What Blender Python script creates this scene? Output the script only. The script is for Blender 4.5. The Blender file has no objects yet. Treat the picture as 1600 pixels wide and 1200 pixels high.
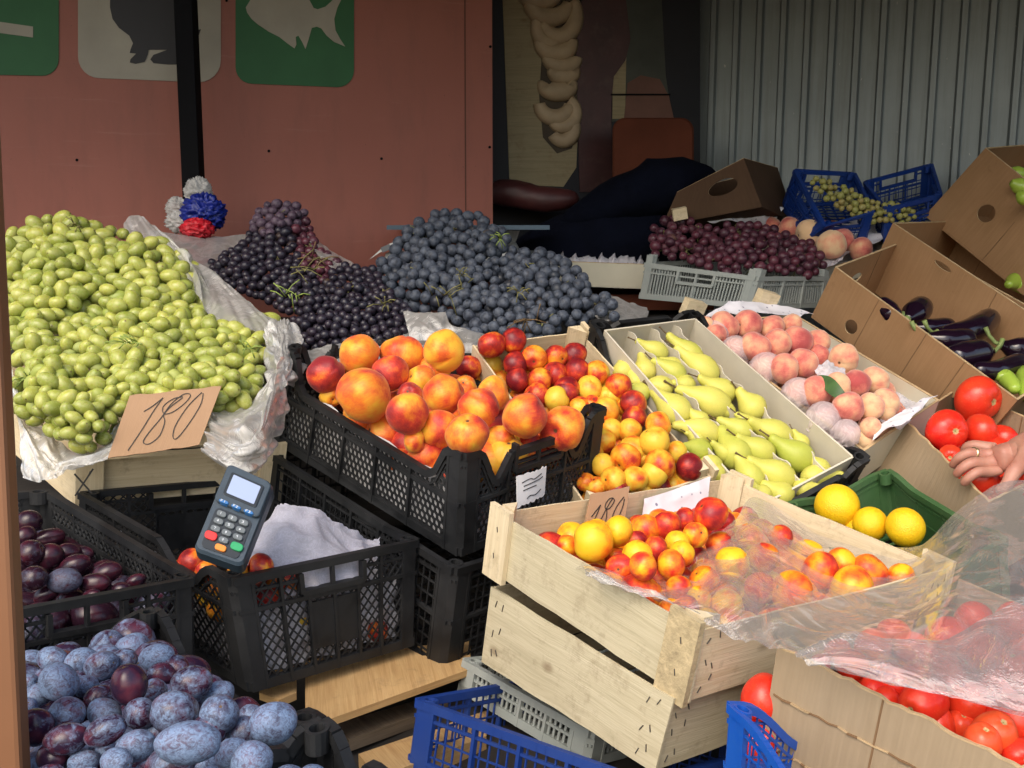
import bpy, math, random
from mathutils import Vector, Matrix, noise
SC = bpy.context.scene
COL = SC.collection
rnd = random.Random(7)
R = math.radians
# ------------------------------------------------------------------ camera
CAMZ, PITCH, FPX = 1.45, R(9), 1500.0
cd = bpy.data.cameras.new('camera'); cam = bpy.data.objects.new('camera', cd); COL.objects.link(cam)
cam.location = (0, 0, CAMZ); cam.rotation_euler = (R(90) - PITCH, 0, 0)
cd.sensor_width = 36; cd.lens = FPX / 1600 * 36; cd.clip_start = .05; cd.clip_end = 400
SC.camera = cam
# ------------------------------------------------------------------ light
w = bpy.data.worlds.new("World"); SC.world = w; w.use_nodes = True
nt = w.node_tree; bg = nt.nodes['Background']
sky = nt.nodes.new('ShaderNodeTexSky'); sky.sky_type = 'NISHITA'; sky.sun_disc = False
SUN_EL, SUN_AZ = R(48), R(205)           # azimuth clockwise from +Y: the light comes from behind the camera
sky.sun_elevation = SUN_EL; sky.sun_rotation = SUN_AZ; sky.dust_density = 4; sky.air_density = 1.3; sky.ozone_density = .6
nt.links.new(sky.outputs[0], bg.inputs[0]); bg.inputs[1].default_value = 0.15
sd = bpy.data.lights.new('sun', 'SUN'); sun = bpy.data.objects.new('sun', sd); COL.objects.link(sun)
sd.energy = 0.8; sd.angle = R(45); sd.color = (1, .95, .88)
dv = Vector((math.sin(SUN_AZ) * math.cos(SUN_EL), math.cos(SUN_AZ) * math.cos(SUN_EL), math.sin(SUN_EL)))
sun.rotation_euler = dv.to_track_quat('Z', 'Y').to_euler()
SC.view_settings.view_transform = 'Standard'; SC.view_settings.look = 'None'; SC.view_settings.exposure = 0.84
SC.render.engine = 'CYCLES'
SC.cycles.max_bounces = 6; SC.cycles.diffuse_bounces = 3; SC.cycles.glossy_bounces = 2; SC.cycles.transparent_max_bounces = 10
SC.cycles.transmission_bounces = 3; SC.cycles.caustics_reflective = False; SC.cycles.caustics_refractive = False

def P(px, py, d):
    """world point seen at photo pixel px,py at distance d along the view axis"""
    x = (px - 800) / FPX * d; z = -(py - 600) / FPX * d
    return Vector((x, d * math.cos(PITCH) + z * math.sin(PITCH), CAMZ - d * math.sin(PITCH) + z * math.cos(PITCH)))
def ray(px, py): return (P(px, py, 1) - Vector((0, 0, CAMZ)))
CAM = Vector((0, 0, CAMZ))
def on_plane(px, py, p0, n):
    r = ray(px, py); k = (p0 - CAM).dot(n) / r.dot(n); return CAM + r * k, k
# ------------------------------------------------------------------ object helpers
def tag(o, label=None, cat=None, group=None, kind=None):
    if label: o['label'] = label
    if cat: o['category'] = cat
    if group: o['group'] = group
    if kind: o['kind'] = kind
    return o
def thing(name, label, cat, loc, group=None):
    o = bpy.data.objects.new(name, None); COL.objects.link(o); o.location = loc; o.empty_display_size = .05
    return tag(o, label, cat, group)
class MB:
    """collects geometry of one mesh"""
    def __init__(s): s.v = []; s.f = []; s.uv = []; s.m = []
    def face(s, idx, uv=None, m=0):
        s.f.append(tuple(idx)); s.uv.append(uv or [(0, 0)] * len(idx)); s.m.append(m)
    def hexa(s, c, m=0, lu=None):
        """8 corners: c[0..3] one end loop, c[4..7] the other; u runs from the first loop to the second"""
        b = len(s.v); s.v += [tuple(p) for p in c]
        L = lu or (Vector(c[4]) - Vector(c[0])).length
        w1 = (Vector(c[1]) - Vector(c[0])).length; w2 = (Vector(c[2]) - Vector(c[1])).length
        off = (Vector(c[0]).x * 7.3 + Vector(c[0]).y * 3.1 + Vector(c[0]).z * 5.7) % 10
        for k, (i, j) in enumerate(((0, 1), (1, 2), (2, 3), (3, 0))):
            ww = (w1, w2, w1, w2)[k]
            s.face((b + i, b + j, b + 4 + j, b + 4 + i), [(off, 0), (off, ww), (off + L, ww), (off + L, 0)], m)
        s.face((b + 3, b + 2, b + 1, b), [(off, 0), (off + w1, 0), (off + w1, w2), (off, w2)], m)
        s.face((b + 4, b + 5, b + 6, b + 7), [(off, 0), (off + w1, 0), (off + w1, w2), (off, w2)], m)
    def box(s, x0, x1, y0, y1, z0, z1, axis=0, m=0):
        if axis == 0: c = [(x0, y0, z0), (x0, y1, z0), (x0, y1, z1), (x0, y0, z1), (x1, y0, z0), (x1, y1, z0), (x1, y1, z1), (x1, y0, z1)]
        elif axis == 1: c = [(x0, y0, z0), (x0, y0, z1), (x1, y0, z1), (x1, y0, z0), (x0, y1, z0), (x0, y1, z1), (x1, y1, z1), (x1, y1, z0)]
        else: c = [(x0, y0, z0), (x1, y0, z0), (x1, y1, z0), (x0, y1, z0), (x0, y0, z1), (x1, y0, z1), (x1, y1, z1), (x0, y1, z1)]
        s.hexa(c, m)
    def bar(s, a, b, w, h, up=(0, 0, 1), m=0):
        a = Vector(a); b = Vector(b); d = (b - a)
        if d.length < 1e-6: return
        d.normalize(); u = Vector(up); side = d.cross(u)
        if side.length < 1e-4: side = d.cross(Vector((1, 0, 0)))
        side.normalize(); u = side.cross(d); side *= w / 2; u *= h / 2
        s.hexa([a - side - u, a + side - u, a + side + u, a - side + u, b - side - u, b + side - u, b + side + u, b - side + u], m)
    def tube(s, pts, rad, n=8, m=0, cap=True):
        pts = [Vector(p) for p in pts]; K = len(pts); rs = rad if isinstance(rad, (list, tuple)) else [rad] * K
        b = len(s.v); prev = None
        for i, p in enumerate(pts):
            t = (pts[min(i + 1, K - 1)] - pts[max(i - 1, 0)])
            if t.length < 1e-7: t = Vector((0, 0, 1))
            t.normalize()
            if prev is None:
                prev = t.orthogonal().normalized()
            x = (prev - t * prev.dot(t)).normalized(); prev = x; y = t.cross(x)
            for k in range(n):
                a = 2 * math.pi * k / n; s.v.append(tuple(p + (x * math.cos(a) + y * math.sin(a)) * rs[i]))
        for i in range(K - 1):
            for k in range(n):
                k2 = (k + 1) % n
                s.face((b + i * n + k, b + i * n + k2, b + (i + 1) * n + k2, b + (i + 1) * n + k), [(i, k / n)] * 4, m)
        if cap:
            s.face([b + k for k in range(n)][::-1], None, m); s.face([b + (K - 1) * n + k for k in range(n)], None, m)
    def strip(s, rows, m=0, close=False):
        """grid of points rows[i][j]"""
        b = len(s.v); nj = len(rows[0])
        for r in rows: s.v += [tuple(p) for p in r]
        for i in range(len(rows) - 1):
            for j in range(nj - 1 if not close else nj):
                j2 = (j + 1) % nj
                s.face((b + i * nj + j, b + (i + 1) * nj + j, b + (i + 1) * nj + j2, b + i * nj + j2),
                       [(i / (len(rows) - 1), j / nj), ((i + 1) / (len(rows) - 1), j / nj), ((i + 1) / (len(rows) - 1), (j + 1) / nj), (i / (len(rows) - 1), (j + 1) / nj)], m)
    def build(s, name, mats, parent=None, warp=None, origin=None, smooth=False, bevel=0, loc=None):
        vs = s.v if warp is None else [warp(*p) for p in s.v]
        if origin is not None: o0 = Vector(origin); vs = [Vector(p) - o0 for p in vs]
        me = bpy.data.meshes.new(name); me.from_pydata([tuple(p) for p in vs], [], s.f)
        ul = me.uv_layers.new(name='UVMap'); k = 0; fl = []
        for u in s.uv:
            for c in u: fl += [c[0], c[1]]
        ul.data.foreach_set('uv', fl)
        if not isinstance(mats, (list, tuple)): mats = [mats]
        for mm in mats: me.materials.append(mm)
        me.polygons.foreach_set('material_index', s.m)
        if smooth: me.polygons.foreach_set('use_smooth', [True] * len(s.f))
        me.update()
        o = bpy.data.objects.new(name, me); COL.objects.link(o)
        if parent: o.parent = parent
        elif origin is not None: o.location = origin
        if loc is not None: o.location = loc
        if bevel:
            b = o.modifiers.new('bevel', 'BEVEL'); b.width = bevel; b.segments = 2; b.limit_method = 'ANGLE'
        return o
# ------------------------------------------------------------------ materials
def mat(name):
    m = bpy.data.materials.new(name); m.use_nodes = True
    return m, m.node_tree, m.node_tree.nodes['Principled BSDF']
def N(t, kind, **kw):
    n = t.nodes.new(kind)
    for k, v in kw.items():
        if k.startswith('i_'): n.inputs[int(k[2:]) if k[2:].isdigit() else k[2:].replace('_', ' ')].default_value = v
        else: setattr(n, k, v)
    return n
def L(t, a, b): t.links.new(a, b)
def c4(c): return (c[0], c[1], c[2], 1)
def ramp(t, fac, stops, interp='LINEAR'):
    n = t.nodes.new('ShaderNodeValToRGB'); n.color_ramp.interpolation = interp
    e = n.color_ramp.elements
    while len(e) < len(stops): e.new(.5)
    for i, (p, c) in enumerate(stops):
        e[i].position = p; e[i].color = c4(c) if isinstance(c, (tuple, list)) else (c, c, c, 1)
    L(t, fac, n.inputs[0]); return n.outputs[0]
def math_(t, op, a, b=None, clamp=False):
    n = t.nodes.new('ShaderNodeMath'); n.operation = op; n.use_clamp = clamp
    for i, x in enumerate((a, b)):
        if x is None: continue
        if isinstance(x, (int, float)): n.inputs[i].default_value = x
        else: L(t, x, n.inputs[i])
    return n.outputs[0]
def mix(t, fac, a, b, blend='MIX'):
    n = t.nodes.new('ShaderNodeMix'); n.data_type = 'RGBA'; n.blend_type = blend; n.clamp_factor = True
    for s, x in ((0, fac), (6, a), (7, b)):
        if isinstance(x, (int, float)): n.inputs[s].default_value = x if s == 0 else (x, x, x, 1)
        elif isinstance(x, (tuple, list)): n.inputs[s].default_value = c4(x)
        else: L(t, x, n.inputs[s])
    return n.outputs[2]
def noise_(t, vec, scale, detail=4, rough=.55, dim='3D', w=None, dist=0):
    n = N(t, 'ShaderNodeTexNoise'); n.noise_dimensions = dim
    n.inputs['Scale'].default_value = scale; n.inputs['Detail'].default_value = detail; n.inputs['Roughness'].default_value = rough
    n.inputs['Distortion'].default_value = dist
    if vec is not None: L(t, vec, n.inputs['Vector'])
    if w is not None: L(t, w, n.inputs['W'])
    return n.outputs[0]
def bump(t, h, bs, strength=.3, dist=.01):
    b = N(t, 'ShaderNodeBump'); b.inputs['Strength'].default_value = strength; b.inputs['Distance'].default_value = dist
    L(t, h, b.inputs['Height']); L(t, b.outputs[0], bs.inputs['Normal'])
def objc(t): return N(t, 'ShaderNodeTexCoord').outputs['Object']
def vmap(t, vec, scale=(1, 1, 1), loc=(0, 0, 0)):
    n = N(t, 'ShaderNodeMapping'); n.inputs['Scale'].default_value = scale; n.inputs['Location'].default_value = loc
    L(t, vec, n.inputs['Vector']); return n.outputs[0]

def m_simple(name, col, rough=.5, var=.25, scale=8, bmp=.15, bscale=40, spec=.5, dirt=None):
    m, t, b = mat(name); o = objc(t)
    f = noise_(t, o, scale, 5)
    c = mix(t, ramp(t, f, [(.3, 0), (.7, 1)]), tuple(x * (1 - var) for x in col), tuple(min(1, x * (1 + var)) for x in col))
    if dirt:
        f2 = noise_(t, o, scale * 2.7, 8, .7); c = mix(t, ramp(t, f2, [(.52, 0), (.72, .8)]), c, dirt)
    L(t, c, b.inputs['Base Color']); b.inputs['Roughness'].default_value = rough; b.inputs['Specular IOR Level'].default_value = spec
    if bmp: bump(t, noise_(t, o, bscale, 4), b, bmp, .004)
    return m
def m_plastic(name, col, dust, rough=.42):
    m, t, b = mat(name); o = objc(t)
    f = noise_(t, o, 9, 8, .7); f2 = noise_(t, o, 55, 6, .7)
    c = mix(t, ramp(t, f, [(.42, 0), (.78, .55)]), col, dust)
    c = mix(t, ramp(t, f2, [(.55, 0), (.8, .5)]), c, dust)
    L(t, c, b.inputs['Base Color'])
    L(t, ramp(t, f, [(.3, rough), (.7, min(1, rough + .3))]), b.inputs['Roughness'])
    bump(t, f2, b, .15, .002)
    return m
def m_wood(name, base, dark, light, rough=.75, stain=(.2, .13, .07)):
    m, t, b = mat(name)
    uv = N(t, 'ShaderNodeTexCoord').outputs['UV']; o = objc(t)
    g = noise_(t, vmap(t, uv, (3, 70, 1)), 1.6, 6, .6, dist=.6)
    g2 = noise_(t, vmap(t, uv, (14, 420, 1)), 1, 3, .6)
    big = noise_(t, o, 6, 3)
    c = ramp(t, g, [(.3, dark), (.5, base), (.75, light)])
    c = mix(t, ramp(t, big, [(.3, 0), (.75, .55)]), c, light)
    c = mix(t, ramp(t, g2, [(.35, .35), (.55, 0)]), c, dark)
    # knots and stains
    vo = N(t, 'ShaderNodeTexVoronoi'); vo.inputs['Scale'].default_value = 1; L(t, vmap(t, uv, (7, 16, 1)), vo.inputs['Vector'])
    kn = ramp(t, vo.outputs['Distance'], [(.04, 1), (.13, 0)])
    c = mix(t, math_(t, 'MULTIPLY', kn, .6), c, stain)
    st = noise_(t, o, 21, 7, .75)
    c = mix(t, ramp(t, st, [(.53, 0), (.72, .5)]), c, stain)
    L(t, c, b.inputs['Base Color']); b.inputs['Roughness'].default_value = rough; b.inputs['Specular IOR Level'].default_value = .25
    bump(t, g2, b, .5, .0012)
    return m
def m_card(name, base, dark, fl=55):
    m, t, b = mat(name)
    uv = N(t, 'ShaderNodeTexCoord').outputs['UV']; o = objc(t)
    f = noise_(t, o, 5, 6, .6); f2 = noise_(t, vmap(t, uv, (150, 8, 1)), 1, 3)
    c = mix(t, ramp(t, f, [(.3, 0), (.75, 1)]), base, dark)
    c = mix(t, ramp(t, f2, [(.4, 0), (.8, .35)]), c, tuple(x * 1.25 for x in base))
    st = noise_(t, o, 14, 8, .75)
    c = mix(t, ramp(t, st, [(.6, 0), (.78, .5)]), c, tuple(x * .45 for x in dark))
    L(t, c, b.inputs['Base Color']); b.inputs['Roughness'].default_value = .85; b.inputs['Specular IOR Level'].default_value = .2
    wv = N(t, 'ShaderNodeTexWave'); wv.wave_type = 'BANDS'; wv.inputs['Scale'].default_value = fl; wv.inputs['Distortion'].default_value = .6
    L(t, uv, wv.inputs['Vector'])
    h = math_(t, 'ADD', math_(t, 'MULTIPLY', wv.outputs['Fac'], .12), noise_(t, o, 30, 4))
    bump(t, h, b, .35, .0025)
    return m
M = {}
M['black'] = m_plastic('black plastic', (.0055, .006, .007), (.036, .037, .038))
M['blue'] = m_plastic('blue plastic', (.005, .085, .46), (.03, .14, .42), .32)
M['dkblue'] = m_plastic('dull blue plastic', (.004, .035, .22), (.025, .06, .20), .42)
M['grey'] = m_plastic('grey plastic', (.30, .33, .31), (.40, .41, .38), .5)
M['green'] = m_plastic('green plastic', (.040, .11, .035), (.10, .16, .07), .4)
M['pine'] = m_wood('pale poplar boards', (.68, .56, .36), (.56, .44, .26), (.76, .65, .45))
M['greypine'] = m_wood('weathered poplar boards', (.54, .47, .31), (.43, .37, .235), (.62, .55, .38))
M['plank'] = m_wood('yellow pine plank', (.50, .31, .13), (.36, .2, .08), (.6, .4, .19))
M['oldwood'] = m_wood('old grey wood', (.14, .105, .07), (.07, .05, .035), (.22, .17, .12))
M['fibre'] = m_simple('pressed fibre board', (.48, .38, .22), .9, .22, 60, .5, 160, .2)
M['card'] = m_card('brown cardboard', (.36, .21, .105), (.28, .16, .075))
M['card2'] = m_card('pale worn cardboard', (.37, .28, .18), (.29, .215, .13))
M['cardsign'] = m_card('sign cardboard', (.40, .25, .15), (.34, .21, .12), 20)
M['cream'] = m_simple('cream board', (.60, .56, .43), .8, .1, 5, .1)
M['edge'] = m_simple('raw cardboard edge', (.50, .36, .20), .95, .2, 40, .5, 120, .1)
M['ink'] = m_simple('black marker ink', (.015, .013, .012), .6, .1, 30, 0)
M['staple'] = m_simple('dull staple', (.08, .07, .06), .5, .2, 30, 0)
M['metal'] = m_simple('dull metal', (.25, .25, .25), .4, .2, 10, .1)
M['darkpole'] = m_simple('black painted steel', (.002, .002, .003), .8, .2, 6, .1, spec=.15)
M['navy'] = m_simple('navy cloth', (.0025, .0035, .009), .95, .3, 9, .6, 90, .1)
M['orange'] = m_simple('orange fabric', (.10, .028, .014), .85, .2, 5, .2, 200, .2)
M['asphalt'] = m_simple('dark asphalt', (.045, .043, .04), .9, .3, 3, .5, 150, .3)
M['stem'] = m_simple('dry grape stem', (.16, .15, .05), .8, .4, 60, .2)
M['gstem'] = m_simple('fresh green stem', (.22, .30, .06), .6, .3, 60, .2)
M['brstem'] = m_simple('brown woody stem', (.12, .075, .03), .8, .4, 60, .2)
M['white'] = m_simple('white plastic', (.6, .6, .56), .5, .08, 5, .05)
M['postbrown'] = m_simple('brown painted steel', (.215, .095, .043), .45, .12, 4, .1, 12, .4, dirt=(.16, .075, .04))

# ------------------------------------------------------------------ box frames
# every container is a hexahedron: top corners F (near), R, L, B as (px, py, distance), height h, optional bottom overrides
BOX = {
 'A': dict(F=(725, 707, 1.59), R=(944, 637, 1.85), L=(450, 540, 1.94), B=(662, 513, 2.2), h=.175, f=(717, 868), r=(925, 784), l=(424, 685)),
 'B2': dict(F=(711, 886, 1.60), R=(948, 815, 1.86), L=(425, 706, 1.95), B=(650, 680, 2.21), h=.19, f=(690, 1056)),
 'C': dict(F=(361, 902, 1.42), R=(650, 842, 1.645), L=(128, 769, 1.78), B=(432, 742, 2.0), h=.17, f=(392, 1080), r=(644, 1007)),
 'D': dict(F=(299, 901, 1.40), R=(70, 765, 1.72), L=(-60, 966, 1.2), B=(-420, 815, 1.5), h=.16, f=(302, 1075)),
 'E': dict(F=(240, 950, 1.28), R=(-160, 1050, 1.05), L=(500, 1122, .95), B=(-30, 1330, .72), h=.17),
 'E2': dict(F=(503, 1124, .93), R=(60, 1330, .71), L=(850, 1400, .66), B=(430, 1700, .5), h=.17),
 'G': dict(F=(1097, 985, 1.17), R=(1480, 890, 1.54), L=(778, 800, 1.5), B=(1140, 748, 1.87), h=.095),
 'H': dict(F=(925, 800, 1.80), R=(1108, 745, 1.89), L=(742, 540, 2.1), B=(905, 518, 2.2), h=.12),
 'I': dict(F=(1188, 806, 1.86), R=(1356, 715, 1.95), L=(926, 503, 2.15), B=(1087, 486, 2.3), h=.13),
 'J': dict(F=(1350, 705, 2.0), R=(1468, 625, 2.13), L=(1080, 508, 2.34), B=(1240, 490, 2.47), h=.09),
 'K': dict(F=(1183, 432, 2.65), R=(1293, 432, 2.85), L=(1010, 410, 2.9), B=(1125, 405, 3.1), h=.09, f=(1167, 482), r=(1290, 480), l=(1000, 466)),
 'Lb': dict(F=(1590, 625, 2.1), R=(1720, 540, 2.4), L=(1305, 417, 2.55), B=(1418, 374, 2.85), h=.17, l=(1268, 494), f=(1535, 690)),
 'Mb': dict(F=(1640, 510, 2.4), R=(1760, 455, 2.75), L=(1395, 348, 2.8), B=(1510, 345, 3.1), h=.2),
 'Nb': dict(F=(1690, 350, 2.6), R=(1790, 340, 2.9), L=(1540, 231, 2.9), B=(1625, 224, 3.15), h=.28, l=(1446, 336), f=(1600, 460)),
 'T': dict(F=(1545, 785, 1.72), R=(1720, 700, 1.95), L=(1416, 658, 2.08), B=(1496, 606, 2.28), h=.17, l=(1322, 775)),
 'U': dict(F=(1386, 734, 1.93), R=(1224, 789, 1.87), L=(1570, 842, 1.58), B=(1400, 915, 1.52), h=.15),
 'V': dict(F=(1600, 1203, .95), R=(1900, 1070, 1.25), L=(1215, 1007, 1.16), B=(1500, 905, 1.46), h=.2, l=(1170, 1290)),
 'W': dict(F=(1345, 1275, .86), R=(1650, 1260, 1.12), L=(1142, 1100, 1.05), B=(1420, 1110, 1.30), h=.17, l=(1128, 1290), f=(1330, 1440)),
 'X': dict(F=(1010, 1218, 1.2), R=(1250, 1150, 1.5), L=(655, 1092, 1.42), B=(900, 1050, 1.72), h=.17),
 'Y': dict(F=(925, 1140, 1.42), R=(1120, 1100, 1.65), L=(728, 1030, 1.63), B=(940, 1010, 1.86), h=.055),
 'Q': dict(F=(118, 722, 1.8), R=(440, 700, 1.95), L=(-80, 560, 2.1), B=(300, 560, 2.4), h=.09),
}
BX = {}
class Box:
    def __init__(s, d):
        T = {k: P(*d[k]) for k in 'FRLB'}
        a = (T['R'] - T['F'] + T['B'] - T['L']); b = (T['L'] - T['F'] + T['B'] - T['R'])
        up = a.cross(b).normalized(); s.up = up; s.h = d['h']
        Bt = {}
        for k in 'FRLB':
            q = T[k] - up * d['h']
            if k.lower() in d:
                px, py = d[k.lower()]; n = ray(px, py)
                # nearest depth keeping distance h
                best = min((abs((CAM + n * (d[k][2] * (1 + e / 200)) - q).length), e) for e in range(-30, 31))
                q = CAM + n * (d[k][2] * (1 + best[1] / 200))
            Bt[k] = q
        s.T, s.Bt = T, Bt
        s.a = ((T['R'] - T['F']).length + (T['B'] - T['L']).length) / 2
        s.b = ((T['L'] - T['F']).length + (T['B'] - T['R']).length) / 2
        s.base = (Bt['F'] + Bt['R'] + Bt['L'] + Bt['B']) / 4
        s.c = (T['F'] + T['R'] + T['L'] + T['B']) / 4
    def W(s, x, y, z):
        u = x / s.a; v = y / s.b; t = -z / s.h
        def q(D): return (D['F'] * (1 - u) * (1 - v) + D['R'] * u * (1 - v) + D['L'] * (1 - u) * v + D['B'] * u * v)
        return q(s.T) * (1 - t) + q(s.Bt) * t
    def plane(s, off=0): return s.c + s.up * off, s.up
    def locate(s, px, py, off=0):
        p0, n = s.plane(off); return on_plane(px, py, p0, n)
for k, d in BOX.items(): BX[k] = Box(d)
# side k of a box in local coordinates: s along, e outward, z up
def side_fn(bx, k):
    a, b = bx.a, bx.b
    if k == 0: return a, lambda s, e, z: (s, -e, z)            # F-R
    if k == 1: return b, lambda s, e, z: (-e, s, z)            # F-L
    if k == 2: return a, lambda s, e, z: (s, b + e, z)         # L-B
    return b, lambda s, e, z: (a + e, s, z)                    # R-B
def smooth(x): x = max(0, min(1, x)); return x * x * (3 - 2 * x)

def plastic_crate(key, label, group, material, styles, drop=0.0, post=.03, raised=.0, cat='crate', wavy=0, hrows=None):
    """styles: dict side -> (pattern, ribs, handle)"""
    bx = BX[key]; t = thing('plastic_crate', label, cat, bx.base, group); H = bx.h; m = material
    O = bx.base
    for k in range(4):
        st = styles.get(k, styles['*']); pat, nrib, handle = st
        Ls, fn = side_fn(bx, k); mb = MB()
        fade = wavy or .045
        def rimz(s):
            d = min(s, Ls - s); z = -drop * smooth((d - post) / fade)
            if handle == 'arch':
                c = abs(s - Ls / 2); z = max(z, -drop + min(drop * .9, .04) * smooth((.10 - c) / .03))
            if handle == 'dip':
                z = min(z, -.03 * smooth((s - Ls * .12) / .04) * smooth((Ls * .42 - s) / .04))
            return z
        def seg(s0, z0, s1, z1, wd, e0, e1):
            d = Vector((s1 - s0, 0, z1 - z0)); ln = d.length
            if ln < 1e-4: return
            n = Vector((-d.z, 0, d.x)) / ln * wd / 2
            c = []
            for (s, z) in ((s0, z0), (s1, z1)):
                c += [fn(s - n.x, e0, z - n.z), fn(s - n.x, e1, z - n.z), fn(s + n.x, e1, z + n.z), fn(s + n.x, e0, z + n.z)]
            mb.hexa(c)
        K = 26
        ss = [Ls * i / K for i in range(K + 1)]
        for i in range(K):                                     # rim with outward lip
            z0, z1 = rimz(ss[i]), rimz(ss[i + 1])
            seg(ss[i] - .0005, z0 - .006, ss[i + 1] + .0005, z1 - .006, .012, -.004, .0075)
            if not (handle == 'slot' and abs((ss[i] + ss[i + 1]) / 2 - Ls / 2) < .062): seg(ss[i] - .0005, z0 - .024, ss[i + 1] + .0005, z1 - .024, .004, -.001, .005)
        seg(0, -H + .007, Ls, -H + .007, .014, -.004, .006)    # foot rail
        zr = hrows if hrows is not None else [-H * .5]
        for z in zr: seg(0, z, Ls, z, .006, -.001, .0065)
        for i in range(nrib + 1 if nrib else 0):
            s = post + (Ls - 2 * post) * i / nrib
            inh = handle == 'slot' and abs(s - Ls / 2) < .06 and abs(s - Ls / 2) > .012
            seg(s, -H, s, -.046 if inh else rimz(s) - .002, .0055, -.001, .007)
        zt = lambda s: rimz(s) - .01
        hz0, hz1, hs0, hs1 = 0, 0, 0, 0
        if handle in ('slot', 'arch'):
            hs0, hs1 = Ls / 2 - .062, Ls / 2 + .062; hz1 = -.014 if handle == 'slot' else -.012; hz0 = hz1 - .03 if handle == 'slot' else -.012 - max(.028, drop * .75)
            for (q0, w0, q1, w1) in ((hs0, hz0, hs1, hz0), (hs0, hz0, hs0, hz1), (hs1, hz0, hs1, hz1)): seg(q0, w0, q1, w1, .008, -.004, .009)
        def ok(s, z): return not (hz0 - .002 < z < hz1 + .01 and hs0 < s < hs1) and z < zt(s) and z > -H and post * .5 < s < Ls - post * .5
        def clipped(s0, z0, s1, z1, wd, th=.0022):
            n = max(2, int(math.hypot(s1 - s0, z1 - z0) / .006)); start = None
            for i in range(n + 1):
                f = i / n; s = s0 + (s1 - s0) * f; z = z0 + (z1 - z0) * f; o = ok(s, z)
                if o and start is None: start = (s, z)
                if (not o or i == n) and start is not None:
                    if math.hypot(s - start[0], z - start[1]) > .003: seg(start[0], start[1], s, z, wd, 0, th)
                    start = None
        if pat == 'diamond':
            st_ = .0172; n = int((Ls + H) / st_) + 2
            for i in range(n):
                clipped(i * st_ - H, -H, i * st_, 0, .0025); clipped(i * st_, -H, i * st_ - H, 0, .0025)
        elif pat == 'grid':
            st_ = .016
            for i in range(int(Ls / st_)): clipped((i + .5) * st_, -H, (i + .5) * st_, 0, .0024)
            for i in range(1, int(H / .024)): clipped(0, -H + i * .024, Ls, -H + i * .024, .0028)
        elif pat == 'slots':
            st_ = .0105
            for i in range(int(Ls / st_)): clipped((i + .5) * st_, -H, (i + .5) * st_, 0, .0042)
        elif pat == 'hex':
            px_, r_ = .0125, .0072; rows = int(H / (r_ * 1.5)) + 1
            for rr in range(rows):
                for cc in range(int(Ls / px_) + 1):
                    cx = cc * px_ + (px_ / 2 if rr % 2 else 0); cz = -H + rr * r_ * 1.5
                    for a0 in (30, 90, 150):
                        p0 = (cx + r_ * math.cos(R(a0)), cz + r_ * math.sin(R(a0))); p1 = (cx + r_ * math.cos(R(a0 + 60)), cz + r_ * math.sin(R(a0 + 60)))
                        if ok(*p0) and ok(*p1): seg(p0[0], p0[1], p1[0], p1[1], .0042, 0, .0022)
        elif pat == 'solid':
            for i in range(K):
                s0, s1 = ss[i], ss[i + 1]; z0, z1 = zt(s0), zt(s1)
                if handle in ('slot', 'arch') and s1 > hs0 and s0 < hs1:
                    z0, z1 = hz0, hz0
                mb.hexa([fn(s0, 0, -H), fn(s0, .0025, -H), fn(s0, .0025, z0), fn(s0, 0, z0), fn(s1, 0, -H), fn(s1, .0025, -H), fn(s1, .0025, z1), fn(s1, 0, z1)])
        if handle == 'slot' and pat == 'diamond':              # blank label plate under the hand hole
            mb.hexa([fn(Ls * .36, -.001, -H * .78), fn(Ls * .36, .0045, -H * .78), fn(Ls * .36, .0045, -H * .36), fn(Ls * .36, -.001, -H * .36),
                     fn(Ls * .64, -.001, -H * .78), fn(Ls * .64, .0045, -H * .78), fn(Ls * .64, .0045, -H * .36), fn(Ls * .64, -.001, -H * .36)])
        mb.build('side_panel', m, t, bx.W, O)
    for ix, iy in ((0, 0), (1, 0), (0, 1), (1, 1)):            # corner posts with a socket on top
        mb = MB(); cx, cy = bx.a * ix, bx.b * iy; sx = 1 if ix == 0 else -1; sy = 1 if iy == 0 else -1; p = post
        def q(x, y, z): return (cx + sx * x, cy + sy * y, z)
        zt_ = raised + .001
        prof = [(-.006, p), (-.006, .004), (.004, -.006), (p, -.006), (p, .001), (.008, .003), (.003, .008), (.001, p)]
        rows = [[q(x, y, z) for (x, y) in prof] for z in (-H, -H * .5, zt_ - .002)]
        mb.strip(rows, close=True)
        b0 = len(mb.v); top = [q(x, y, zt_ - .002) for x, y in prof]; mb.v += top; mb.face([b0 + i for i in range(8)])
        # socket ring
        c = (.0115, .0115); ring = []
        for r_, z in ((.0125, zt_ - .022), (.0125, zt_), (.0085, zt_), (.0085, zt_ - .02), (.001, zt_ - .02)):
            ring.append([q(c[0] + r_ * math.cos(2 * math.pi * k / 14), c[1] + r_ * math.sin(2 * math.pi * k / 14), z) for k in range(14)])
        mb.strip(ring, close=True)
        mb.build('corner_post', m, t, bx.W, O)
    mb = MB()                                                  # base grid
    for i in range(int(bx.a / .03) + 1): mb.box(i * .03, i * .03 + .006, 0, bx.b, -H, -H + .004, 1)
    for i in range(int(bx.b / .03) + 1): mb.box(0, bx.a, i * .03, i * .03 + .006, -H + .0045, -H + .008, 0)
    mb.build('base_grid', m, t, bx.W, O)
    return t

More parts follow.
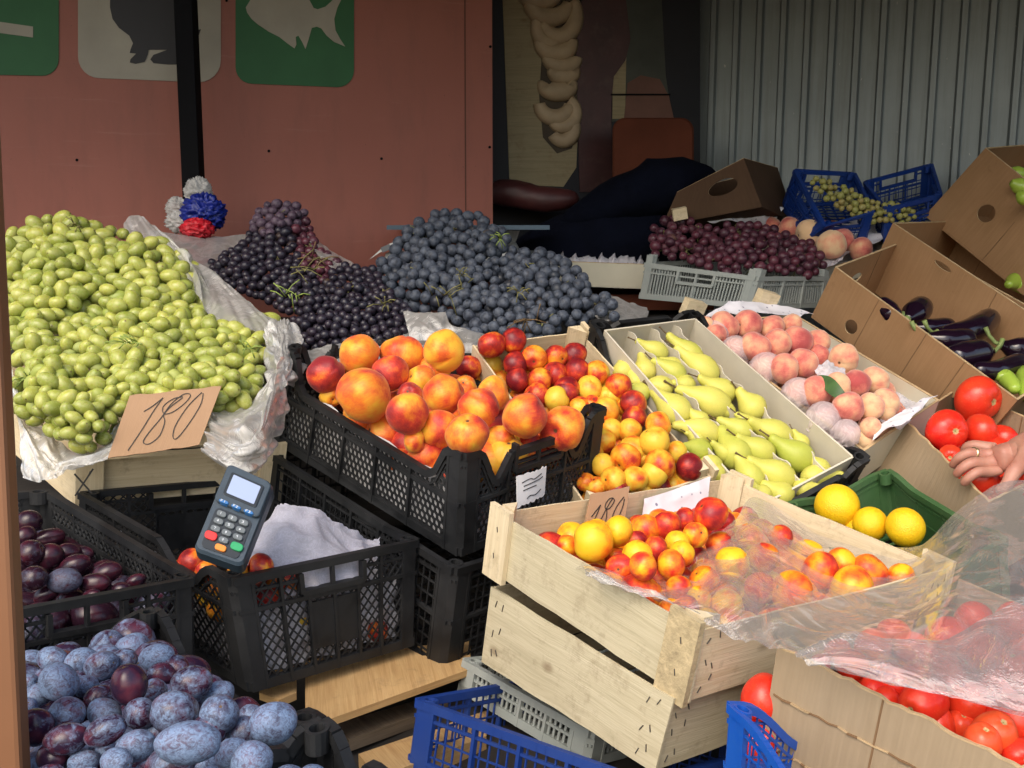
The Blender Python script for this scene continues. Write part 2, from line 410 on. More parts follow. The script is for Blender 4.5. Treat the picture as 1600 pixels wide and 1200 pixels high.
def ragged_board(mb, fn, s0, s1, z0, z1, e0, e1, seed, amp=.0012, m=0, n=10):
    """a thin board along s with slightly uneven edges"""
    rr = random.Random(seed); off = rr.random() * 10
    pr = None
    zs = [(z0 + rr.uniform(-amp, amp), z1 + rr.uniform(-amp, amp)) for _ in range(n + 1)]
    for i in range(n):
        a, b = s0 + (s1 - s0) * i / n, s0 + (s1 - s0) * (i + 1) / n
        (l0, h0), (l1, h1) = zs[i], zs[i + 1]
        c = [fn(a, e0, l0), fn(a, e1, l0), fn(a, e1, h0), fn(a, e0, h0), fn(b, e0, l1), fn(b, e1, l1), fn(b, e1, h1), fn(b, e0, h1)]
        b_ = len(mb.v); mb.v += c; wd = z1 - z0; u0, u1 = off + a - s0, off + b - s0
        mb.face((b_ + 1, b_ + 2, b_ + 6, b_ + 5), [(u0, off), (u0, off + wd), (u1, off + wd), (u1, off)], m)
        mb.face((b_ + 0, b_ + 4, b_ + 7, b_ + 3), [(u0, off), (u1, off), (u1, off + wd), (u0, off + wd)], m)
        mb.face((b_ + 2, b_ + 3, b_ + 7, b_ + 6), [(u0, 0), (u0, .01), (u1, .01), (u1, 0)], m)
        mb.face((b_ + 0, b_ + 1, b_ + 5, b_ + 4), [(u0, 0), (u0, .01), (u1, .01), (u1, 0)], m)
        if i == 0: mb.face((b_, b_ + 3, b_ + 2, b_ + 1), [(0, 0), (0, wd), (.01, wd), (.01, 0)], m)
        if i == n - 1: mb.face((b_ + 4, b_ + 5, b_ + 6, b_ + 7), [(0, 0), (.01, 0), (.01, wd), (0, wd)], m)

def wood_crate(key, label, group, mats, post_w=.05, post_up=.02, post_dn=.0, sides=(0, 1, 2, 3), posts_on=(1, 3), blocks=False, staples=True, wall=None):
    """sides: outer boards; posts are flat battens standing on the outside of the sides in posts_on"""
    bx = BX[key]; t = thing('wooden_crate', label, 'crate', bx.base, group); O = bx.base; H = bx.h
    for k in sides:
        Ls, fn = side_fn(bx, k); mb = MB()
        m_ = mats[k] if isinstance(mats, dict) else mats
        ov = .0 if k in (0, 2) else .004
        ragged_board(mb, fn, -ov, Ls + ov, -H, 0, -.0035 if k in (0, 2) else -.0005, 0 if k in (0, 2) else .0035, key + str(k))
        if staples and k in (0, 1):
            rr = random.Random(key + 's' + str(k))
            for s in (.018, .035, Ls - .035, Ls - .018):
                for z in (-.2, -.5, -.8):
                    ss_, zz, an = s + rr.uniform(-.004, .004), H * (z + rr.uniform(-.08, .08)), rr.uniform(.7, 2.2)
                    d = .0045
                    e = .0045 if k in (1, 3) else .0008
                    mb.bar(fn(ss_ - d * math.cos(an), e, zz - d * math.sin(an)), fn(ss_ + d * math.cos(an), e, zz + d * math.sin(an)), .0012, .0012, m=1)
        mb.build('side_board', [m_, M['staple']], t, bx.W, O)
    for k in posts_on:
        Ls, fn = side_fn(bx, k)
        m_ = mats.get('post', M['pine']) if isinstance(mats, dict) else mats
        for e_ in (0, 1):
            mb = MB(); s0 = -.006 if e_ == 0 else Ls - post_w + .006
            rr = random.Random(key + str(k) + str(e_)); tl = rr.uniform(-.004, .004)
            def fq(s, e, z, tl=tl, s0=s0): return fn(s + tl * (z / H), e, z)
            q = lambda s, e, z: fq(s, e, z)
            c = [q(s0, .0038, -H - post_dn), q(s0 + post_w, .0038, -H - post_dn), q(s0 + post_w, .013, -H - post_dn), q(s0, .013, -H - post_dn),
                 q(s0, .0038, post_up), q(s0 + post_w, .0038, post_up + .002), q(s0 + post_w, .013, post_up + .002), q(s0, .013, post_up)]
            mb.hexa(c)
            for z in (-.25, -.7):
                mb.bar(fn(s0 + post_w * .45, .0135, H * z), fn(s0 + post_w * .5, .0135, H * z + .008), .0012, .0012, m=1)
            mm = mats.get(('post', k, e_), m_) if isinstance(mats, dict) else m_
            mb.build('corner_batten', [mm, M['staple']], t, bx.W, O)
    if blocks:
        for ix, iy in ((0, 0), (1, 0), (0, 1), (1, 1)):        # inner triangular corner blocks
            mb = MB(); cx, cy = bx.a * ix, bx.b * iy; sx = 1 if ix == 0 else -1; sy = 1 if iy == 0 else -1
            q = lambda x, y, z: (cx + sx * x, cy + sy * y, z)
            w_ = .035; b_ = len(mb.v)
            mb.v += [q(.004, .004, -H), q(w_, .004, -H), q(.004, w_, -H), q(.004, .004, post_up), q(w_, .004, post_up), q(.004, w_, post_up)]
            for f in ((0, 1, 4, 3), (1, 2, 5, 4), (2, 0, 3, 5)): mb.face([b_ + i for i in f], [(0, 0), (0, .03), (.1, .03), (.1, 0)])
            mb.face([b_ + 3, b_ + 4, b_ + 5], [(0, 0), (0, .03), (.03, 0)])
            mb.build('corner_block', mats.get('block', M['pine']) if isinstance(mats, dict) else mats, t, bx.W, O)
    n = 5
    for i in range(n):                                         # base slats
        mb = MB(); y0 = bx.b * i / n + .006; mb.box(.004, bx.a - .004, y0, y0 + bx.b / n - .014, -H - .004, -H - .0005, 0)
        mb.build('base_slat', mats.get(1, M['pine']) if isinstance(mats, dict) else mats, t, bx.W, O)
    return t

def panel(mb, fn, Ls, H, th, zt=0.0, holes=(), folds=(), topf=None, n=24, seed='p'):
    """cardboard panel with real holes: strip cells with radially mapped openings"""
    holes = sorted(holes); cuts = [0]
    for i in range(len(holes) - 1): cuts.append((holes[i][0] + holes[i + 1][0]) / 2)
    cuts.append(Ls)
    topf = topf or (lambda s: zt)
    def quad2(c, uvs, edge=False):
        b = len(mb.v); mb.v += [fn(s, 0, z) for s, z in c] + [fn(s, -th, z) for s, z in c]; k = len(c)
        mb.face([b + i for i in range(k)], [(s + uvs, z) for s, z in c]); mb.face([b + k + i for i in range(k)][::-1], [(s + uvs, z) for s, z in c][::-1])
    uo = random.Random(seed).random() * 5
    if not holes:
        for i in range(n):
            s0, s1 = Ls * i / n, Ls * (i + 1) / n
            for j in range(3):
                f0, f1 = j / 3, (j + 1) / 3
                za = lambda s, f: -H + (topf(s) + H) * f
                quad2([(s0, za(s0, f0)), (s1, za(s1, f0)), (s1, za(s1, f1)), (s0, za(s0, f1))], uo)
    else:
        for h, (sc, zc, rs, rz) in enumerate(holes):
            s0, s1 = cuts[h], cuts[h + 1]; nh = 28; inner = []; outer = []
            for k in range(nh):
                a = 2 * math.pi * k / nh; dx, dz = math.cos(a), math.sin(a)
                inner.append((sc + rs * dx, zc + rz * dz))
                ts = []
                if dx > 1e-6: ts.append((s1 - sc) / dx)
                if dx < -1e-6: ts.append((s0 - sc) / dx)
                if dz > 1e-6: ts.append((topf(sc) - zc) / dz)
                if dz < -1e-6: ts.append((-H - zc) / dz)
                tt = min(ts); outer.append((sc + dx * tt, zc + dz * tt))
            corners = [(s1, topf(s1)), (s0, topf(s0)), (s0, -H), (s1, -H)]
            for c in corners:                                   # snap the nearest outer point to each corner
                kk = min(range(nh), key=lambda k: (outer[k][0] - c[0]) ** 2 + (outer[k][1] - c[1]) ** 2); outer[kk] = c
            outer = [(s, topf(s)) if abs(z - topf(sc)) < 1e-5 else (s, z) for s, z in outer]
            for k in range(nh):
                k2 = (k + 1) % nh; quad2([inner[k], outer[k], outer[k2], inner[k2]][::-1], uo)
            b = len(mb.v)
            for s, z in inner: mb.v += [fn(s, 0, z), fn(s, -th, z)]
            for k in range(nh):
                k2 = (k + 1) % nh; mb.face((b + 2 * k, b + 2 * k + 1, b + 2 * k2 + 1, b + 2 * k2), [(0, 0)] * 4, 1)
    # raw top edge
    b = len(mb.v); K = n
    for i in range(K + 1):
        s = Ls * i / K; mb.v += [fn(s, .0004, topf(s) + .0006), fn(s, -th - .0004, topf(s) + .0006), fn(s, .0004, topf(s) - .001), fn(s, -th - .0004, topf(s) - .001)]
    for i in range(K):
        q = b + 4 * i
        mb.face((q, q + 1, q + 5, q + 4), [(0, 0)] * 4, 1); mb.face((q + 2, q, q + 4, q + 6), [(0, 0)] * 4, 1); mb.face((q + 1, q + 3, q + 7, q + 5), [(0, 0)] * 4, 1)
    for s in folds:                                             # pressed fold line
        mb.bar(fn(s, .0003, -H), fn(s, .0003, topf(s) - .001), .0022, .0014, m=2)
        mb.bar(fn(s, -th - .0003, -H), fn(s, -th - .0003, topf(s) - .001), .0022, .0014, m=2)

M['fold'] = m_simple('cardboard crease', (.21, .12, .055), .9, .2, 40, .1)
def carton(key, label, holes={}, folds={}, creases={}, material=None, th=.005, tops={}, group=None, sides=(0, 1, 2, 3)):
    bx = BX[key]; t = thing('cardboard_box', label, 'box', bx.base, group); m = material or M['card']
    for k in sides:
        Ls, fn = side_fn(bx, k); mb = MB()
        hs = [(h[0] * Ls, -h[1] * bx.h, h[2], h[3]) for h in holes.get(k, ())]
        panel(mb, fn, Ls, bx.h, th, holes=hs, folds=[f * Ls for f in folds.get(k, ())], topf=tops.get(k) and (lambda s, g=tops[k], L_=Ls: g(s / L_)), seed=key + str(k))
        for z, f0, f1 in creases.get(k, ()):
            rr = random.Random(key + str(z)); n = 22; pz = [(Ls * (f0 + (f1 - f0) * i / n), z + rr.uniform(-.0012, .0012)) for i in range(n + 1)]
            for (a_, za), (b_, zb) in zip(pz, pz[1:]): mb.bar(fn(a_, .0004, za), fn(b_, .0004, zb), .0028 if rr.random() < .8 else .005, .0016, m=2 if rr.random() < .6 else 1)
        mb.build('side_panel', [m, M['edge'], M['fold']], t, bx.W, bx.base)
    mb = MB(); mb.box(0, bx.a, 0, bx.b, -bx.h - .004, -bx.h - .0005, 0); mb.build('bottom_panel', m, t, bx.W, bx.base)
    return t

# ------------------------------------------------------------------ the setting
def sheet(name, pts, m, kind='structure', uvs=1):
    mb = MB(); mb.v = [tuple(p) for p in pts]; mb.face(range(len(pts)), [(p[0] * uvs, p[1] * uvs) for p in pts]); o = mb.build(name, m); return tag(o, kind=kind)
sheet('ground', [(-60, -60, 0), (60, -60, 0), (60, 60, 0), (-60, 60, 0)], M['asphalt'])
def vplane(pa, da, pb, db):
    """vertical plane through two image columns at given distances -> (point, normal, x-axis)"""
    a, b = P(pa, 362, da), P(pb, 362, db); a.z = b.z = 0; x = (b - a).normalized(); n = Vector((x.y, -x.x, 0)); return a, n, x
W0, WN, WX = vplane(0, 2.8, 770, 3.25)
def wallmat():
    m, t, b = mat('red painted wall'); o = objc(t)
    f = noise_(t, o, 1.1, 4); f2 = noise_(t, vmap(t, o, (14, 14, 3)), 1, 6, .7)
    c = mix(t, ramp(t, f, [(.3, 0), (.7, 1)]), (.30, .103, .074), (.36, .13, .095))
    c = mix(t, ramp(t, f2, [(.48, 0), (.75, .45)]), c, (.20, .085, .065))
    sp = noise_(t, o, 90, 2); c = mix(t, ramp(t, sp, [(.74, 0), (.78, .5)]), c, (.08, .04, .03))
    L(t, c, b.inputs['Base Color']); b.inputs['Roughness'].default_value = .55; b.inputs['Specular IOR Level'].default_value = .3
    sc_ = noise_(t, vmap(t, o, (2, 2, 30)), 1.5, 8, .75); c2 = mix(t, ramp(t, sc_, [(.60, 0), (.70, .35)]), c, (.42, .20, .15)); L(t, c2, b.inputs['Base Color'])
    bump(t, noise_(t, o, 3, 5), b, .3, .02); return m
wm = wallmat()
def wallpt(px, py, e=.0):
    r = ray(px, py); k = (W0 - CAM).dot(WN) / r.dot(WN); return CAM + r * k + WN * e
wall = thing('kiosk_wall', 'red brown painted kiosk wall with animal signs behind the grapes', 'wall', wallpt(400, 300))
def vslab(name, pts, e0, e1, m, parent, origin, pt=wallpt, uv=1.0):
    mb = MB(); n = len(pts)
    mb.v = [tuple(pt(x, y, e1)) for x, y in pts] + [tuple(pt(x, y, e0)) for x, y in pts]
    mb.face(range(n), [(x / 500, y / 500) for x, y in pts]); mb.face(list(range(n, 2 * n))[::-1])
    for i in range(n): j = (i + 1) % n; mb.face((i, n + i, n + j, j))
    return mb.build(name, m, parent, origin=origin)
ro = 770
a = wallpt(-700, 362); b_ = wallpt(ro, 362)
mb = MB(); T_ = .05
for z0, z1 in ((0, 3.0),):
    c = [Vector((a.x, a.y, z0)), Vector((a.x, a.y, z0)) - WN * T_, Vector((a.x, a.y, z1)) - WN * T_, Vector((a.x, a.y, z1)),
         Vector((b_.x, b_.y, z0)), Vector((b_.x, b_.y, z0)) - WN * T_, Vector((b_.x, b_.y, z1)) - WN * T_, Vector((b_.x, b_.y, z1))]
    mb.hexa(c)
mb.build('wall_panel', wm, wall, origin=wall.location)
vslab('panel_seam', [(724, -300), (726, -300), (729, 420), (727, 420)], 0, .0012, m_simple('seam dirt', (.12, .045, .03), .8, .2, 9, 0), wall, wall.location)
for sx_, sy_ in ((766, 73), (765, 230), (354, 1), (596, 248), (120, 250), (420, 236)): vslab('screw_head', [(sx_ + 2.2 * math.cos(k * .785), sy_ + 2.2 * math.sin(k * .785)) for k in range(8)], 0, .002, M['darkpole'], wall, wall.location)
def rrect(x0, x1, y0, y1, r, sk=0.0, n=6):
    out = []
    for cx, cy, a0 in ((x1 - r, y1 - r, 0), (x0 + r, y1 - r, 90), (x0 + r, y0 + r, 180), (x1 - r, y0 + r, 270)):
        for i in range(n + 1):
            an = R(a0 + 90 * i / n); out.append((cx + r * math.cos(an), cy + r * math.sin(an) + sk * (cx - x0)))
    return out
M['signgreen'] = m_simple('green sign paint', (.035, .125, .05), .6, .12, 6, .15, 20, .3)
M['signwhite'] = m_simple('off white sign paint', (.36, .33, .27), .65, .12, 6, .15, 20, .3)
M['signblack'] = m_simple('black sign paint', (.018, .016, .018), .6, .15, 6, .1)
p1 = vslab('painted_panel', rrect(-110, 92, -110, 115, 26, .02), 0, .003, M['signgreen'], wall, wall.location)
q = vslab('white_bar', [(-60, 26), (52, 42), (52, 59), (-60, 44)], .003, .005, M['signwhite'], p1, wall.location)
p2 = vslab('painted_panel', rrect(122, 345, -120, 121, 34, .04), 0, .003, M['signwhite'], wall, wall.location)
ani = [(173, -40), (172, 12), (176, 30), (186, 44), (202, 56), (208, 68), (204, 78), (203, 83), (213, 84), (204, 93), (203, 98), (212, 100), (226, 97), (231, 86), (232, 78),
       (262, 78), (240, 86), (235, 93), (240, 99), (262, 101), (285, 101), (294, 92), (300, 72), (303, 66), (310, 58), (314, 46), (305, 48), (306, 25), (301, 0), (292, -40), (240, -70)]
vslab('animal_silhouette', ani, .003, .005, M['signblack'], p2, wall.location)
p3 = vslab('painted_panel', rrect(368, 553, -100, 130, 26, .04), 0, .003, M['signgreen'], wall, wall.location)
fish = [(384, 12), (386, 20), (393, 30), (402, 38), (420, 50), (436, 58), (450, 69), (460, 76), (463, 70), (462, 58), (466, 56), (472, 66), (477, 77), (482, 62), (487, 44), (495, 42),
        (502, 45), (510, 56), (522, 66), (539, 73), (531, 61), (524, 48), (522, 30), (527, 12), (533, 0), (541, -14), (530, -12), (518, 2), (508, 11), (496, 15), (490, 13), (484, 2), (472, -14), (440, -30), (410, -20), (395, -6)]
vslab('fish_silhouette', fish, .003, .005, M['signwhite'], p3, wall.location)
# black pole in front of the wall
pt = thing('steel_pole', 'black square steel pole standing against the red wall', 'pole', wallpt(300, 362, .08))
mb = MB(); A_ = P(297, 305, 2.78); z1 = 2.7
A_top = Vector((A_.x + .02, A_.y, z1)); mb.bar(Vector((A_.x, A_.y, 0)), A_top, .052, .052, up=(0, 1, 0)); mb.build('pole_shaft', M['darkpole'], pt, origin=pt.location, bevel=.003)
mb = MB(); mb.box(A_.x - .06, A_.x + .06, A_.y - .06, A_.y + .06, 0, .008, 2); mb.build('foot_plate', M['darkpole'], pt, origin=pt.location)
# door with sausage picture beyond the wall
D0, DN, DX = vplane(775, 3.55, 1100, 3.75)
def dpt(px, py, e=0):
    r = ray(px, py); k = (D0 - CAM).dot(DN) / r.dot(DN); return CAM + r * k + DN * e
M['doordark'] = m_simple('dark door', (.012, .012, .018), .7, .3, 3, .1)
M['posterwood'] = m_wood('printed pale wood', (.30, .25, .15), (.22, .18, .105), (.36, .30, .19))
M['postersausage'] = m_simple('printed sausage', (.40, .30, .19), .6, .2, 12, .1)
M['posterham'] = m_simple('printed ham', (.055, .018, .018), .5, .3, 8, .1, dirt=(.08, .04, .035))
M['postergrey'] = m_simple('printed grey cloth', (.055, .06, .05), .7, .25, 6, .2)
M['posterred'] = m_simple('printed meat', (.14, .06, .04), .6, .2, 8, .1)
door = thing('butcher_door', 'dim kiosk door covered with a printed picture of sausages and ham', 'door', dpt(900, 300))
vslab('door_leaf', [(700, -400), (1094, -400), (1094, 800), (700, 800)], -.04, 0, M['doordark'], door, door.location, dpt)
vslab('wood_print', [(783, -60), (905, -60), (905, 150), (900, 262), (880, 292), (796, 288)], 0, .003, M['posterwood'], door, door.location, dpt)
vslab('grey_print', [(975, -60), (1030, -60), (1040, 120), (1050, 185), (955, 190), (962, 120)], 0, .003, M['postergrey'], door, door.location, dpt)
vslab('white_print', [(957, 92), (978, 80), (976, 186), (956, 186)], .003, .005, M['posterwood'], door, door.location, dpt)
vslab('meat_print', [(980, 130), (1000, 118), (1030, 124), (1044, 150), (1052, 186), (974, 186)], .003, .006, M['posterred'], door, door.location, dpt)
vslab('ham_print', [(915, -60), (968, -60), (978, 10), (984, 62), (976, 95), (958, 120), (954, 160), (955, 300), (905, 300), (900, 110), (900, 60), (906, 20)], .003, .008, M['posterham'], door, door.location, dpt)
vslab('print_seam', [(953, 147), (1046, 147), (1046, 149.5), (953, 149.5)], .008, .010, M['darkpole'], door, door.location, dpt)
vslab('shadow_print', [(824, -60), (905, -60), (908, 120), (906, 190), (893, 232), (870, 240), (848, 215), (842, 150), (846, 90), (832, 40)], .003, .0045, m_simple('printed shade', (.05, .035, .02), .7, .3, 12, 0), door, door.location, dpt)
def sausage_ring(cx, cy, rx, ry, a0, a1, rad):
    mb = MB(); pts = []; n = 18
    for i in range(n + 1):
        an = R(a0 + (a1 - a0) * i / n); p = dpt(cx + rx * math.cos(an), cy + ry * math.sin(an), .004 + .006 * (i % 2) * 0); pts.append(p)
    rr = [rad * 1.35 * (.55 + .45 * math.sin(math.pi * (.12 + .76 * i / n))) for i in range(n + 1)]
    mb.tube(pts, rr, 8)
    vs = []                                                   # flattened on to the print
    for v in mb.v:
        v = Vector(v); d = (v - D0).dot(DN); vs.append(tuple(v - DN * (d - .004) * .15))
    mb.v = vs; mb.build('sausage_print', M['postersausage'], door, origin=door.location, smooth=True)
for a_ in ((842, -20, 26, 22, 0, 200, .028), (858, 2, 30, 26, 10, 190, .026), (872, 24, 27, 34, -40, 160, .025), (856, 40, 18, 28, 40, 200, .022), (868, 66, 24, 18, -10, 190, .026),
           (878, 90, 22, 14, 0, 190, .024), (880, 112, 16, 8, -20, 200, .024), (870, 134, 20, 10, -30, 200, .027), (866, 160, 24, 24, 10, 175, .024), (878, 176, 20, 22, -60, 140, .022), (878, 200, 18, 20, -50, 150, .022)):
    sausage_ring(*a_)
# corrugated metal wall
C0, CN, CX_ = vplane(1085, 3.85, 1600, 3.35)
def cpt(px, py, e=0):
    r = ray(px, py); k = (C0 - CAM).dot(CN) / r.dot(CN); return CAM + r * k + CN * e
def corrmat():
    m, t, b = mat('grey zinc sheet'); o = objc(t)
    f = noise_(t, o, 2.2, 6, .6); f2 = noise_(t, vmap(t, o, (40, 40, 2)), 1, 6, .7)
    c = mix(t, ramp(t, f, [(.35, 0), (.7, 1)]), (.185, .215, .225), (.245, .28, .29))
    c = mix(t, ramp(t, f2, [(.45, 0), (.75, .5)]), c, (.10, .10, .09))
    sp = noise_(t, vmap(t, o, (60, 60, 25)), 1, 2); c = mix(t, ramp(t, sp, [(.73, 0), (.76, .6)]), c, (.5, .5, .47))
    L(t, c, b.inputs['Base Color']); b.inputs['Metallic'].default_value = .25; b.inputs['Roughness'].default_value = .5
    bump(t, f, b, .2, .01); return m
mb = MB(); mt = []
x = -.01; prof = []
per = .088
while x < 3.2:
    for dx, e in ((0, 0), (.048, 0), (.056, .020), (.074, .020), (.080, .002), (.084, 0)): prof.append((x + dx, e))
    x += per
rows = []
for z in (0, 1.2, 3.0): rows.append([Vector((C0.x, C0.y, z)) + CX_ * s + CN * e for s, e in prof])
mb.strip(rows)
cw = mb.build('corrugated_wall', corrmat(), origin=cpt(1300, 200)); tag(cw, 'grey corrugated metal wall with vertical ribs behind the crates', 'wall')
# canopy roof over the back of the stall
M['roof'] = m_simple('dark roof sheet', (.05, .05, .05), .8, .2, 3, .1)
mb = MB(); mb.box(-3.2, 3.6, 1.55, 4.6, 2.6, 2.65, 0)
mb.box(.2, 3.6, 1.2, 1.55, 2.6, 2.65, 0);  # unseen forward piece, added to shade the goods on this side
tag(mb.build('canopy_roof', M['roof']), kind='structure')
# back room floor step and dark rear
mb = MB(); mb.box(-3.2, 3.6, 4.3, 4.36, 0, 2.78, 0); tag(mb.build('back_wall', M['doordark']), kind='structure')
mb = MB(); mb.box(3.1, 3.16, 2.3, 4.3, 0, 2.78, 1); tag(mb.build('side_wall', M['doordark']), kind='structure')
# brown steel post by the camera
bp = thing('stall_post', 'brown painted steel post at the edge of the fruit stall', 'post', P(0, 600, .8))
mb = MB(); tp = P(-1, 200, .8); bt = P(47, 1200, .8); d = (bt - tp).normalized()
up_ = tp - d * .5; dn = bt + d * 1.0
dn = tp + d * ((tp.z) / -d.z); 
mb.bar(dn + Vector((-.048, 0.01, 0)), up_ + Vector((-.048, 0.01, 0)), .08, .02, up=(0, 1, 0)); mb.build('post_shaft', M['postbrown'], bp, origin=bp.location, bevel=.004)
mb = MB(); mb.box(dn.x - .12, dn.x + .04, dn.y - .06, dn.y + .1, .001, .012, 2); mb.build('foot_plate', M['postbrown'], bp, origin=bp.location)
# ------------------------------------------------------------------ containers
KB = 'black plastic crates'
plastic_crate('A', 'upper black crate with round holes, full of big nectarines', KB, M['black'], {'*': ('hex', 5, None), 0: ('hex', 4, 'arch'), 2: ('hex', 4, 'arch')}, drop=.062, post=.032, raised=.0)
plastic_crate('B2', 'black grid crate carrying the crate of big nectarines', KB, M['black'], {'*': ('grid', 6, None), 0: ('grid', 4, 'slot'), 2: ('grid', 4, 'slot')}, hrows=None)
plastic_crate('C', 'black lattice crate of wrapped fruit with the card reader on its corner', KB, M['black'], {'*': ('diamond', 4, 'dip'), 0: ('diamond', 6, 'slot'), 2: ('diamond', 6, 'slot'), 3: ('diamond', 5, None)}, hrows=[-.052])
plastic_crate('D', 'black lattice crate of dark plums beside the brown post', KB, M['black'], {'*': ('diamond', 6, 'slot'), 0: ('diamond', 5, None), 3: ('diamond', 5, None)}, hrows=[-.05])
plastic_crate('E', 'black crate with wavy rim heaped with bloomy blue plums', KB, M['black'], {'*': ('solid', 0, None), 3: ('solid', 3, None)}, drop=.045, post=.02, wavy=.09)
plastic_crate('E2', 'black crate with arched handles in front of the blue plum crate', KB, M['black'], {'*': ('solid', 2, 'arch')}, drop=.04, post=.02, wavy=.05)
plastic_crate('I', 'black crate with sloped open ends holding trays of pears', KB, M['black'], {'*': ('grid', 2, None), 0: ('grid', 2, 'arch'), 2: ('grid', 3, 'arch')}, drop=.05, post=.025, wavy=.06)
plastic_crate('K', 'pale grey slotted crate heaped with red grapes', 'grey plastic crates', M['grey'], {'*': ('slots', 3, None), 1: ('slots', 2, 'arch')}, drop=.0, post=.025, raised=.02, hrows=[])
plastic_crate('U', 'green crate of yellow oranges half covered by clear film', 'green crates', M['green'], {'*': ('solid', 0, None), 0: ('solid', 3, None), 1: ('solid', 4, None)}, drop=.012, post=.02, wavy=.08)
plastic_crate('W', 'bright blue crate under the torn tomato box', 'blue plastic crates', M['blue'], {'*': ('grid', 3, None)}, drop=.05, post=.03, wavy=.13)
plastic_crate('X', 'dusty dark blue crate below the wooden apricot crates', 'blue plastic crates', M['dkblue'], {'*': ('grid', 4, None)}, drop=.0, post=.035)
plastic_crate('Y', 'grey slotted crate squeezed under the wooden apricot crates', 'grey plastic crates', M['grey'], {'*': ('slots', 4, None)}, hrows=[])
WC = 'wooden fruit crates'
wood_crate('G', 'pale wooden crate of apricots partly under clear film', WC, {1: M['greypine'], 0: M['pine'], 2: M['pine'], 3: M['pine'], 'post': M['pine'], ('post', 1, 0): M['fibre'], 'block': M['pine']}, post_w=.052, post_up=.014, post_dn=.006, posts_on=(1, 3), blocks=True)
wood_crate('H', 'wooden crate of small red and yellow nectarines', WC, M['pine'], post_w=.04, post_up=.022, posts_on=(3,), blocks=True)
QCR = wood_crate('Q', 'wooden crate with a marker cross under the green grapes', WC, {0: M['pine'], 1: M['pine'], 2: M['pine'], 3: M['pine'], 'post': M['pine']}, post_w=.058, post_up=.014, post_dn=.035, posts_on=(0,), staples=False)
# the crate under the apricots
d = BOX['G']; g = BX['G']
class _G2: pass
BOX['G2'] = dict(F=(1052, 1090, 1.19), R=(1395, 990, 1.56), L=(772, 917, 1.525), B=(1130, 845, 1.9), h=.095, f=(1022, 1204), l=(757, 1034)); BX['G2'] = Box(BOX['G2'])
wood_crate('G2', 'weathered wooden crate underneath the crate of apricots', WC, {1: M['greypine'], 0: M['greypine'], 2: M['pine'], 3: M['pine'], 'post': M['pine']}, post_w=.04, post_up=.0, post_dn=.03, posts_on=(3,), blocks=False)
carton('Lb', 'brown cardboard box of eggplants with round vent holes', holes={1: [(.78, .72, .022, .022), (.20, .80, .022, .024)], 2: [(.38, .42, .034, .016)], 3: [(.62, .33, .026, .022), (.16, .45, .026, .022)]}, folds={1: [.25, .45, .72], 3: [.2, .45, .68, .86, .9], 2: [.6]})
carton('Mb', 'brown cardboard box behind the eggplant box', holes={1: [(.62, .12, .03, .008)]}, folds={1: [.3], 3: [.4, .8]})
carton('Nb', 'tall brown cardboard box of green peppers by the metal wall', holes={1: [(.62, .55, .03, .03)]}, folds={1: [.4]})
carton('T', 'pale cardboard box of large tomatoes under the hand', material=M['card2'], tops={1: lambda s: .0012 * math.sin(s * 37)}, folds={3: [.5], 1: []})
_rg = random.Random(4); _rag = [_rg.uniform(-.0018, .0018) for _ in range(60)]
carton('V', 'torn worn cardboard box full of red tomatoes', material=M['card2'], tops={1: lambda s: _rag[int(s * 50)] + .001 * math.sin(s * 23), 2: lambda s: -.02 + _rag[int(s * 50)]}, folds={1: [.52]}, creases={1: [(-.052, .02, .98), (-.115, .02, .50), (-.108, .56, .97)]})
#@@PART3
# ------------------------------------------------------------------ fruit materials
import numpy as np
def oinfo(t): return N(t, 'ShaderNodeObjectInfo')
def rvec(t, oi):
    o = objc(t); cx = N(t, 'ShaderNodeCombineXYZ')
    L(t, math_(t, 'MULTIPLY', oi.outputs['Random'], 37.0), cx.inputs[0]); L(t, math_(t, 'MULTIPLY', oi.outputs['Random'], 91.0), cx.inputs[1])
    a = N(t, 'ShaderNodeVectorMath'); L(t, o, a.inputs[0]); L(t, cx.outputs[0], a.inputs[1]); return o, a.outputs[0]
def sepc(t, oi):
    s = N(t, 'ShaderNodeSeparateColor'); L(t, oi.outputs['Color'], s.inputs[0]); return s.outputs
def scar(t, o, c, col, r0=.05, r1=.09, z0=0):
    s = N(t, 'ShaderNodeSeparateXYZ'); L(t, o, s.inputs[0])
    d = math_(t, 'SQRT', math_(t, 'ADD', math_(t, 'MULTIPLY', s.outputs[0], s.outputs[0]), math_(t, 'MULTIPLY', s.outputs[1], s.outputs[1])))
    d = math_(t, 'ADD', d, math_(t, 'MULTIPLY', math_(t, 'LESS_THAN', s.outputs[2], z0), 10))
    return mix(t, ramp(t, d, [(r0, 1), (r1, 0)]), c, col)
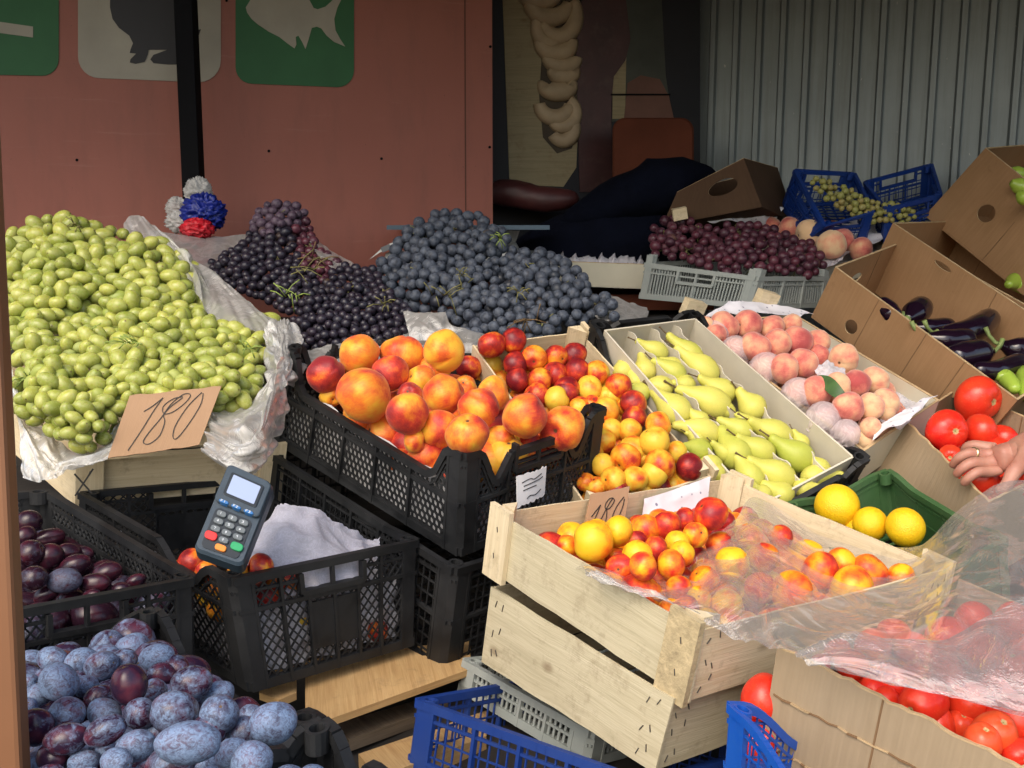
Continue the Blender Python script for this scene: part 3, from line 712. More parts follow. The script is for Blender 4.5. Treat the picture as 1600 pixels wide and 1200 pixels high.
def m_peach(name, yel, org, red, dark, rough=.38, fuzz=0.0, spot=.3):
    """blush driven by the object colour (red channel)"""
    m, t, b = mat(name); oi = oinfo(t); o, rv = rvec(t, oi); ch = sepc(t, oi)
    f = noise_(t, rv, .9, 2, .5); f2 = noise_(t, rv, 5, 6, .65)
    st = noise_(t, vmap(t, rv, (9, 9, 1.2)), 1.6, 4, .6)
    k = math_(t, 'ADD', math_(t, 'MULTIPLY', math_(t, 'SUBTRACT', f, .5), 1.7), ch[0])
    k = math_(t, 'ADD', k, math_(t, 'MULTIPLY', math_(t, 'SUBTRACT', f2, .5), .30))
    k = math_(t, 'ADD', k, math_(t, 'MULTIPLY', math_(t, 'SUBTRACT', st, .5), .35))
    c = ramp(t, k, [(.15, yel), (.42, org), (.68, red), (.98, dark)])
    sp = noise_(t, rv, 26, 3, .6); c = mix(t, math_(t, 'MULTIPLY', ramp(t, sp, [(.62, 0), (.72, 1)]), spot), c, (.75, .45, .16))
    br = noise_(t, rv, 7, 5, .7); c = mix(t, math_(t, 'MULTIPLY', ramp(t, br, [(.66, 0), (.74, 1)]), .45), c, (.16, .06, .02))
    c = scar(t, o, c, (.10, .05, .02), .06, .12)
    L(t, c, b.inputs['Base Color']); b.inputs['Roughness'].default_value = rough; b.inputs['Specular IOR Level'].default_value = .35
    L(t, ramp(t, f2, [(.35, rough - .06), (.7, rough + .15)]), b.inputs['Roughness'])
    if fuzz:
        b.inputs['Sheen Weight'].default_value = fuzz; b.inputs['Sheen Roughness'].default_value = .5; b.inputs['Sheen Tint'].default_value = (1, .85, .75, 1)
    b.inputs['Subsurface Weight'].default_value = .08; b.inputs['Subsurface Radius'].default_value = (.02, .006, .003); b.inputs['Subsurface Scale'].default_value = .3
    bump(t, sp, b, .06, .02); return m
M['nect'] = m_peach('big nectarine skin', (.80, .43, .035), (.80, .20, .02), (.58, .045, .022), (.24, .012, .02), .42, .15)
M['nect2'] = m_peach('small nectarine skin', (.78, .50, .05), (.80, .26, .02), (.50, .035, .02), (.17, .008, .014), .34)
M['apri'] = m_peach('apricot coloured nectarine skin', (.88, .50, .02), (.88, .22, .015), (.62, .04, .02), (.28, .012, .018), .33)
M['peach'] = m_peach('peach skin', (.76, .50, .28), (.74, .33, .20), (.62, .17, .13), (.42, .07, .07), .75, .5, .1)
def m_plum(name, blue, dark, red, bl=.5):
    m, t, b = mat(name); oi = oinfo(t); o, rv = rvec(t, oi); ch = sepc(t, oi)
    f = noise_(t, rv, 1.7, 7, .62, dist=.6); f2 = noise_(t, rv, 9, 6, .7); f3 = noise_(t, rv, .8, 3)
    c = mix(t, ramp(t, f3, [(.45, 0), (.75, 1)]), dark, red)
    k = math_(t, 'ADD', math_(t, 'ADD', f, math_(t, 'MULTIPLY', math_(t, 'SUBTRACT', f2, .5), .18)), math_(t, 'SUBTRACT', ch[0], .5))
    bloom = ramp(t, k, [(.36, 0), (.58, .95)])
    bc = mix(t, ramp(t, f2, [(.35, 0), (.65, 1)]), tuple(x * .62 for x in blue), blue)
    f4 = noise_(t, rv, 3.2, 5, .7, dist=1.2); c = mix(t, math_(t, 'MULTIPLY', bloom, ramp(t, f4, [(.38, .25), (.55, .92)])), c, bc)
    sp = noise_(t, rv, 22, 2); c = mix(t, ramp(t, sp, [(.70, 0), (.73, .7)]), c, (.28, .12, .05))
    c = scar(t, o, c, (.12, .07, .03), .05, .10)
    L(t, c, b.inputs['Base Color']); L(t, ramp(t, bloom, [(0, .22), (1, .62)]), b.inputs['Roughness']); b.inputs['Specular IOR Level'].default_value = .4
    bump(t, f2, b, .05, .05); return m
M['plum'] = m_plum('bloomy blue plum skin', (.22, .32, .50), (.030, .014, .035), (.13, .028, .045))
M['dplum'] = m_plum('dark plum skin', (.10, .12, .19), (.022, .008, .016), (.075, .012, .022))
def m_grape(name, base, dark, bloomc, rough=.3, sss=.0, bl=(.5, .75), amt=.6, spots=(.20, .12, .04), spotamt=.5, tip=True):
    m, t, b = mat(name); oi = oinfo(t); o, rv = rvec(t, oi)
    f = noise_(t, rv, 1.6, 5, .6); f2 = noise_(t, rv, 6, 5, .7)
    r1 = math_(t, 'FRACT', math_(t, 'MULTIPLY', oi.outputs['Random'], 17.3))
    c = mix(t, r1, base, dark)
    c = mix(t, math_(t, 'MULTIPLY', ramp(t, f, [(bl[0], 0), (bl[1], 1)]), amt), c, bloomc)
    c = mix(t, math_(t, 'MULTIPLY', ramp(t, f2, [(.60, 0), (.70, 1)]), spotamt), c, spots)
    if tip: c = scar(t, o, c, tuple(x * .6 for x in spots), .07, .16, -5)
    L(t, c, b.inputs['Base Color']); L(t, ramp(t, f, [(.4, rough), (.7, rough + .25)]), b.inputs['Roughness']); b.inputs['Specular IOR Level'].default_value = .4
    if sss:
        b.inputs['Subsurface Weight'].default_value = sss; b.inputs['Subsurface Radius'].default_value = (.6, 1, .25); b.inputs['Subsurface Scale'].default_value = .008
    return m
M['ggrape'] = m_grape('green grape skin', (.42, .43, .085), (.25, .29, .05), (.56, .56, .26), .2, .4, (.40, .75), .4, (.26, .20, .06), .28)
M['ggrape2'] = m_grape('dull green grape skin', (.26, .27, .07), (.30, .24, .08), (.4, .4, .2), .4, 0, spots=(.2, .13, .05))
M['bgrape'] = m_grape('black grape skin', (.012, .010, .018), (.022, .014, .024), (.05, .055, .08), .28, 0, (.45, .8), .6, (.02, .01, .01), .3)
M['blgrape'] = m_grape('dusty blue black grape skin', (.030, .037, .052), (.018, .021, .032), (.105, .125, .165), .5, 0, (.35, .65), .8, (.012, .012, .016), .8)
M['mgrape'] = m_grape('dusty mauve grape skin', (.075, .045, .07), (.04, .022, .04), (.16, .12, .16), .45, 0, (.4, .7), .7, (.03, .012, .012), .6)
M['rgrape'] = m_grape('dark red grape skin', (.10, .022, .035), (.045, .012, .022), (.17, .09, .12), .32, 0, (.45, .75), .5, (.03, .012, .012), .4)
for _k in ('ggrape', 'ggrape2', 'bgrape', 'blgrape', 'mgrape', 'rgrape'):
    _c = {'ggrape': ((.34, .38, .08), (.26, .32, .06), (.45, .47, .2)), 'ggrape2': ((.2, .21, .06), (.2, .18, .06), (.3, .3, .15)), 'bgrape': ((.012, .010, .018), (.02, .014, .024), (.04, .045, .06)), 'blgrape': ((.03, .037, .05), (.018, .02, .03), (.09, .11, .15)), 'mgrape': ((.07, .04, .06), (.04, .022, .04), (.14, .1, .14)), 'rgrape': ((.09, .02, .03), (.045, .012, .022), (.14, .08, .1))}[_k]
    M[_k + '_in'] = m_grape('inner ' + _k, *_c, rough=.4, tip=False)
def m_tomato():
    m, t, b = mat('tomato skin'); oi = oinfo(t); o, rv = rvec(t, oi); ch = sepc(t, oi)
    f = noise_(t, rv, 1.1, 3); f2 = noise_(t, rv, 14, 4)
    c = mix(t, ramp(t, f, [(.3, 0), (.75, 1)]), (.70, .016, .012), (.78, .055, .02))
    c = mix(t, math_(t, 'MULTIPLY', ch[1], .6), c, (.80, .13, .03))
    c = mix(t, math_(t, 'MULTIPLY', ramp(t, f2, [(.6, 0), (.75, 1)]), .2), c, (.8, .3, .15))
    c = scar(t, o, c, (.50, .36, .16), .12, .17); c = scar(t, o, c, (.22, .2, .06), .02, .05)
    L(t, c, b.inputs['Base Color']); b.inputs['Roughness'].default_value = .26; b.inputs['Specular IOR Level'].default_value = .45
    bump(t, f2, b, .03, .03); return m
M['tomato'] = m_tomato()
def m_pear():
    m, t, b = mat('pear skin'); oi = oinfo(t); o, rv = rvec(t, oi); ch = sepc(t, oi)
    f = noise_(t, rv, 1.2, 4); f2 = noise_(t, rv, 30, 3, .7)
    c = mix(t, math_(t, 'ADD', ch[0], math_(t, 'MULTIPLY', math_(t, 'SUBTRACT', f, .5), .8)), (.66, .60, .13), (.38, .44, .06))
    c = mix(t, math_(t, 'MULTIPLY', ramp(t, f2, [(.58, 0), (.68, 1)]), .55), c, (.30, .22, .06))
    c = mix(t, ramp(t, noise_(t, rv, 4, 6, .75), [(.63, 0), (.72, .5)]), c, (.32, .22, .07))
    L(t, c, b.inputs['Base Color']); b.inputs['Roughness'].default_value = .42; b.inputs['Specular IOR Level'].default_value = .35
    b.inputs['Subsurface Weight'].default_value = .1; b.inputs['Subsurface Radius'].default_value = (.5, .5, .1); b.inputs['Subsurface Scale'].default_value = .01
    bump(t, f2, b, .08, .02); return m
M['pear'] = m_pear()
def m_citrus():
    m, t, b = mat('orange peel'); oi = oinfo(t); o, rv = rvec(t, oi)
    f = noise_(t, rv, 1, 3); c = mix(t, ramp(t, f, [(.3, 0), (.7, 1)]), (.90, .60, .012), (.90, .50, .008))
    c = scar(t, o, c, (.35, .28, .05), .04, .09)
    L(t, c, b.inputs['Base Color']); b.inputs['Roughness'].default_value = .4
    vo = N(t, 'ShaderNodeTexVoronoi'); vo.inputs['Scale'].default_value = 22; L(t, rv, vo.inputs['Vector']); bump(t, vo.outputs['Distance'], b, .25, .03); return m
M['citrus'] = m_citrus()
def m_egg():
    m, t, b = mat('eggplant skin'); o = objc(t); f = noise_(t, o, 12, 4)
    L(t, mix(t, f, (.006, .003, .008), (.018, .006, .016)), b.inputs['Base Color']); b.inputs['Roughness'].default_value = .16; b.inputs['Coat Weight'].default_value = .3; b.inputs['Coat Roughness'].default_value = .12
    bump(t, noise_(t, o, 18, 3), b, .1, .01); return m
M['egg'] = m_egg()
M['calyx'] = m_simple('eggplant calyx', (.20, .26, .08), .6, .3, 40, .3)
M['pepper'] = m_simple('light green pepper skin', (.33, .47, .06), .25, .12, 12, .1, 20)
M['skin'] = None
def m_skin():
    m, t, b = mat('skin'); o = objc(t); f = noise_(t, o, 22, 5); f2 = noise_(t, o, 260, 3)
    L(t, mix(t, ramp(t, f, [(.3, 0), (.7, 1)]), (.48, .25, .18), (.40, .165, .12)), b.inputs['Base Color']); b.inputs['Roughness'].default_value = .5
    b.inputs['Subsurface Weight'].default_value = .15; b.inputs['Subsurface Radius'].default_value = (.8, .3, .15); b.inputs['Subsurface Scale'].default_value = .008
    bump(t, f2, b, .25, .001); return m
M['skin'] = m_skin()
def m_film(name, col, trans, rough=.15, haze=.3, cr=18, bs=.6, tlf=.2, gl_=.3):
    """thin plastic: clear part + white haze + shine, with fine creases"""
    m = bpy.data.materials.new(name); m.use_nodes = True; t = m.node_tree; t.nodes.clear()
    out = N(t, 'ShaderNodeOutputMaterial'); o = objc(t)
    tr = N(t, 'ShaderNodeBsdfTransparent'); tr.inputs[0].default_value = (.98, .98, .98, 1)
    df = N(t, 'ShaderNodeBsdfDiffuse'); df.inputs[0].default_value = c4(col)
    tl = N(t, 'ShaderNodeBsdfTranslucent'); tl.inputs[0].default_value = c4(col)
    gl = N(t, 'ShaderNodeBsdfGlossy'); gl.inputs['Roughness'].default_value = rough; gl.inputs[0].default_value = (.9, .9, .9, 1)
    m1 = N(t, 'ShaderNodeMixShader'); m1.inputs[0].default_value = tlf; L(t, df.outputs[0], m1.inputs[1]); L(t, tl.outputs[0], m1.inputs[2])
    n1 = noise_(t, o, cr, 6, .6, dist=1.4); n2 = noise_(t, o, cr * .35, 4, .5, dist=1)
    rid = math_(t, 'SUBTRACT', 1.0, math_(t, 'ABSOLUTE', math_(t, 'MULTIPLY', math_(t, 'SUBTRACT', n1, .5), 16.0), None), True)
    fac = math_(t, 'ADD', 1 - trans, math_(t, 'MULTIPLY', rid, haze * .5), True)
    fac = math_(t, 'ADD', fac, math_(t, 'MULTIPLY', math_(t, 'SUBTRACT', n2, .5), haze * .8), True)
    m2 = N(t, 'ShaderNodeMixShader'); L(t, fac, m2.inputs[0]); L(t, tr.outputs[0], m2.inputs[1]); L(t, m1.outputs[0], m2.inputs[2])
    fr = N(t, 'ShaderNodeLayerWeight'); fr.inputs['Blend'].default_value = .30
    m3 = N(t, 'ShaderNodeMixShader'); L(t, math_(t, 'ADD', math_(t, 'MULTIPLY', fr.outputs['Fresnel'], gl_), .015), m3.inputs[0]); L(t, m2.outputs[0], m3.inputs[1]); L(t, gl.outputs[0], m3.inputs[2])
    bp_ = N(t, 'ShaderNodeBump'); bp_.inputs['Strength'].default_value = bs; bp_.inputs['Distance'].default_value = .004
    L(t, math_(t, 'ADD', rid, math_(t, 'MULTIPLY', n2, 2)), bp_.inputs['Height'])
    for n in (df, tl, gl): L(t, bp_.outputs[0], n.inputs['Normal'])
    L(t, bp_.outputs[0], fr.inputs['Normal'])
    L(t, m3.outputs[0], out.inputs[0]); return m
M['film'] = m_film('clear plastic film', (.92, .89, .87), .76, .12, .16, 7, .5, .12, .42)
M['bag'] = m_film('milky plastic bag', (.88, .87, .84), .46, .22, .3, 9, .3, .3, .45)
M['net'] = m_film('white net cloth', (.70, .69, .80), .34, .8, .3, 60, .4)
M['tissue'] = m_film('white tissue paper', (.80, .77, .82), .12, .7, .3, 20, .6)
def m_dots():
    m, t, b = mat('dotted wrapping paper'); o = objc(t)
    vo = N(t, 'ShaderNodeTexVoronoi'); vo.inputs['Scale'].default_value = 55; vo.inputs['Randomness'].default_value = .45; L(t, o, vo.inputs['Vector'])
    c = mix(t, ramp(t, vo.outputs['Distance'], [(.14, 1), (.20, 0)]), (.74, .72, .76), (.22, .22, .30))
    L(t, c, b.inputs['Base Color']); b.inputs['Roughness'].default_value = .8; bump(t, noise_(t, o, 25, 5), b, .3, .006); return m
M['dots'] = m_dots()
M['paper'] = m_simple('white paper', (.72, .70, .70), .8, .06, 20, .3, 25)
M['netcard'] = m_simple('pale tray divider card', (.58, .53, .42), .85, .08, 12, .15)
M['purple'] = m_simple('purple liner paper', (.30, .24, .55), .7, .1, 10, .2)
# ------------------------------------------------------------------ fruit meshes (unit size, shared by all copies)
def sphere_mesh(name, m, fn, nu=28, nv=16):
    mb = MB(); rows = []
    for i in range(nv + 1):
        th = math.pi * i / nv; row = []
        for j in range(nu):
            ph = 2 * math.pi * j / nu; row.append(fn(th, ph))
        rows.append(row)
    b = 0; mb.v = [tuple(rows[0][0])] ; idx = [[0] * nu]
    for i in range(1, nv):
        idx.append(list(range(len(mb.v), len(mb.v) + nu))); mb.v += [tuple(p) for p in rows[i]]
    mb.v.append(tuple(rows[nv][0])); idx.append([len(mb.v) - 1] * nu)
    for i in range(nv):
        for j in range(nu):
            j2 = (j + 1) % nu; q = [idx[i][j], idx[i + 1][j], idx[i + 1][j2], idx[i][j2]]
            q = [x for k, x in enumerate(q) if x not in q[:k]]; mb.face(q)
    me = bpy.data.meshes.new(name); me.from_pydata(mb.v, [], mb.f); me.materials.append(m)
    me.polygons.foreach_set('use_smooth', [True] * len(mb.f)); me.update(); return me
def sph(th, ph, r): return Vector((math.sin(th) * math.cos(ph), math.sin(th) * math.sin(ph), math.cos(th))) * r
def wrapd(a, c=0): return (a - c + math.pi) % (2 * math.pi) - math.pi
def peach_fn(seed, cleft=.06, dim=.2, lump=.05):
    so = Vector((seed * 3.1, seed * 1.7, 0))
    def fn(th, ph):
        r = 1 - dim * math.exp(-(th / .30) ** 2) - cleft * math.exp(-(wrapd(ph) / .16) ** 2) * math.sin(th) ** .7 * (1 if th < 2.9 else .3)
        p = sph(th, ph, 1); r += lump * noise.noise(p * 1.1 + so) + .01 * noise.noise(p * 3 + so)
        v = sph(th, ph, r); v.z *= .95; return v
    return fn
def mset(kind, m, mk, n): return [sphere_mesh(kind, m, mk(i + 1), *((36, 22))) for i in range(n)]
ME = {
 'nect': mset('nectarine', M['nect'], lambda s: peach_fn(s, .10, .26, .13), 5),
 'nect2': mset('nectarine', M['nect2'], lambda s: peach_fn(s, .03, .14, .06), 4),
 'apri': mset('apricot', M['apri'], lambda s: peach_fn(s, .04, .16, .07), 4),
 'peach': mset('peach', M['peach'], lambda s: peach_fn(s, .07, .2, .08), 4)}
def plum_fn(seed):
    so = Vector((seed * 5.1, 0, seed))
    def fn(th, ph):
        r = 1 - .10 * math.exp(-(th / .25) ** 2) - .06 * math.exp(-(wrapd(ph) / .12) ** 2) * math.sin(th)
        p = sph(th, ph, 1); r += .06 * noise.noise(p * 1.1 + so); v = sph(th, ph, r); v.z *= 1.24; return v
    return fn
ME['plum'] = mset('plum', M['plum'], plum_fn, 4); ME['dplum'] = mset('plum', M['dplum'], plum_fn, 3)
def tom_fn(seed):
    so = Vector((seed * 2.3, seed, 0)); nr = 4 + seed
    def fn(th, ph):
        r = 1 - .16 * math.exp(-(th / .28) ** 2) - .03 * (.5 + .5 * math.cos(nr * ph)) * math.exp(-(th / .9) ** 2)
        p = sph(th, ph, 1); r += .07 * noise.noise(p * .9 + so); v = sph(th, ph, r); v.z *= .88; return v
    return fn
ME['tomato'] = mset('tomato', M['tomato'], tom_fn, 4)
ME['ptomato'] = [sphere_mesh('tomato', M['tomato'], lambda th, ph, s=s: Vector((1, 1, 1.22)) * 1 and Vector([a * b for a, b in zip(tom_fn(s)(th, ph), (1, 1, 1.35))]), 32, 20) for s in (1, 2)]
ME['citrus'] = mset('orange', M['citrus'], lambda s: (lambda th, ph: sph(th, ph, 1 - .03 * math.exp(-(th / .15) ** 2) + .02 * noise.noise(sph(th, ph, 1.2) + Vector((s, 0, 0))))), 3)
def berry(kind, m, el, nu=14, nv=9, n=3):
    return [sphere_mesh(kind, m, (lambda th, ph, s=s: Vector([a * b for a, b in zip(sph(th, ph, 1 + .07 * noise.noise(sph(th, ph, 1) + Vector((s * 3, 0, 0)))), (1, 1, el))])), nu, nv) for s in range(n)]
ME['ggrape'] = berry('berry', M['ggrape'], 1.42, 18, 12); ME['ggrape2'] = berry('berry', M['ggrape2'], 1.1, 10, 7, 2)
ME['bgrape'] = berry('berry', M['bgrape'], 1.08); ME['blgrape'] = berry('berry', M['blgrape'], 1.06); ME['mgrape'] = berry('berry', M['mgrape'], 1.1); ME['rgrape'] = berry('berry', M['rgrape'], 1.04)
def rot_rand(r): return Matrix.Rotation(r.uniform(0, 6.28), 3, 'X') @ Matrix.Rotation(r.uniform(0, 6.28), 3, 'Y') @ Matrix.Rotation(r.uniform(0, 6.28), 3, 'Z')
def face_dir(v, spin=0):
    """rotation taking local +Z to v"""
    return v.to_track_quat('Z', 'Y').to_matrix() @ Matrix.Rotation(spin, 3, 'Z')
def inst(name, me, loc, s, rot, col=None, parent=None, ploc=None):
    o = bpy.data.objects.new(name, me); COL.objects.link(o)
    if parent is not None: o.parent = parent; loc = Vector(loc) - ploc
    o.location = loc; o.rotation_euler = rot.to_euler(); o.scale = (s, s, s) if not isinstance(s, tuple) else s
    if col: o.color = (col[0], col[1], col[2], 1)
    return o
# ------------------------------------------------------------------ labels that single a fruit out: colour, place in its crate, size
REG = []
def reg(o, key, desc, place, cat, group, size): REG.append((o, key, desc, place, cat, group, size))
SIZES = {1: [''], 2: ['larger ', 'smaller '], 3: ['largest ', 'medium ', 'smallest '], 4: ['largest ', 'second largest ', 'third largest ', 'smallest '], 5: ['largest ', 'second largest ', 'medium ', 'second smallest ', 'smallest '], 6: ['largest ', 'second largest ', 'third largest ', 'third smallest ', 'second smallest ', 'smallest ']}
def finish_labels():
    cells = {}
    for r in REG: cells.setdefault((r[1], r[2], r[3]), []).append(r)
    for (k, desc, place), rs in cells.items():
        rs.sort(key=lambda r: -r[6])
        for i, r in enumerate(rs):
            n = len(rs); sz = SIZES[n][i] if n in SIZES else ('larger ' if i < n / 2 else 'smaller ')
            tag(r[0], (sz + desc + ' ' + place).strip(), r[4], r[5])
def cell_words(bx, p, where):
    d = p - bx.T['F']; a = (bx.T['R'] - bx.T['F']); b = (bx.T['L'] - bx.T['F'])
    u = d.dot(a) / a.dot(a); v = d.dot(b) / b.dot(b)
    return u, v
def place_words(u, v, where, rows=('near', 'mid', 'far'), cols=('front', 'centre', 'back')):
    r = rows[0 if v < .34 else 1 if v < .67 else 2]; c = cols[0 if u < .34 else 1 if u < .67 else 2]
    return f'in the {r} {c} of {where}'
def settle(bx, px, py, p, k, s):
    """a fruit whose centre would stand in or outside a wall moves back along its sight line until it is inside"""
    r = ray(px, py); a = (bx.T['R'] - bx.T['F']).normalized(); b = (bx.T['L'] - bx.T['F']).normalized()
    for _ in range(40):
        q = CAM + r * k; d = q - bx.T['F']; z = d.dot(bx.up); ab = a.dot(b); x = (d.dot(a) - ab * d.dot(b)) / (1 - ab * ab); y = (d.dot(b) - ab * d.dot(a)) / (1 - ab * ab)
        zz = z + getattr(bx, 'drop', 0) - .002; m_ = s * 1.0 if zz <= 0 else math.sqrt(max(0, s * s - zz * zz))
        m_ += .004
        if (x >= m_ and y >= m_) or z < -bx.h + s: break
        k += .004
    for _ in range(25):
        q = CAM + r * k; d = q - bx.T['F']; z = d.dot(bx.up); ab = a.dot(b); x = (d.dot(a) - ab * d.dot(b)) / (1 - ab * ab); y = (d.dot(b) - ab * d.dot(a)) / (1 - ab * ab)
        m_ = (s if z <= 0 else math.sqrt(max(0, s * s - z * z))) * .9
        if x <= bx.a - m_ and y <= bx.b - m_: break
        k -= .004
    return CAM + r * k, k
def redword(k, words):
    return words[0] if k < .38 else words[1] if k < .62 else words[2]
def fruits(key, kind, items, where, name, cat, group, words, off=.0, meshes=None, seed=1, bulge=0.0, stemfrac=.0):
    """items: (px, py, r_px, redness[, dx, dz]) -> one object each, resting in the crate at its real size"""
    bx = BX[key]; rr = random.Random(seed); ms = ME[kind]
    for it in items:
        px, py, rp, red = it[:4]; o_ = off + (it[4] if len(it) > 4 else 0)
        p, k = bx.locate(px, py, o_); s = rp * k / FPX; p, k = settle(bx, px, py, p, k, s); s = rp * k / FPX
        u, v = cell_words(bx, p, where)
        if len(it) > 5: rot = face_dir(Vector(it[5]).normalized(), rr.uniform(0, 6))
        else: rot = rot_rand(rr)
        o = inst(name, rr.choice(ms), p, (s * rr.uniform(.96, 1.05), s * rr.uniform(.96, 1.05), s * rr.uniform(.94, 1.04)), rot, (red, it[6] if len(it) > 6 else rr.random() * .3, rr.random()))
        reg(o, key + kind, redword(red, words), place_words(u, v, where), cat, group, s)
def filler(key, kind, r, off, where, name, cat, group, words, redr=(.2, .8), seed=5, margin=.02, u0=0, u1=1, v0=0, v1=1, jit=.3, step=1.95):
    bx = BX[key]; rr = random.Random(seed); y = margin + r; row = 0
    while y < bx.b - margin - r * .6:
        x = margin + r + (r if row % 2 else 0)
        while x < bx.a - margin - r * .5:
            if u0 <= x / bx.a <= u1 and v0 <= y / bx.b <= v1:
                p = bx.W(x + rr.uniform(-1, 1) * r * jit, y + rr.uniform(-1, 1) * r * jit, 0) + bx.up * (off + rr.uniform(-.2, .2) * r)
                red = rr.uniform(*redr); o = inst(name, rr.choice(ME[kind]), p, r * rr.uniform(.93, 1.06), rot_rand(rr), (red, rr.random() * .4, rr.random()))
                reg(o, key + kind, 'buried ' + redword(red, words), place_words(x / bx.a, y / bx.b, where), cat, group, r * o.scale[0])
            x += r * step
        y += r * step * .9; row += 1
def Z(ox, oy, s): return lambda L_: [(ox + a[0] / s, oy + a[1] / s, a[2] / s) + tuple(a[3:]) for a in L_]
z1 = Z(400, 480, 2.857); z2 = Z(860, 460, 2.963); z5 = Z(700, 720, 2.5); z6 = Z(1100, 540, 1.818); z7 = Z(1000, 220, 2.667); z3 = Z(0, 680, 2.308)
NW = ('yellow orange nectarine', 'red blushed orange nectarine', 'deep red nectarine')
VIEW = (-.1, -1, .35)
BX['A'].drop = .062; BX['U'].drop = .03
fruits('A', 'nect', z1([
 (315, 300, 84, .86, .02), (465, 210, 96, .40, .05), (655, 215, 97, .45, .05), (840, 200, 94, .20, .07), (600, 292, 84, .80, .04), (480, 392, 122, .38, .06), (790, 275, 75, .30, .03), (735, 325, 72, .36, .03),
 (330, 398, 50, .1, 0), (676, 472, 99, .50, .05), (838, 388, 93, .50, .05), (565, 570, 88, .62, .0), (708, 598, 52, .4, 0), (822, 545, 86, .42, .02), (940, 568, 100, .55, .06, (.1, -.4, 1)),
 (995, 452, 98, .58, .05), (1060, 385, 78, .42, .02), (1197, 487, 106, .56, .06), (1365, 545, 103, .48, .05, (-.45, -1, .1)), (1092, 592, 68, .4, 0), (1122, 672, 96, .22, .02, (.1, -.3, 1)), (762, 668, 95, .55, .01),
 (930, 365, 60, .45, 0), (1262, 690, 60, .12, -.01), (1225, 610, 55, .75, -.01), (690, 395, 62, .7, .01), (1010, 735, 50, .3, -.02), (650, 690, 60, .4, -.02), (1340, 640, 50, .7, -.02)]),
 'the upper black crate', 'nectarine', 'nectarine', 'big nectarines in the upper black crate', NW, off=-.045, seed=3)
filler('A', 'nect', .042, -.092, 'the upper black crate', 'nectarine', 'nectarine', 'big nectarines in the upper black crate', NW, (.3, .8), seed=8)
SW = ('small yellow nectarine', 'small orange nectarine', 'small dark red nectarine')
fruits('H', 'nect2', z1([(1052, 168, 64, .72, .04), (1150, 150, 60, .9, .04), (1046, 255, 62, .25, .01), (1157, 256, 58, .88, .01), (1240, 228, 60, .42, .02), (1340, 222, 56, .66, .02), (1422, 212, 56, .85, .02), (950, 270, 60, .85, .0), (975, 318, 54, .3, 0),
  (1088, 335, 60, .22, .01), (1167, 325, 57, .92, .01), (1267, 325, 58, .62, .01), (1335, 300, 58, .72, .01), (1435, 284, 60, .85, .02), (1525, 292, 54, .4, .02), (1250, 395, 60, .7, 0), (1342, 410, 60, .12, .01), (1387, 378, 58, .9, .01), (1488, 365, 60, .08, .01), (1440, 450, 50, .3), (1565, 398, 50, .1), (1548, 455, 56, .3),
  (1500, 440, 50, .5), (1470, 500, 50, .3), (1560, 335, 40, .3)])
  + z2([(215, 365, 60, .45, .02), (75, 440, 60, .85, .01), (182, 435, 60, .12, .01), (315, 425, 62, .62, .02), (30, 485, 58, .2), (278, 472, 52, .15), (135, 520, 50, .7), (385, 505, 64, .78, .02), (258, 540, 64, .28, .01), (388, 572, 62, .85, .01), (282, 628, 56, .2), (368, 630, 56, .2, .01), (500, 606, 64, .3, .03),
  (245, 680, 60, .42, .01), (482, 682, 72, .12, .04), (382, 722, 66, .22, .01), (348, 757, 72, .45, .03), (582, 730, 52, .15, .01), (242, 790, 56, .1, .02), (507, 790, 72, .42, .03), (642, 800, 68, .92, .02), (632, 850, 72, .2, .03), (478, 832, 68, .15, .02), (290, 860, 62, .3, .02), (392, 855, 62, .3, .02), (212, 890, 50, .3), (512, 893, 50, .8, .01), (312, 905, 50, .85, .01), (430, 905, 50, .2, .01),
  (200, 740, 50, .3), (160, 640, 52, .3), (150, 800, 48, .2), (330, 800, 50, .5), (430, 760, 50, .3), (570, 880, 50, .3), (165, 870, 46, .4), (350, 520, 46, .3)]),
 'the middle wooden crate', 'nectarine', 'nectarine', 'small nectarines in the middle wooden crate', SW, off=-.005, seed=11)
filler('H', 'nect2', .030, -.045, 'the middle wooden crate', 'nectarine', 'nectarine', 'small nectarines in the middle wooden crate', SW, (.1, .8), seed=18, step=1.9)
AW = ('golden yellow nectarine', 'blushed orange nectarine', 'crimson nectarine')
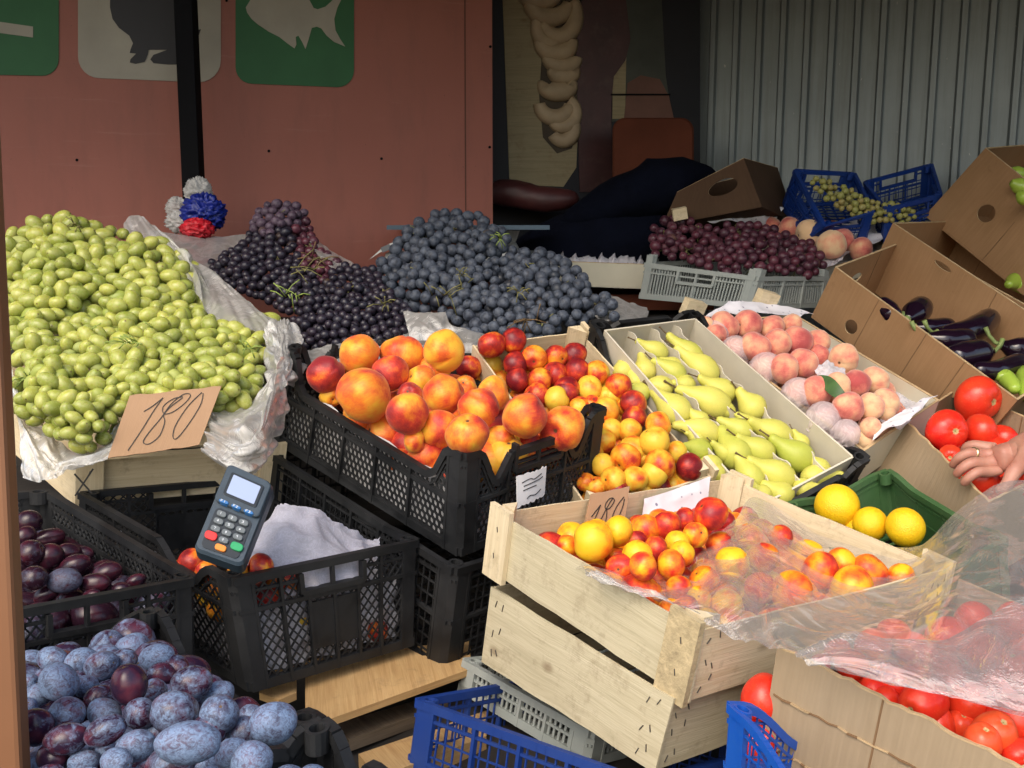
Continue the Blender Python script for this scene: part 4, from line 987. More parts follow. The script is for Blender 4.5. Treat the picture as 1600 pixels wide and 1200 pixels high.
fruits('G', 'apri', z5([(405, 348, 68, .85, .0), (465, 335, 48, .45, 0), (565, 315, 84, .10, .05), (665, 275, 64, .12, .04), (622, 300, 60, .25, .02), (775, 265, 58, .42, .01), (855, 252, 58, .72, .02), (927, 228, 45, .8, .0), (1025, 208, 67, .74, .06), (1082, 237, 42, .8, .0), (735, 312, 42, .8, 0), (965, 290, 52, .42, .03), (895, 325, 50, .12, .02),
  (810, 347, 52, .8, .02), (740, 367, 58, .10, .03), (655, 378, 45, .45, 0), (912, 362, 52, .2, .02), (762, 412, 58, .6, .04), (675, 420, 60, .8, .01), (870, 405, 60, .42, .02), (505, 408, 38, .85, 0), (640, 483, 50, .15, .0), (750, 527, 88, .6, .03), (870, 597, 60, .3, .01), (930, 572, 50, .8, 0), (1015, 615, 46, .1, 0), (1122, 687, 84, .40, .01),
  (1110, 400, 70, .1, .02), (1000, 470, 60, .5, .0), (1230, 380, 64, .55, .01), (1060, 330, 56, .6, .01), (1180, 300, 56, .3, .01), (900, 500, 55, .6, 0), (980, 540, 50, .3, 0), (1090, 560, 62, .2, .0), (1300, 300, 50, .6, 0)])
 + z6([(250, 700, 62, .5, .01), (420, 690, 66, .3, .03), (330, 640, 55, .5, .0), (470, 640, 50, .5, .0), (320, 750, 50, .75, 0), (560, 660, 40, .4, 0), (480, 720, 40, .8, 0), (390, 620, 45, .3, 0), (160, 690, 46, .8)]),
 'the film covered crate', 'nectarine', 'nectarine', 'nectarines in the pale wooden crate', AW, off=-.012, seed=21)
filler('G', 'apri', .028, -.05, 'the film covered crate', 'nectarine', 'nectarine', 'nectarines in the pale wooden crate', AW, (.1, .9), seed=28, step=1.92)
PW = ('pale peach with little blush', 'rosy peach', 'deep pink peach')
fruits('J', 'peach', z7([(350, 772, 66, .55, .01), (450, 766, 62, .66, .01), (550, 782, 56, .5, .0), (632, 765, 46, .4, .0), (482, 858, 65, .6, .02), (570, 846, 63, .56, .02), (655, 836, 66, .7, .02), (740, 840, 56, .4, .01), (602, 950, 65, .55, .02), (682, 926, 62, .6, .02), (850, 908, 63, .35, .01), (740, 895, 50, .6, -.005),
  (735, 1042, 66, .55, .02), (822, 1030, 66, .25, .02), (900, 1012, 60, .75, .02), (978, 1000, 62, .35, .01), (870, 1110, 66, .6, .03), (960, 1110, 60, .2, .02), (1022, 1092, 60, .3, .01), (270, 770, 40, .4, -.01)]) + z2([(1440, 672, 60, .15, .01), (1480, 620, 52, .4, 0), (1550, 540, 50, .3, 0),
  (762, 190, 55, .5, .01), (860, 262, 62, .45, .01), (1000, 345, 68, .5, .01), (1150, 462, 68, .5, .01), (1265, 575, 70, .5, .01), (1370, 640, 55, .5, .0)]),
 'the peach tray', 'peach', 'peach', 'peaches in the paper lined tray', PW, off=.012, seed=31)
filler('J', 'peach', .035, -.04, 'the peach tray', 'peach', 'peach', 'peaches in the paper lined tray', PW, (.3, .7), seed=38, step=2.1)
# plums: semi axes in px, long axis angle
def plums(key, kind, items, where, group, words, off, seed, name='plum'):
    bx = BX[key]; rr = random.Random(seed)
    for it in items:
        px, py, rx, ry, bloom = it[:5]; o_ = off + (it[5] if len(it) > 5 else 0)
        p, k = bx.locate(px, py, o_); big, small = max(rx, ry), min(rx, ry); s = small * k / FPX * 1.0; p, k = settle(bx, px, py, p, k, s)
        ax = Vector((1, 0, .15)) if rx >= ry else Vector((.1, -.2, 1))
        ax = (ax + Vector((rr.uniform(-.4, .4), rr.uniform(-.5, .5), rr.uniform(-.4, .4)))).normalized()
        el = min(1.25, max(.85, (big / small) / 1.24))
        o = inst(name, rr.choice(ME[kind]), p, (s, s, s * el), face_dir(ax * rr.choice((-1, 1)), rr.uniform(0, 6)), (bloom, .2, .5))
        u, v = cell_words(bx, p, where); reg(o, key, redword(bloom, words), place_words(u, v, where), 'plum', group, s)
def z3p(L_): return [(a[0] / 2.308, 680 + a[1] / 2.308, a[2] / 2.308, a[3] / 2.308) + tuple(a[4:]) for a in L_]
PLW = ('dark glossy plum', 'purple patched plum', 'pale blue bloomy plum')
plums('E', 'plum', z3p([(190, 808, 60, 44, .55), (292, 815, 60, 48, .62), (365, 832, 76, 52, .5), (447, 812, 52, 42, .5), (565, 800, 68, 48, .72, .01), (212, 890, 84, 64, .66, .02), (312, 908, 42, 44, .55), (465, 900, 64, 76, .02, .04), (560, 922, 42, 48, .5, .01), (632, 840, 62, 46, .4), (690, 895, 76, 62, .45, .03), (582, 862, 50, 42, .35),
  (135, 945, 48, 48, .68), (240, 1006, 64, 62, .55, .02), (355, 945, 52, 42, .35), (376, 1002, 66, 52, .62, .01), (505, 1005, 61, 57, .45, .02), (628, 1000, 86, 76, .5, .03), (785, 940, 62, 50, .6, .01), (790, 1010, 62, 70, .55, .03), (130, 1052, 62, 80, .3, .02), (240, 1095, 80, 56, .38, .02), (380, 1066, 76, 52, .42, .03), (680, 1110, 112, 66, .8, .05),
  (757, 1062, 56, 52, .4, .02), (875, 1072, 52, 56, .5, .01), (985, 1040, 76, 66, .72, .03), (905, 1012, 46, 40, .55), (490, 1120, 72, 56, .6, .02), (370, 1142, 60, 42, .5), (420, 1178, 62, 50, .66, .02), (620, 1182, 82, 62, .45, .03), (840, 1152, 62, 52, .6, .02), (910, 1176, 66, 62, .72, .03), (190, 1162, 60, 50, .2), (300, 1180, 56, 42, .66), (280, 900, 40, 50, .5), (100, 900, 40, 40, .6), (560, 1075, 44, 44, .5), (700, 960, 40, 40, .4), (730, 1180, 50, 40, .6), (95, 990, 40, 50, .6), (540, 1210, 60, 40, .5), (170, 1230, 70, 40, .4), (330, 1240, 60, 40, .6), (470, 1240, 60, 40, .6), (760, 1240, 70, 40, .6)]),
 'the blue plum crate', 'blue plums in the wavy rimmed crate', PLW, .01, 41)
plums('E2', 'plum', z3p([(1050, 1172, 62, 48, .7, .0), (1040, 1240, 60, 50, .6, .0), (1130, 1240, 60, 50, .6, .0), (960, 1260, 60, 50, .6)]), 'the crate with arched handles', 'plums in the crate with arched handles', PLW, -.03, 42)
filler('E', 'plum', .023, -.022, 'the blue plum crate', 'plum', 'plum', 'blue plums in the wavy rimmed crate', PLW, (.2, .8), seed=48, step=1.85)
DPW = ('dark glossy plum', 'blue bloomed dark plum', 'dusty blue plum')
plums('D', 'dplum', z3p([(105, 312, 46, 42, .2, .03), (90, 365, 42, 36, .2, .03), (180, 370, 52, 34, .15), (112, 425, 50, 48, .3, .03), (180, 437, 50, 46, .2, .02), (246, 425, 46, 36, .15, .01), (272, 470, 56, 40, .3, .01), (122, 515, 50, 44, .35, .03), (232, 525, 65, 46, .6, .02), (342, 535, 60, 38, .2, .01), (385, 497, 56, 38, .2, .01), (490, 525, 48, 24, .15), (166, 575, 46, 30, .2),
  (305, 480, 30, 30, .2), (205, 650, 60, 36, .3, -.03), (310, 640, 50, 36, .5, -.03), (140, 660, 40, 40, .2, -.03), (440, 560, 40, 30, .2), (300, 430, 40, 30, .2), (330, 580, 40, 26, .3), (85, 470, 36, 40, .3)]),
 'the dark plum crate', 'dark plums in the crate by the post', DPW, -.025, 51)
filler('D', 'dplum', .027, -.06, 'the dark plum crate', 'plum', 'plum', 'dark plums in the crate by the post', DPW, (.1, .5), seed=58, step=2.0)
# tomatoes
TW = ('red tomato', 'red tomato', 'orange red tomato')
S_ = (.45, -1, .1)
fruits('T', 'tomato', z6([(778, 151, 68, .2, .03, (.55, -1, -.05)), (690, 241, 58, .2, .02, (.15, -1, .15)), (788, 242, 50, .2, .01), (850, 270, 46, .2, -.01), (700, 315, 34, .2, .0, (-.5, -1, .1)), (780, 376, 54, .2, .02, (.3, 1, -.2)), (908, 370, 34, .2, .02), (840, 300, 40, .2, -.02), (860, 410, 50, .2, -.01), (930, 300, 46, .2, -.01), (940, 430, 50, .2, 0), (660, 290, 40, .2, -.03), (735, 335, 40, .2, -.03)]),
 'the pale tomato box', 'tomato', 'tomato', 'tomatoes in the pale box', ('red tomato',) * 3, off=-.01, seed=61)
filler('T', 'tomato', .042, -.07, 'the pale tomato box', 'tomato', 'tomato', 'tomatoes in the pale box', ('red tomato',) * 3, seed=68)
fruits('V', 'ptomato', z6([(545, 962, 46, .2, .0), (625, 1012, 62, .2, .01, (-1, -.7, -.1)), (752, 1018, 66, .2, .01), (665, 1078, 48, .2, -.01), (728, 1082, 46, .7, -.01, (0, -.4, 1), .5), (822, 1102, 60, .7, .02, (.2, -.6, 1), 1.0), (790, 1132, 54, .7, .02, (0, -.3, 1), .8), (882, 1062, 68, .2, .02), (892, 1165, 50, .2, .01),
  (482, 978, 40, .2, -.01), (520, 1008, 38, .2, -.01), (890, 930, 55, .2, .03), (790, 872, 58, .2, .04), (480, 855, 50, .2, .0), (600, 872, 55, .2, .0), (690, 828, 55, .2, .0), (600, 940, 44, .2, 0), (700, 930, 50, .2, .0), (880, 800, 60, .2, .03), (840, 960, 55, .2, .01), (420, 905, 44, .2, 0), (540, 820, 44, .2, 0), (920, 870, 50, .2, .02), (770, 780, 50, .2, .01), (930, 1180, 60, .2, 0), (850, 1180, 50, .2, -.01), (330, 905, 30, .2, -.01), (380, 870, 36, .2, -.01)]),
 'the torn tomato box', 'tomato', 'tomato', 'tomatoes in the torn box', ('red tomato', 'red tomato', 'orange red tomato'), off=-.02, seed=71)
filler('V', 'ptomato', .034, -.07, 'the torn tomato box', 'tomato', 'tomato', 'tomatoes in the torn box', ('red tomato',) * 3, seed=78, redr=(.1, .3))
p = P(1192, 1092, 1.19); o = inst('tomato', ME['ptomato'][1], p, .027, face_dir(Vector((-.5, -1, -1.3)).normalized())); o.color = (.2, .1, .2, 1); tag(o, 'long red tomato squeezed between the blue crate and torn box', 'tomato')
p = P(1192, 1168, 1.18); o = inst('tomato', ME['ptomato'][0], p, .026, face_dir(Vector((-.5, -1, 1.3)).normalized())); o.color = (.2, .1, .2, 1); tag(o, 'red tomato low inside the bright blue crate', 'tomato')
fruits('U', 'citrus', z6([(378, 455, 63, .1, .03, (.3, .4, 1)), (472, 507, 50, .1, .01), (572, 517, 55, .1, .015), (440, 522, 40, .1, -.01)]), 'the green crate', 'orange', 'orange', 'yellow oranges in the green crate', ('yellow orange fruit',) * 3, off=-.035, seed=81)
# ------------------------------------------------------------------ pears in the divided tray
def pear_mesh(seed):
    prof = [(-1, 0), (-.97, .22), (-.88, .5), (-.7, .78), (-.4, .96), (-.1, 1), (.2, .9), (.48, .7), (.75, .5), (1.0, .4), (1.2, .34), (1.33, .24), (1.38, .1), (1.36, 0)]
    K = 26; zs = []
    for i in range(K + 1):
        f = i / K * (len(prof) - 1); j = min(int(f), len(prof) - 2); u = f - j; zs.append((prof[j][0] * (1 - u) + prof[j + 1][0] * u, prof[j][1] * (1 - u) + prof[j + 1][1] * u))
    so = Vector((seed * 3, seed * 7, 0)); bend = .12 * (1 if seed % 2 else -1)
    def fn(th, ph):
        f = (1 - th / math.pi) * K; j = min(int(f), K - 1); u = f - j; z = zs[j][0] * (1 - u) + zs[j + 1][0] * u; r = zs[j][1] * (1 - u) + zs[j + 1][1] * u
        v = Vector((r * math.cos(ph), r * math.sin(ph), z)); v.x += bend * max(0, z) ** 2
        return v * (1 + .06 * noise.noise(v * .9 + so))
    return sphere_mesh('pear', M['pear'], fn, 28, 26)
PEARS = [pear_mesh(i) for i in range(4)]
mb = MB(); mb.tube([(0, 0, 0), (.03, 0, .25), (.10, .02, .5), (.12, .03, .62)], [.07, .05, .05, .09], 7); _st = mb.build('stem', M['brstem'], smooth=True); STEM = _st.data; bpy.data.objects.remove(_st)
pl = [  # stem end x,y  bottom x,y  radius (px*2.963)  greenness
 (330, 300, 345, 400, 58, .1), (430, 290, 440, 400, 58, .0), (370, 430, 450, 470, 52, .5), (440, 420, 560, 440, 62, .1), (490, 470, 640, 590, 84, .15), (600, 600, 780, 660, 70, .0), (620, 700, 740, 730, 56, .75), (690, 790, 780, 800, 60, .3),
 (415, 235, 540, 290, 58, .3), (500, 310, 620, 400, 60, .45), (575, 405, 660, 430, 52, .3), (630, 440, 830, 550, 82, .15), (800, 590, 930, 660, 64, .45), (790, 650, 900, 800, 84, .55), (700, 800, 800, 860, 62, .3), (800, 880, 960, 920, 70, .35),
 (560, 215, 700, 320, 64, .4), (520, 300, 600, 350, 44, .2), (360, 350, 420, 440, 46, .2), (650, 540, 720, 620, 50, .2), (760, 500, 850, 560, 44, .3), (880, 560, 960, 640, 48, .35), (1130, 640, 1180, 720, 44, .3), (1200, 760, 1290, 830, 44, .3), (760, 700, 840, 760, 46, .4), (870, 840, 930, 900, 44, .4), (640, 640, 700, 690, 40, .2), (1000, 600, 1060, 650, 40, .3), (610, 270, 770, 400, 72, .15), (695, 400, 870, 480, 62, .2), (875, 465, 980, 570, 72, .2), (880, 680, 1030, 760, 72, .45), (950, 900, 1000, 940, 50, .3), (870, 760, 960, 900, 66, .4),
 (940, 600, 1110, 680, 76, .3), (1040, 690, 1210, 790, 82, .85), (940, 790, 1130, 870, 78, .3), (1330, 830, 1150, 850, 58, .25), (1000, 880, 1120, 960, 66, .35), (1240, 890, 1120, 900, 52, .25)]
rr = random.Random(91)
for i, (sx, sy, bx_, by, r, g) in enumerate(pl):
    bx = BX['I']; a_, k = bx.locate(860 + sx / 2.963, 460 + sy / 2.963, -.02 + rr.uniform(0, .012)); b_, k2 = bx.locate(860 + bx_ / 2.963, 460 + by / 2.963, -.035)
    ln = (a_ - b_).length; s = r / 2.963 * k / FPX; s *= .93; lz = min(max(ln / 1.95, s * 1.0), s * 1.55); ax = (a_ - b_).normalized(); c = (a_ + b_) / 2
    o = inst('pear', PEARS[i % 4], c, (s, s, lz), face_dir(ax, rr.uniform(0, 6)), (g, .2, .2))
    st = inst('stem', STEM, (0, 0, 1.3), 1, Matrix.Rotation(rr.uniform(0, 6), 3, 'Z')); st.parent = o; st.location = (.12 * 1.7 * (1 if (i % 4) % 2 else -1), 0, 1.3)
    u, v = cell_words(bx, c, ''); reg(o, 'I', 'green pear' if g > .5 else 'yellow green pear' if g > .25 else 'yellow pear', place_words(u, v, 'the divided pear tray'), 'pear', 'pears in the divided tray', s)
filler_dummy = None
# tray with zigzag dividers, inside the black crate
bx = BX['I']; tr = thing('pear_tray', 'pale cardboard tray with wavy dividers between the rows of pears', 'tray', bx.base)
Ia, Ib, Ih = bx.a, bx.b, bx.h
def wallboard(mb, x0, y0, x1, y1, zb, zt, th, wave=0.0, n=40, zz=0.0, per=9):
    rows = []
    d = Vector((x1 - x0, y1 - y0, 0)); nn = Vector((-d.y, d.x, 0)).normalized()
    for i in range(n + 1):
        f = i / n; p = Vector((x0, y0, 0)) + d * f + nn * wave * math.sin(f * per * math.pi)
        t_ = zt + zz * abs(math.sin(f * per * math.pi)); a = nn * th / 2
        rows.append([(p.x - a.x, p.y - a.y, zb), (p.x - a.x, p.y - a.y, t_), (p.x + a.x, p.y + a.y, t_), (p.x + a.x, p.y + a.y, zb)])
    mb.strip(rows, close=True)
for q, args in (('tray_side', (.012, .02, .012, Ib - .03)), ('tray_side', (Ia - .024, .02, Ia - .024, Ib - .03)), ('tray_side', (.012, .018, Ia - .024, .018)), ('tray_side', (.012, Ib - .03, Ia - .024, Ib - .03))):
    mb = MB(); wallboard(mb, *args, -.10, .0 if q else 0, .004); mb.build(q, M['netcard'], tr, bx.W, bx.base)
for i in (1, 2, 3):
    x = .012 + (Ia - .036) * i / 4; mb = MB(); wallboard(mb, x, .02, x, Ib - .03, -.10, -.012, .0025, .006, 60, .006, 14); mb.build('divider', M['netcard'], tr, bx.W, bx.base)
mb = MB(); mb.box(.01, Ia - .02, .016, Ib - .025, -.104, -.1, 1); mb.build('tray_base', M['netcard'], tr, bx.W, bx.base)
# ------------------------------------------------------------------ peach tray
bx = BX['J']; tr = thing('peach_tray', 'cream cardboard tray holding the pale peaches in tissue', 'tray', bx.base)
for k in range(4):
    Ls, fn = side_fn(bx, k); mb = MB(); panel(mb, fn, Ls, bx.h, .005); mb.build('tray_side', [M['cream'], M['edge'], M['fold']], tr, bx.W, bx.base)
mb = MB(); mb.box(0, bx.a, 0, bx.b, -bx.h - .004, -bx.h - .0005, 0); mb.build('tray_base', M['cream'], tr, bx.W, bx.base)
# ------------------------------------------------------------------ grape heaps made of separate bunches
def inpoly(x, y, pg):
    c = False; j = len(pg) - 1
    for i in range(len(pg)):
        if (pg[i][1] > y) != (pg[j][1] > y) and x < (pg[j][0] - pg[i][0]) * (y - pg[i][1]) / (pg[j][1] - pg[i][1]) + pg[i][0]: c = not c
        j = i
    return c
def edge_dist(x, y, pg):
    best = 1e9
    for i in range(len(pg)):
        ax, ay = pg[i - 1]; bx_, by = pg[i]; dx, dy = bx_ - ax, by - ay
        t_ = max(0, min(1, ((x - ax) * dx + (y - ay) * dy) / (dx * dx + dy * dy + 1e-9)))
        best = min(best, math.hypot(x - ax - dx * t_, y - ay - dy * t_))
    return best
def heap(poly, d_of, rp, kind, name, labels, where, group, nb, seed, el=1.0, round_=.07, bump_=.03, sp=1.5, kinds=None, stemmat='stem', inner=True, twigs=3, axis=None, back=0):
    """poly: outline in the photo; d_of(px, py): distance of the heap's face; rp: berry radius in px; nb: bunches"""
    rr = random.Random(seed); x0, x1 = min(p[0] for p in poly), max(p[0] for p in poly); y0, y1 = min(p[1] for p in poly), max(p[1] for p in poly)
    seeds = []; tries = 0; md = math.sqrt((x1 - x0) * (y1 - y0) / nb) * .72
    while len(seeds) < nb and tries < 6000:
        tries += 1; x, y = rr.uniform(x0, x1), rr.uniform(y0, y1)
        if inpoly(x, y, poly) and all(math.hypot((x - s[0]), (y - s[1]) * .8) > md * (1 - tries / 7000) for s in seeds): seeds.append((x, y, rr.uniform(-.5, 1), rr.uniform(-.6, .6)))
    def owner(x, y):
        best = None
        for i, s in enumerate(seeds):
            dx, dy = x - s[0], y - s[1]; c, n_ = math.cos(s[3]), math.sin(s[3]); u = dx * c + dy * n_; v = -dx * n_ + dy * c
            q = math.hypot(u * 1.25, v * .85)
            if best is None or q < best[0]: best = (q, i)
        return best
    def surf(x, y, lay):
        q, i = owner(x, y); e = edge_dist(x, y, poly); R_ = 60
        d = d_of(x, y) + round_ * (1 - min(1, e / R_)) ** 2 - bump_ * (math.sqrt(max(0, 1 - (q / md / 1.0) ** 2)) + seeds[i][2] * .4)
        return d + lay * rp * 1.5 / FPX * d, i
    pts = []
    for lay, spc in ((0, sp), (1, sp * 1.15), (2, sp * 1.6)) if inner else ((0, sp), (1, sp * 1.2)):
        cur = []; ms_ = spc * rp
        n_try = int((x1 - x0) * (y1 - y0) / (ms_ * ms_) * 14)
        grid = {}
        for _ in range(n_try):
            x, y = rr.uniform(x0, x1), rr.uniform(y0, y1)
            if not inpoly(x, y, poly) or edge_dist(x, y, poly) < rp * (.2 + lay * 1.4): continue
            gx, gy = int(x / ms_), int(y / ms_)
            if any(math.hypot(x - a, (y - b) * 1.08) < ms_ for i_ in (-1, 0, 1) for j_ in (-2, -1, 0, 1, 2) for a, b in grid.get((gx + i_, gy + j_), ())): continue
            grid.setdefault((gx, gy), []).append((x, y)); cur.append((x, y))
        for x, y in cur:
            d, i = surf(x, y, lay); d += rr.uniform(-.55, .55) * rp / FPX * d
            pts.append([P(x, y, d), i, lay, rp / FPX * d * rr.uniform(.80, 1.14)])
    X = np.array([tuple(p[0]) for p in pts]); Rr = np.array([p[3] for p in pts])
    for it in range(14):                                        # push overlapping berries apart
        D = X[:, None, :] - X[None, :, :]; dist = np.sqrt((D ** 2).sum(-1)) + 1e-9; need = (Rr[:, None] + Rr[None, :]) * .91
        ov = np.clip(need - dist, 0, None); np.fill_diagonal(ov, 0)
        X += (D / dist[..., None] * ov[..., None] * .28).sum(1) * np.array([.55, 1.0, .55])
    byb = {}
    for k, p in enumerate(pts): byb.setdefault(p[1], []).append((Vector(X[k]), p[2], p[3]))
    kinds = kinds or (lambda x, y: kind)
    for bi, lst in byb.items():
        s = seeds[bi]; kd = kinds(s[0], s[1]); vis = [l for l in lst if l[1] == 0]
        if not vis: continue
        cen = sum((l[0] for l in vis), Vector()) / len(vis)
        t = thing(name, None, None, cen, None)
        fx, fy = (s[0] - x0) / (x1 - x0), (s[1] - y0) / (y1 - y0)
        row = 'top' if fy < .3 else 'middle' if fy < .52 else 'slope' if fy < .78 else 'foot'
        colw = labels['cols'][min(2, int(fx * 3))]
        reg(t, name + where, labels.get(kd, labels['*']), f'at the {row} of {labels["w"]}, {colw}', 'grapes', group, len(vis))
        tw = 0
        for n_, (p, lay, r_) in enumerate(sorted(vis, key=lambda l: (l[0] - cen).length)):
            if n_ >= 99: break
            inst('berry', rr.choice(ME[kd]), p, r_, rot_rand(rr), parent=t, ploc=cen)
        rest = [l for l in lst if l[1] > 0]
        if rest:
            mb = MB(); src = ME[kd][0]; vv = [v.co for v in src.vertices]; ff = [tuple(p.vertices) for p in src.polygons]
            for (p, lay, r_) in rest:
                q = rot_rand(rr); b0 = len(mb.v); mb.v += [tuple(p + (q @ v) * r_) for v in vv]
                for f in ff: mb.face([b0 + i for i in f])
            o = mb.build('inner_berries', M[kd + '_in'], t, origin=cen, smooth=True); tag(o, kind='stuff')
        # branched stalk showing between the berries
        mb = MB(); ln = max((l[0] - cen).length for l in vis); toc = (CAM - cen).normalized()
        ax = P(s[0] + 10 * math.sin(s[3]), s[1] - 10, 2) - P(s[0], s[1], 2); ax.normalize(); rB = vis[0][2]
        a = cen + ax * ln * .12 - toc * rB * .8; main = [a + (cen - ax * ln * .4 - toc * rB * 2 - a) * f + toc * rB * 1.3 * math.sin(f * 3.1) for f in (0, .25, .5, .75, 1)]
        mb.tube(main, [rB * .18, rB * .15, rB * .13, rB * .1, rB * .08], 6)
        for _ in range(twigs * 3):
            f = rr.uniform(0, 1); b0 = main[0].lerp(main[-1], f) + toc * rB * .5; pp = b0 + Vector((rr.uniform(-1, 1), rr.uniform(-.4, .2), rr.uniform(-1, .6))) * rB * 1.9 + toc * rB * rr.uniform(-.2, .9)
            mb.tube([b0, (b0 + pp) / 2 + toc * rB * .35, pp], [rB * .08, rB * .06, rB * .09], 5)
        mb.build('stalk', M[stemmat], t, origin=cen, smooth=True)
GREENP = [(8, 372), (30, 350), (60, 340), (105, 338), (140, 350), (190, 362), (250, 375), (300, 410), (318, 440), (325, 480), (372, 500), (425, 492), (428, 530), (412, 560), (410, 620), (385, 640), (345, 640), (300, 640), (215, 640), (190, 650), (180, 690), (135, 705), (100, 690), (55, 660), (22, 640), (28, 560), (8, 520)]
LB = {'w': 'its heap', '*': 'green grape bunch', 'cols': ('by the post', 'central', 'by the bag')}
heap(GREENP, lambda x, y: 2.26 - .55 * smooth((y - 330) / 380) * 1.0 + .0002 * (x - 200), 11.4, 'ggrape', 'grape_bunch', LB, 'the green grape heap', 'green grape bunches in the bag', 14, 5, round_=.10, bump_=.075, sp=1.32, stemmat='gstem', twigs=3)
BLP = [(320, 415), (350, 392), (385, 378), (398, 335), (420, 318), (455, 315), (482, 335), (490, 370), (505, 390), (545, 415), (585, 420), (600, 450), (640, 480), (638, 520), (630, 545), (560, 545), (480, 545), (462, 525), (455, 490), (415, 470), (360, 445)]
LK = {'w': 'its heap', '*': 'small black grape bunch', 'mgrape': 'dusty mauve grape bunch', 'rgrape': 'dark red grape bunch', 'cols': ('toward the wall', 'central', 'toward the scale')}
heap(BLP, lambda x, y: 2.66 - .52 * smooth((y - 300) / 260), 7.4, 'bgrape', 'grape_bunch', LK, 'the small black grape heap', 'black grape bunches', 9, 12, round_=.08, bump_=.06, sp=1.3, twigs=6,
     kinds=lambda x, y: 'mgrape' if (y < 385 and x > 385) else 'rgrape' if (y < 425 and x > 465) else 'bgrape')
BUP = [(585, 432), (590, 410), (612, 402), (625, 372), (650, 345), (690, 330), (735, 328), (780, 352), (800, 385), (850, 395), (870, 400), (905, 415), (925, 450), (960, 472), (975, 495), (950, 500), (880, 505), (860, 530), (790, 532), (740, 535), (720, 505), (700, 490), (650, 482), (605, 462)]
LU = {'w': 'its heap', '*': 'dusty blue black grape bunch', 'cols': ('wall side', 'central', 'crate side')}
heap(BUP, lambda x, y: 2.72 - .50 * smooth((y - 310) / 250), 9.6, 'blgrape', 'grape_bunch', LU, 'the blue black grape heap', 'blue black grape bunches', 12, 23, round_=.09, bump_=.07, sp=1.28, twigs=4)
RDP = [(1018, 350), (1050, 338), (1080, 345), (1120, 352), (1150, 345), (1190, 350), (1220, 360), (1250, 372), (1282, 385), (1290, 420), (1262, 434), (1200, 425), (1175, 412), (1150, 432), (1120, 425), (1060, 405), (1015, 400)]
LR = {'w': 'the grey crate', '*': 'dark red grape bunch', 'cols': ('door side', 'central', 'carton side')}
heap(RDP, lambda x, y: 3.02 - .30 * smooth((y - 330) / 110) + .0004 * abs(x - 1180), 7.8, 'rgrape', 'grape_bunch', LR, 'the grey crate', 'red grape bunches in the grey crate', 7, 31, round_=.06, bump_=.035, sp=1.45, twigs=3)
SPP = [(1262, 284), (1275, 276), (1300, 284), (1340, 300), (1370, 316), (1410, 320), (1432, 332), (1425, 348), (1390, 350), (1350, 342), (1320, 330), (1290, 310)]
LS = {'w': 'the spill', '*': 'dim green grape bunch', 'cols': ('door side', 'central', 'carton side')}
heap(SPP, lambda x, y: 3.0 - .0 * y, 5.2, 'ggrape2', 'grape_bunch', LS, 'the spilled grapes by the blue crates', 'spilled green grapes at the metal wall', 3, 44, round_=.05, bump_=.02, sp=1.5, twigs=1, inner=False)
# loose twigs lying on the dark grapes
def twig(px, py, d, name='grape_stalk', label='', n=7, sz=.045, seed=1, m='stem'):
    rr = random.Random(seed); c = P(px, py, d); mb = MB()
    for i in range(n):
        a = c + Vector((rr.uniform(-1, 1), rr.uniform(-.3, .3), rr.uniform(-.3, .3))) * sz * .4
        b = a + Vector((rr.uniform(-1, 1), rr.uniform(-.5, .2), rr.uniform(-.8, .9))).normalized() * sz * rr.uniform(.4, 1)
        mb.tube([a, (a + b) / 2 + Vector((0, -.004, .004)), b], [.0014, .0011, .0016], 5)
    o = mb.build(name, M[m], origin=c, smooth=True); tag(o, label, 'stalk', 'bare grape stalks')
for i, (x, y, d, sz, lb, m_) in enumerate([(478, 420, 2.2, .06, 'tangled bare stalk on top of the small black grapes', 'stem'), (500, 405, 2.28, .05, 'reddish bare stalk beside the dark red grapes', 'brstem'), (455, 462, 2.14, .05, 'pale green bare stalk on the small black grapes', 'gstem'),
        (690, 462, 2.2, .06, 'dry yellow stalk low on the blue black grapes', 'stem'), (600, 475, 2.14, .035, 'short dry stalk where the two dark heaps meet', 'stem'), (722, 430, 2.3, .03, 'thin dry stalk in the middle of the blue black grapes', 'stem'), (780, 372, 2.5, .03, 'yellow green stalk tip near the top of the blue black grapes', 'gstem'),
        (830, 500, 2.16, .05, 'dry stalk at the foot of the blue black grapes', 'brstem'), (815, 455, 2.2, .03, 'single upright stalk on the blue black grapes', 'stem'),
        (206, 535, 1.84, .035, 'fresh green stalk end in the middle of the green grapes', 'gstem'), (392, 545, 1.86, .03, 'curved green stalk in the green grapes beside the bag', 'gstem'), (45, 592, 1.78, .03, 'green stalk low in the green grapes by the brown post', 'gstem'), (118, 352, 2.16, .03, 'brown stalk at the crest of the green grapes', 'stem')]):
    twig(x, y, d, 'grape_stalk', lb, 9, sz, i, m_)
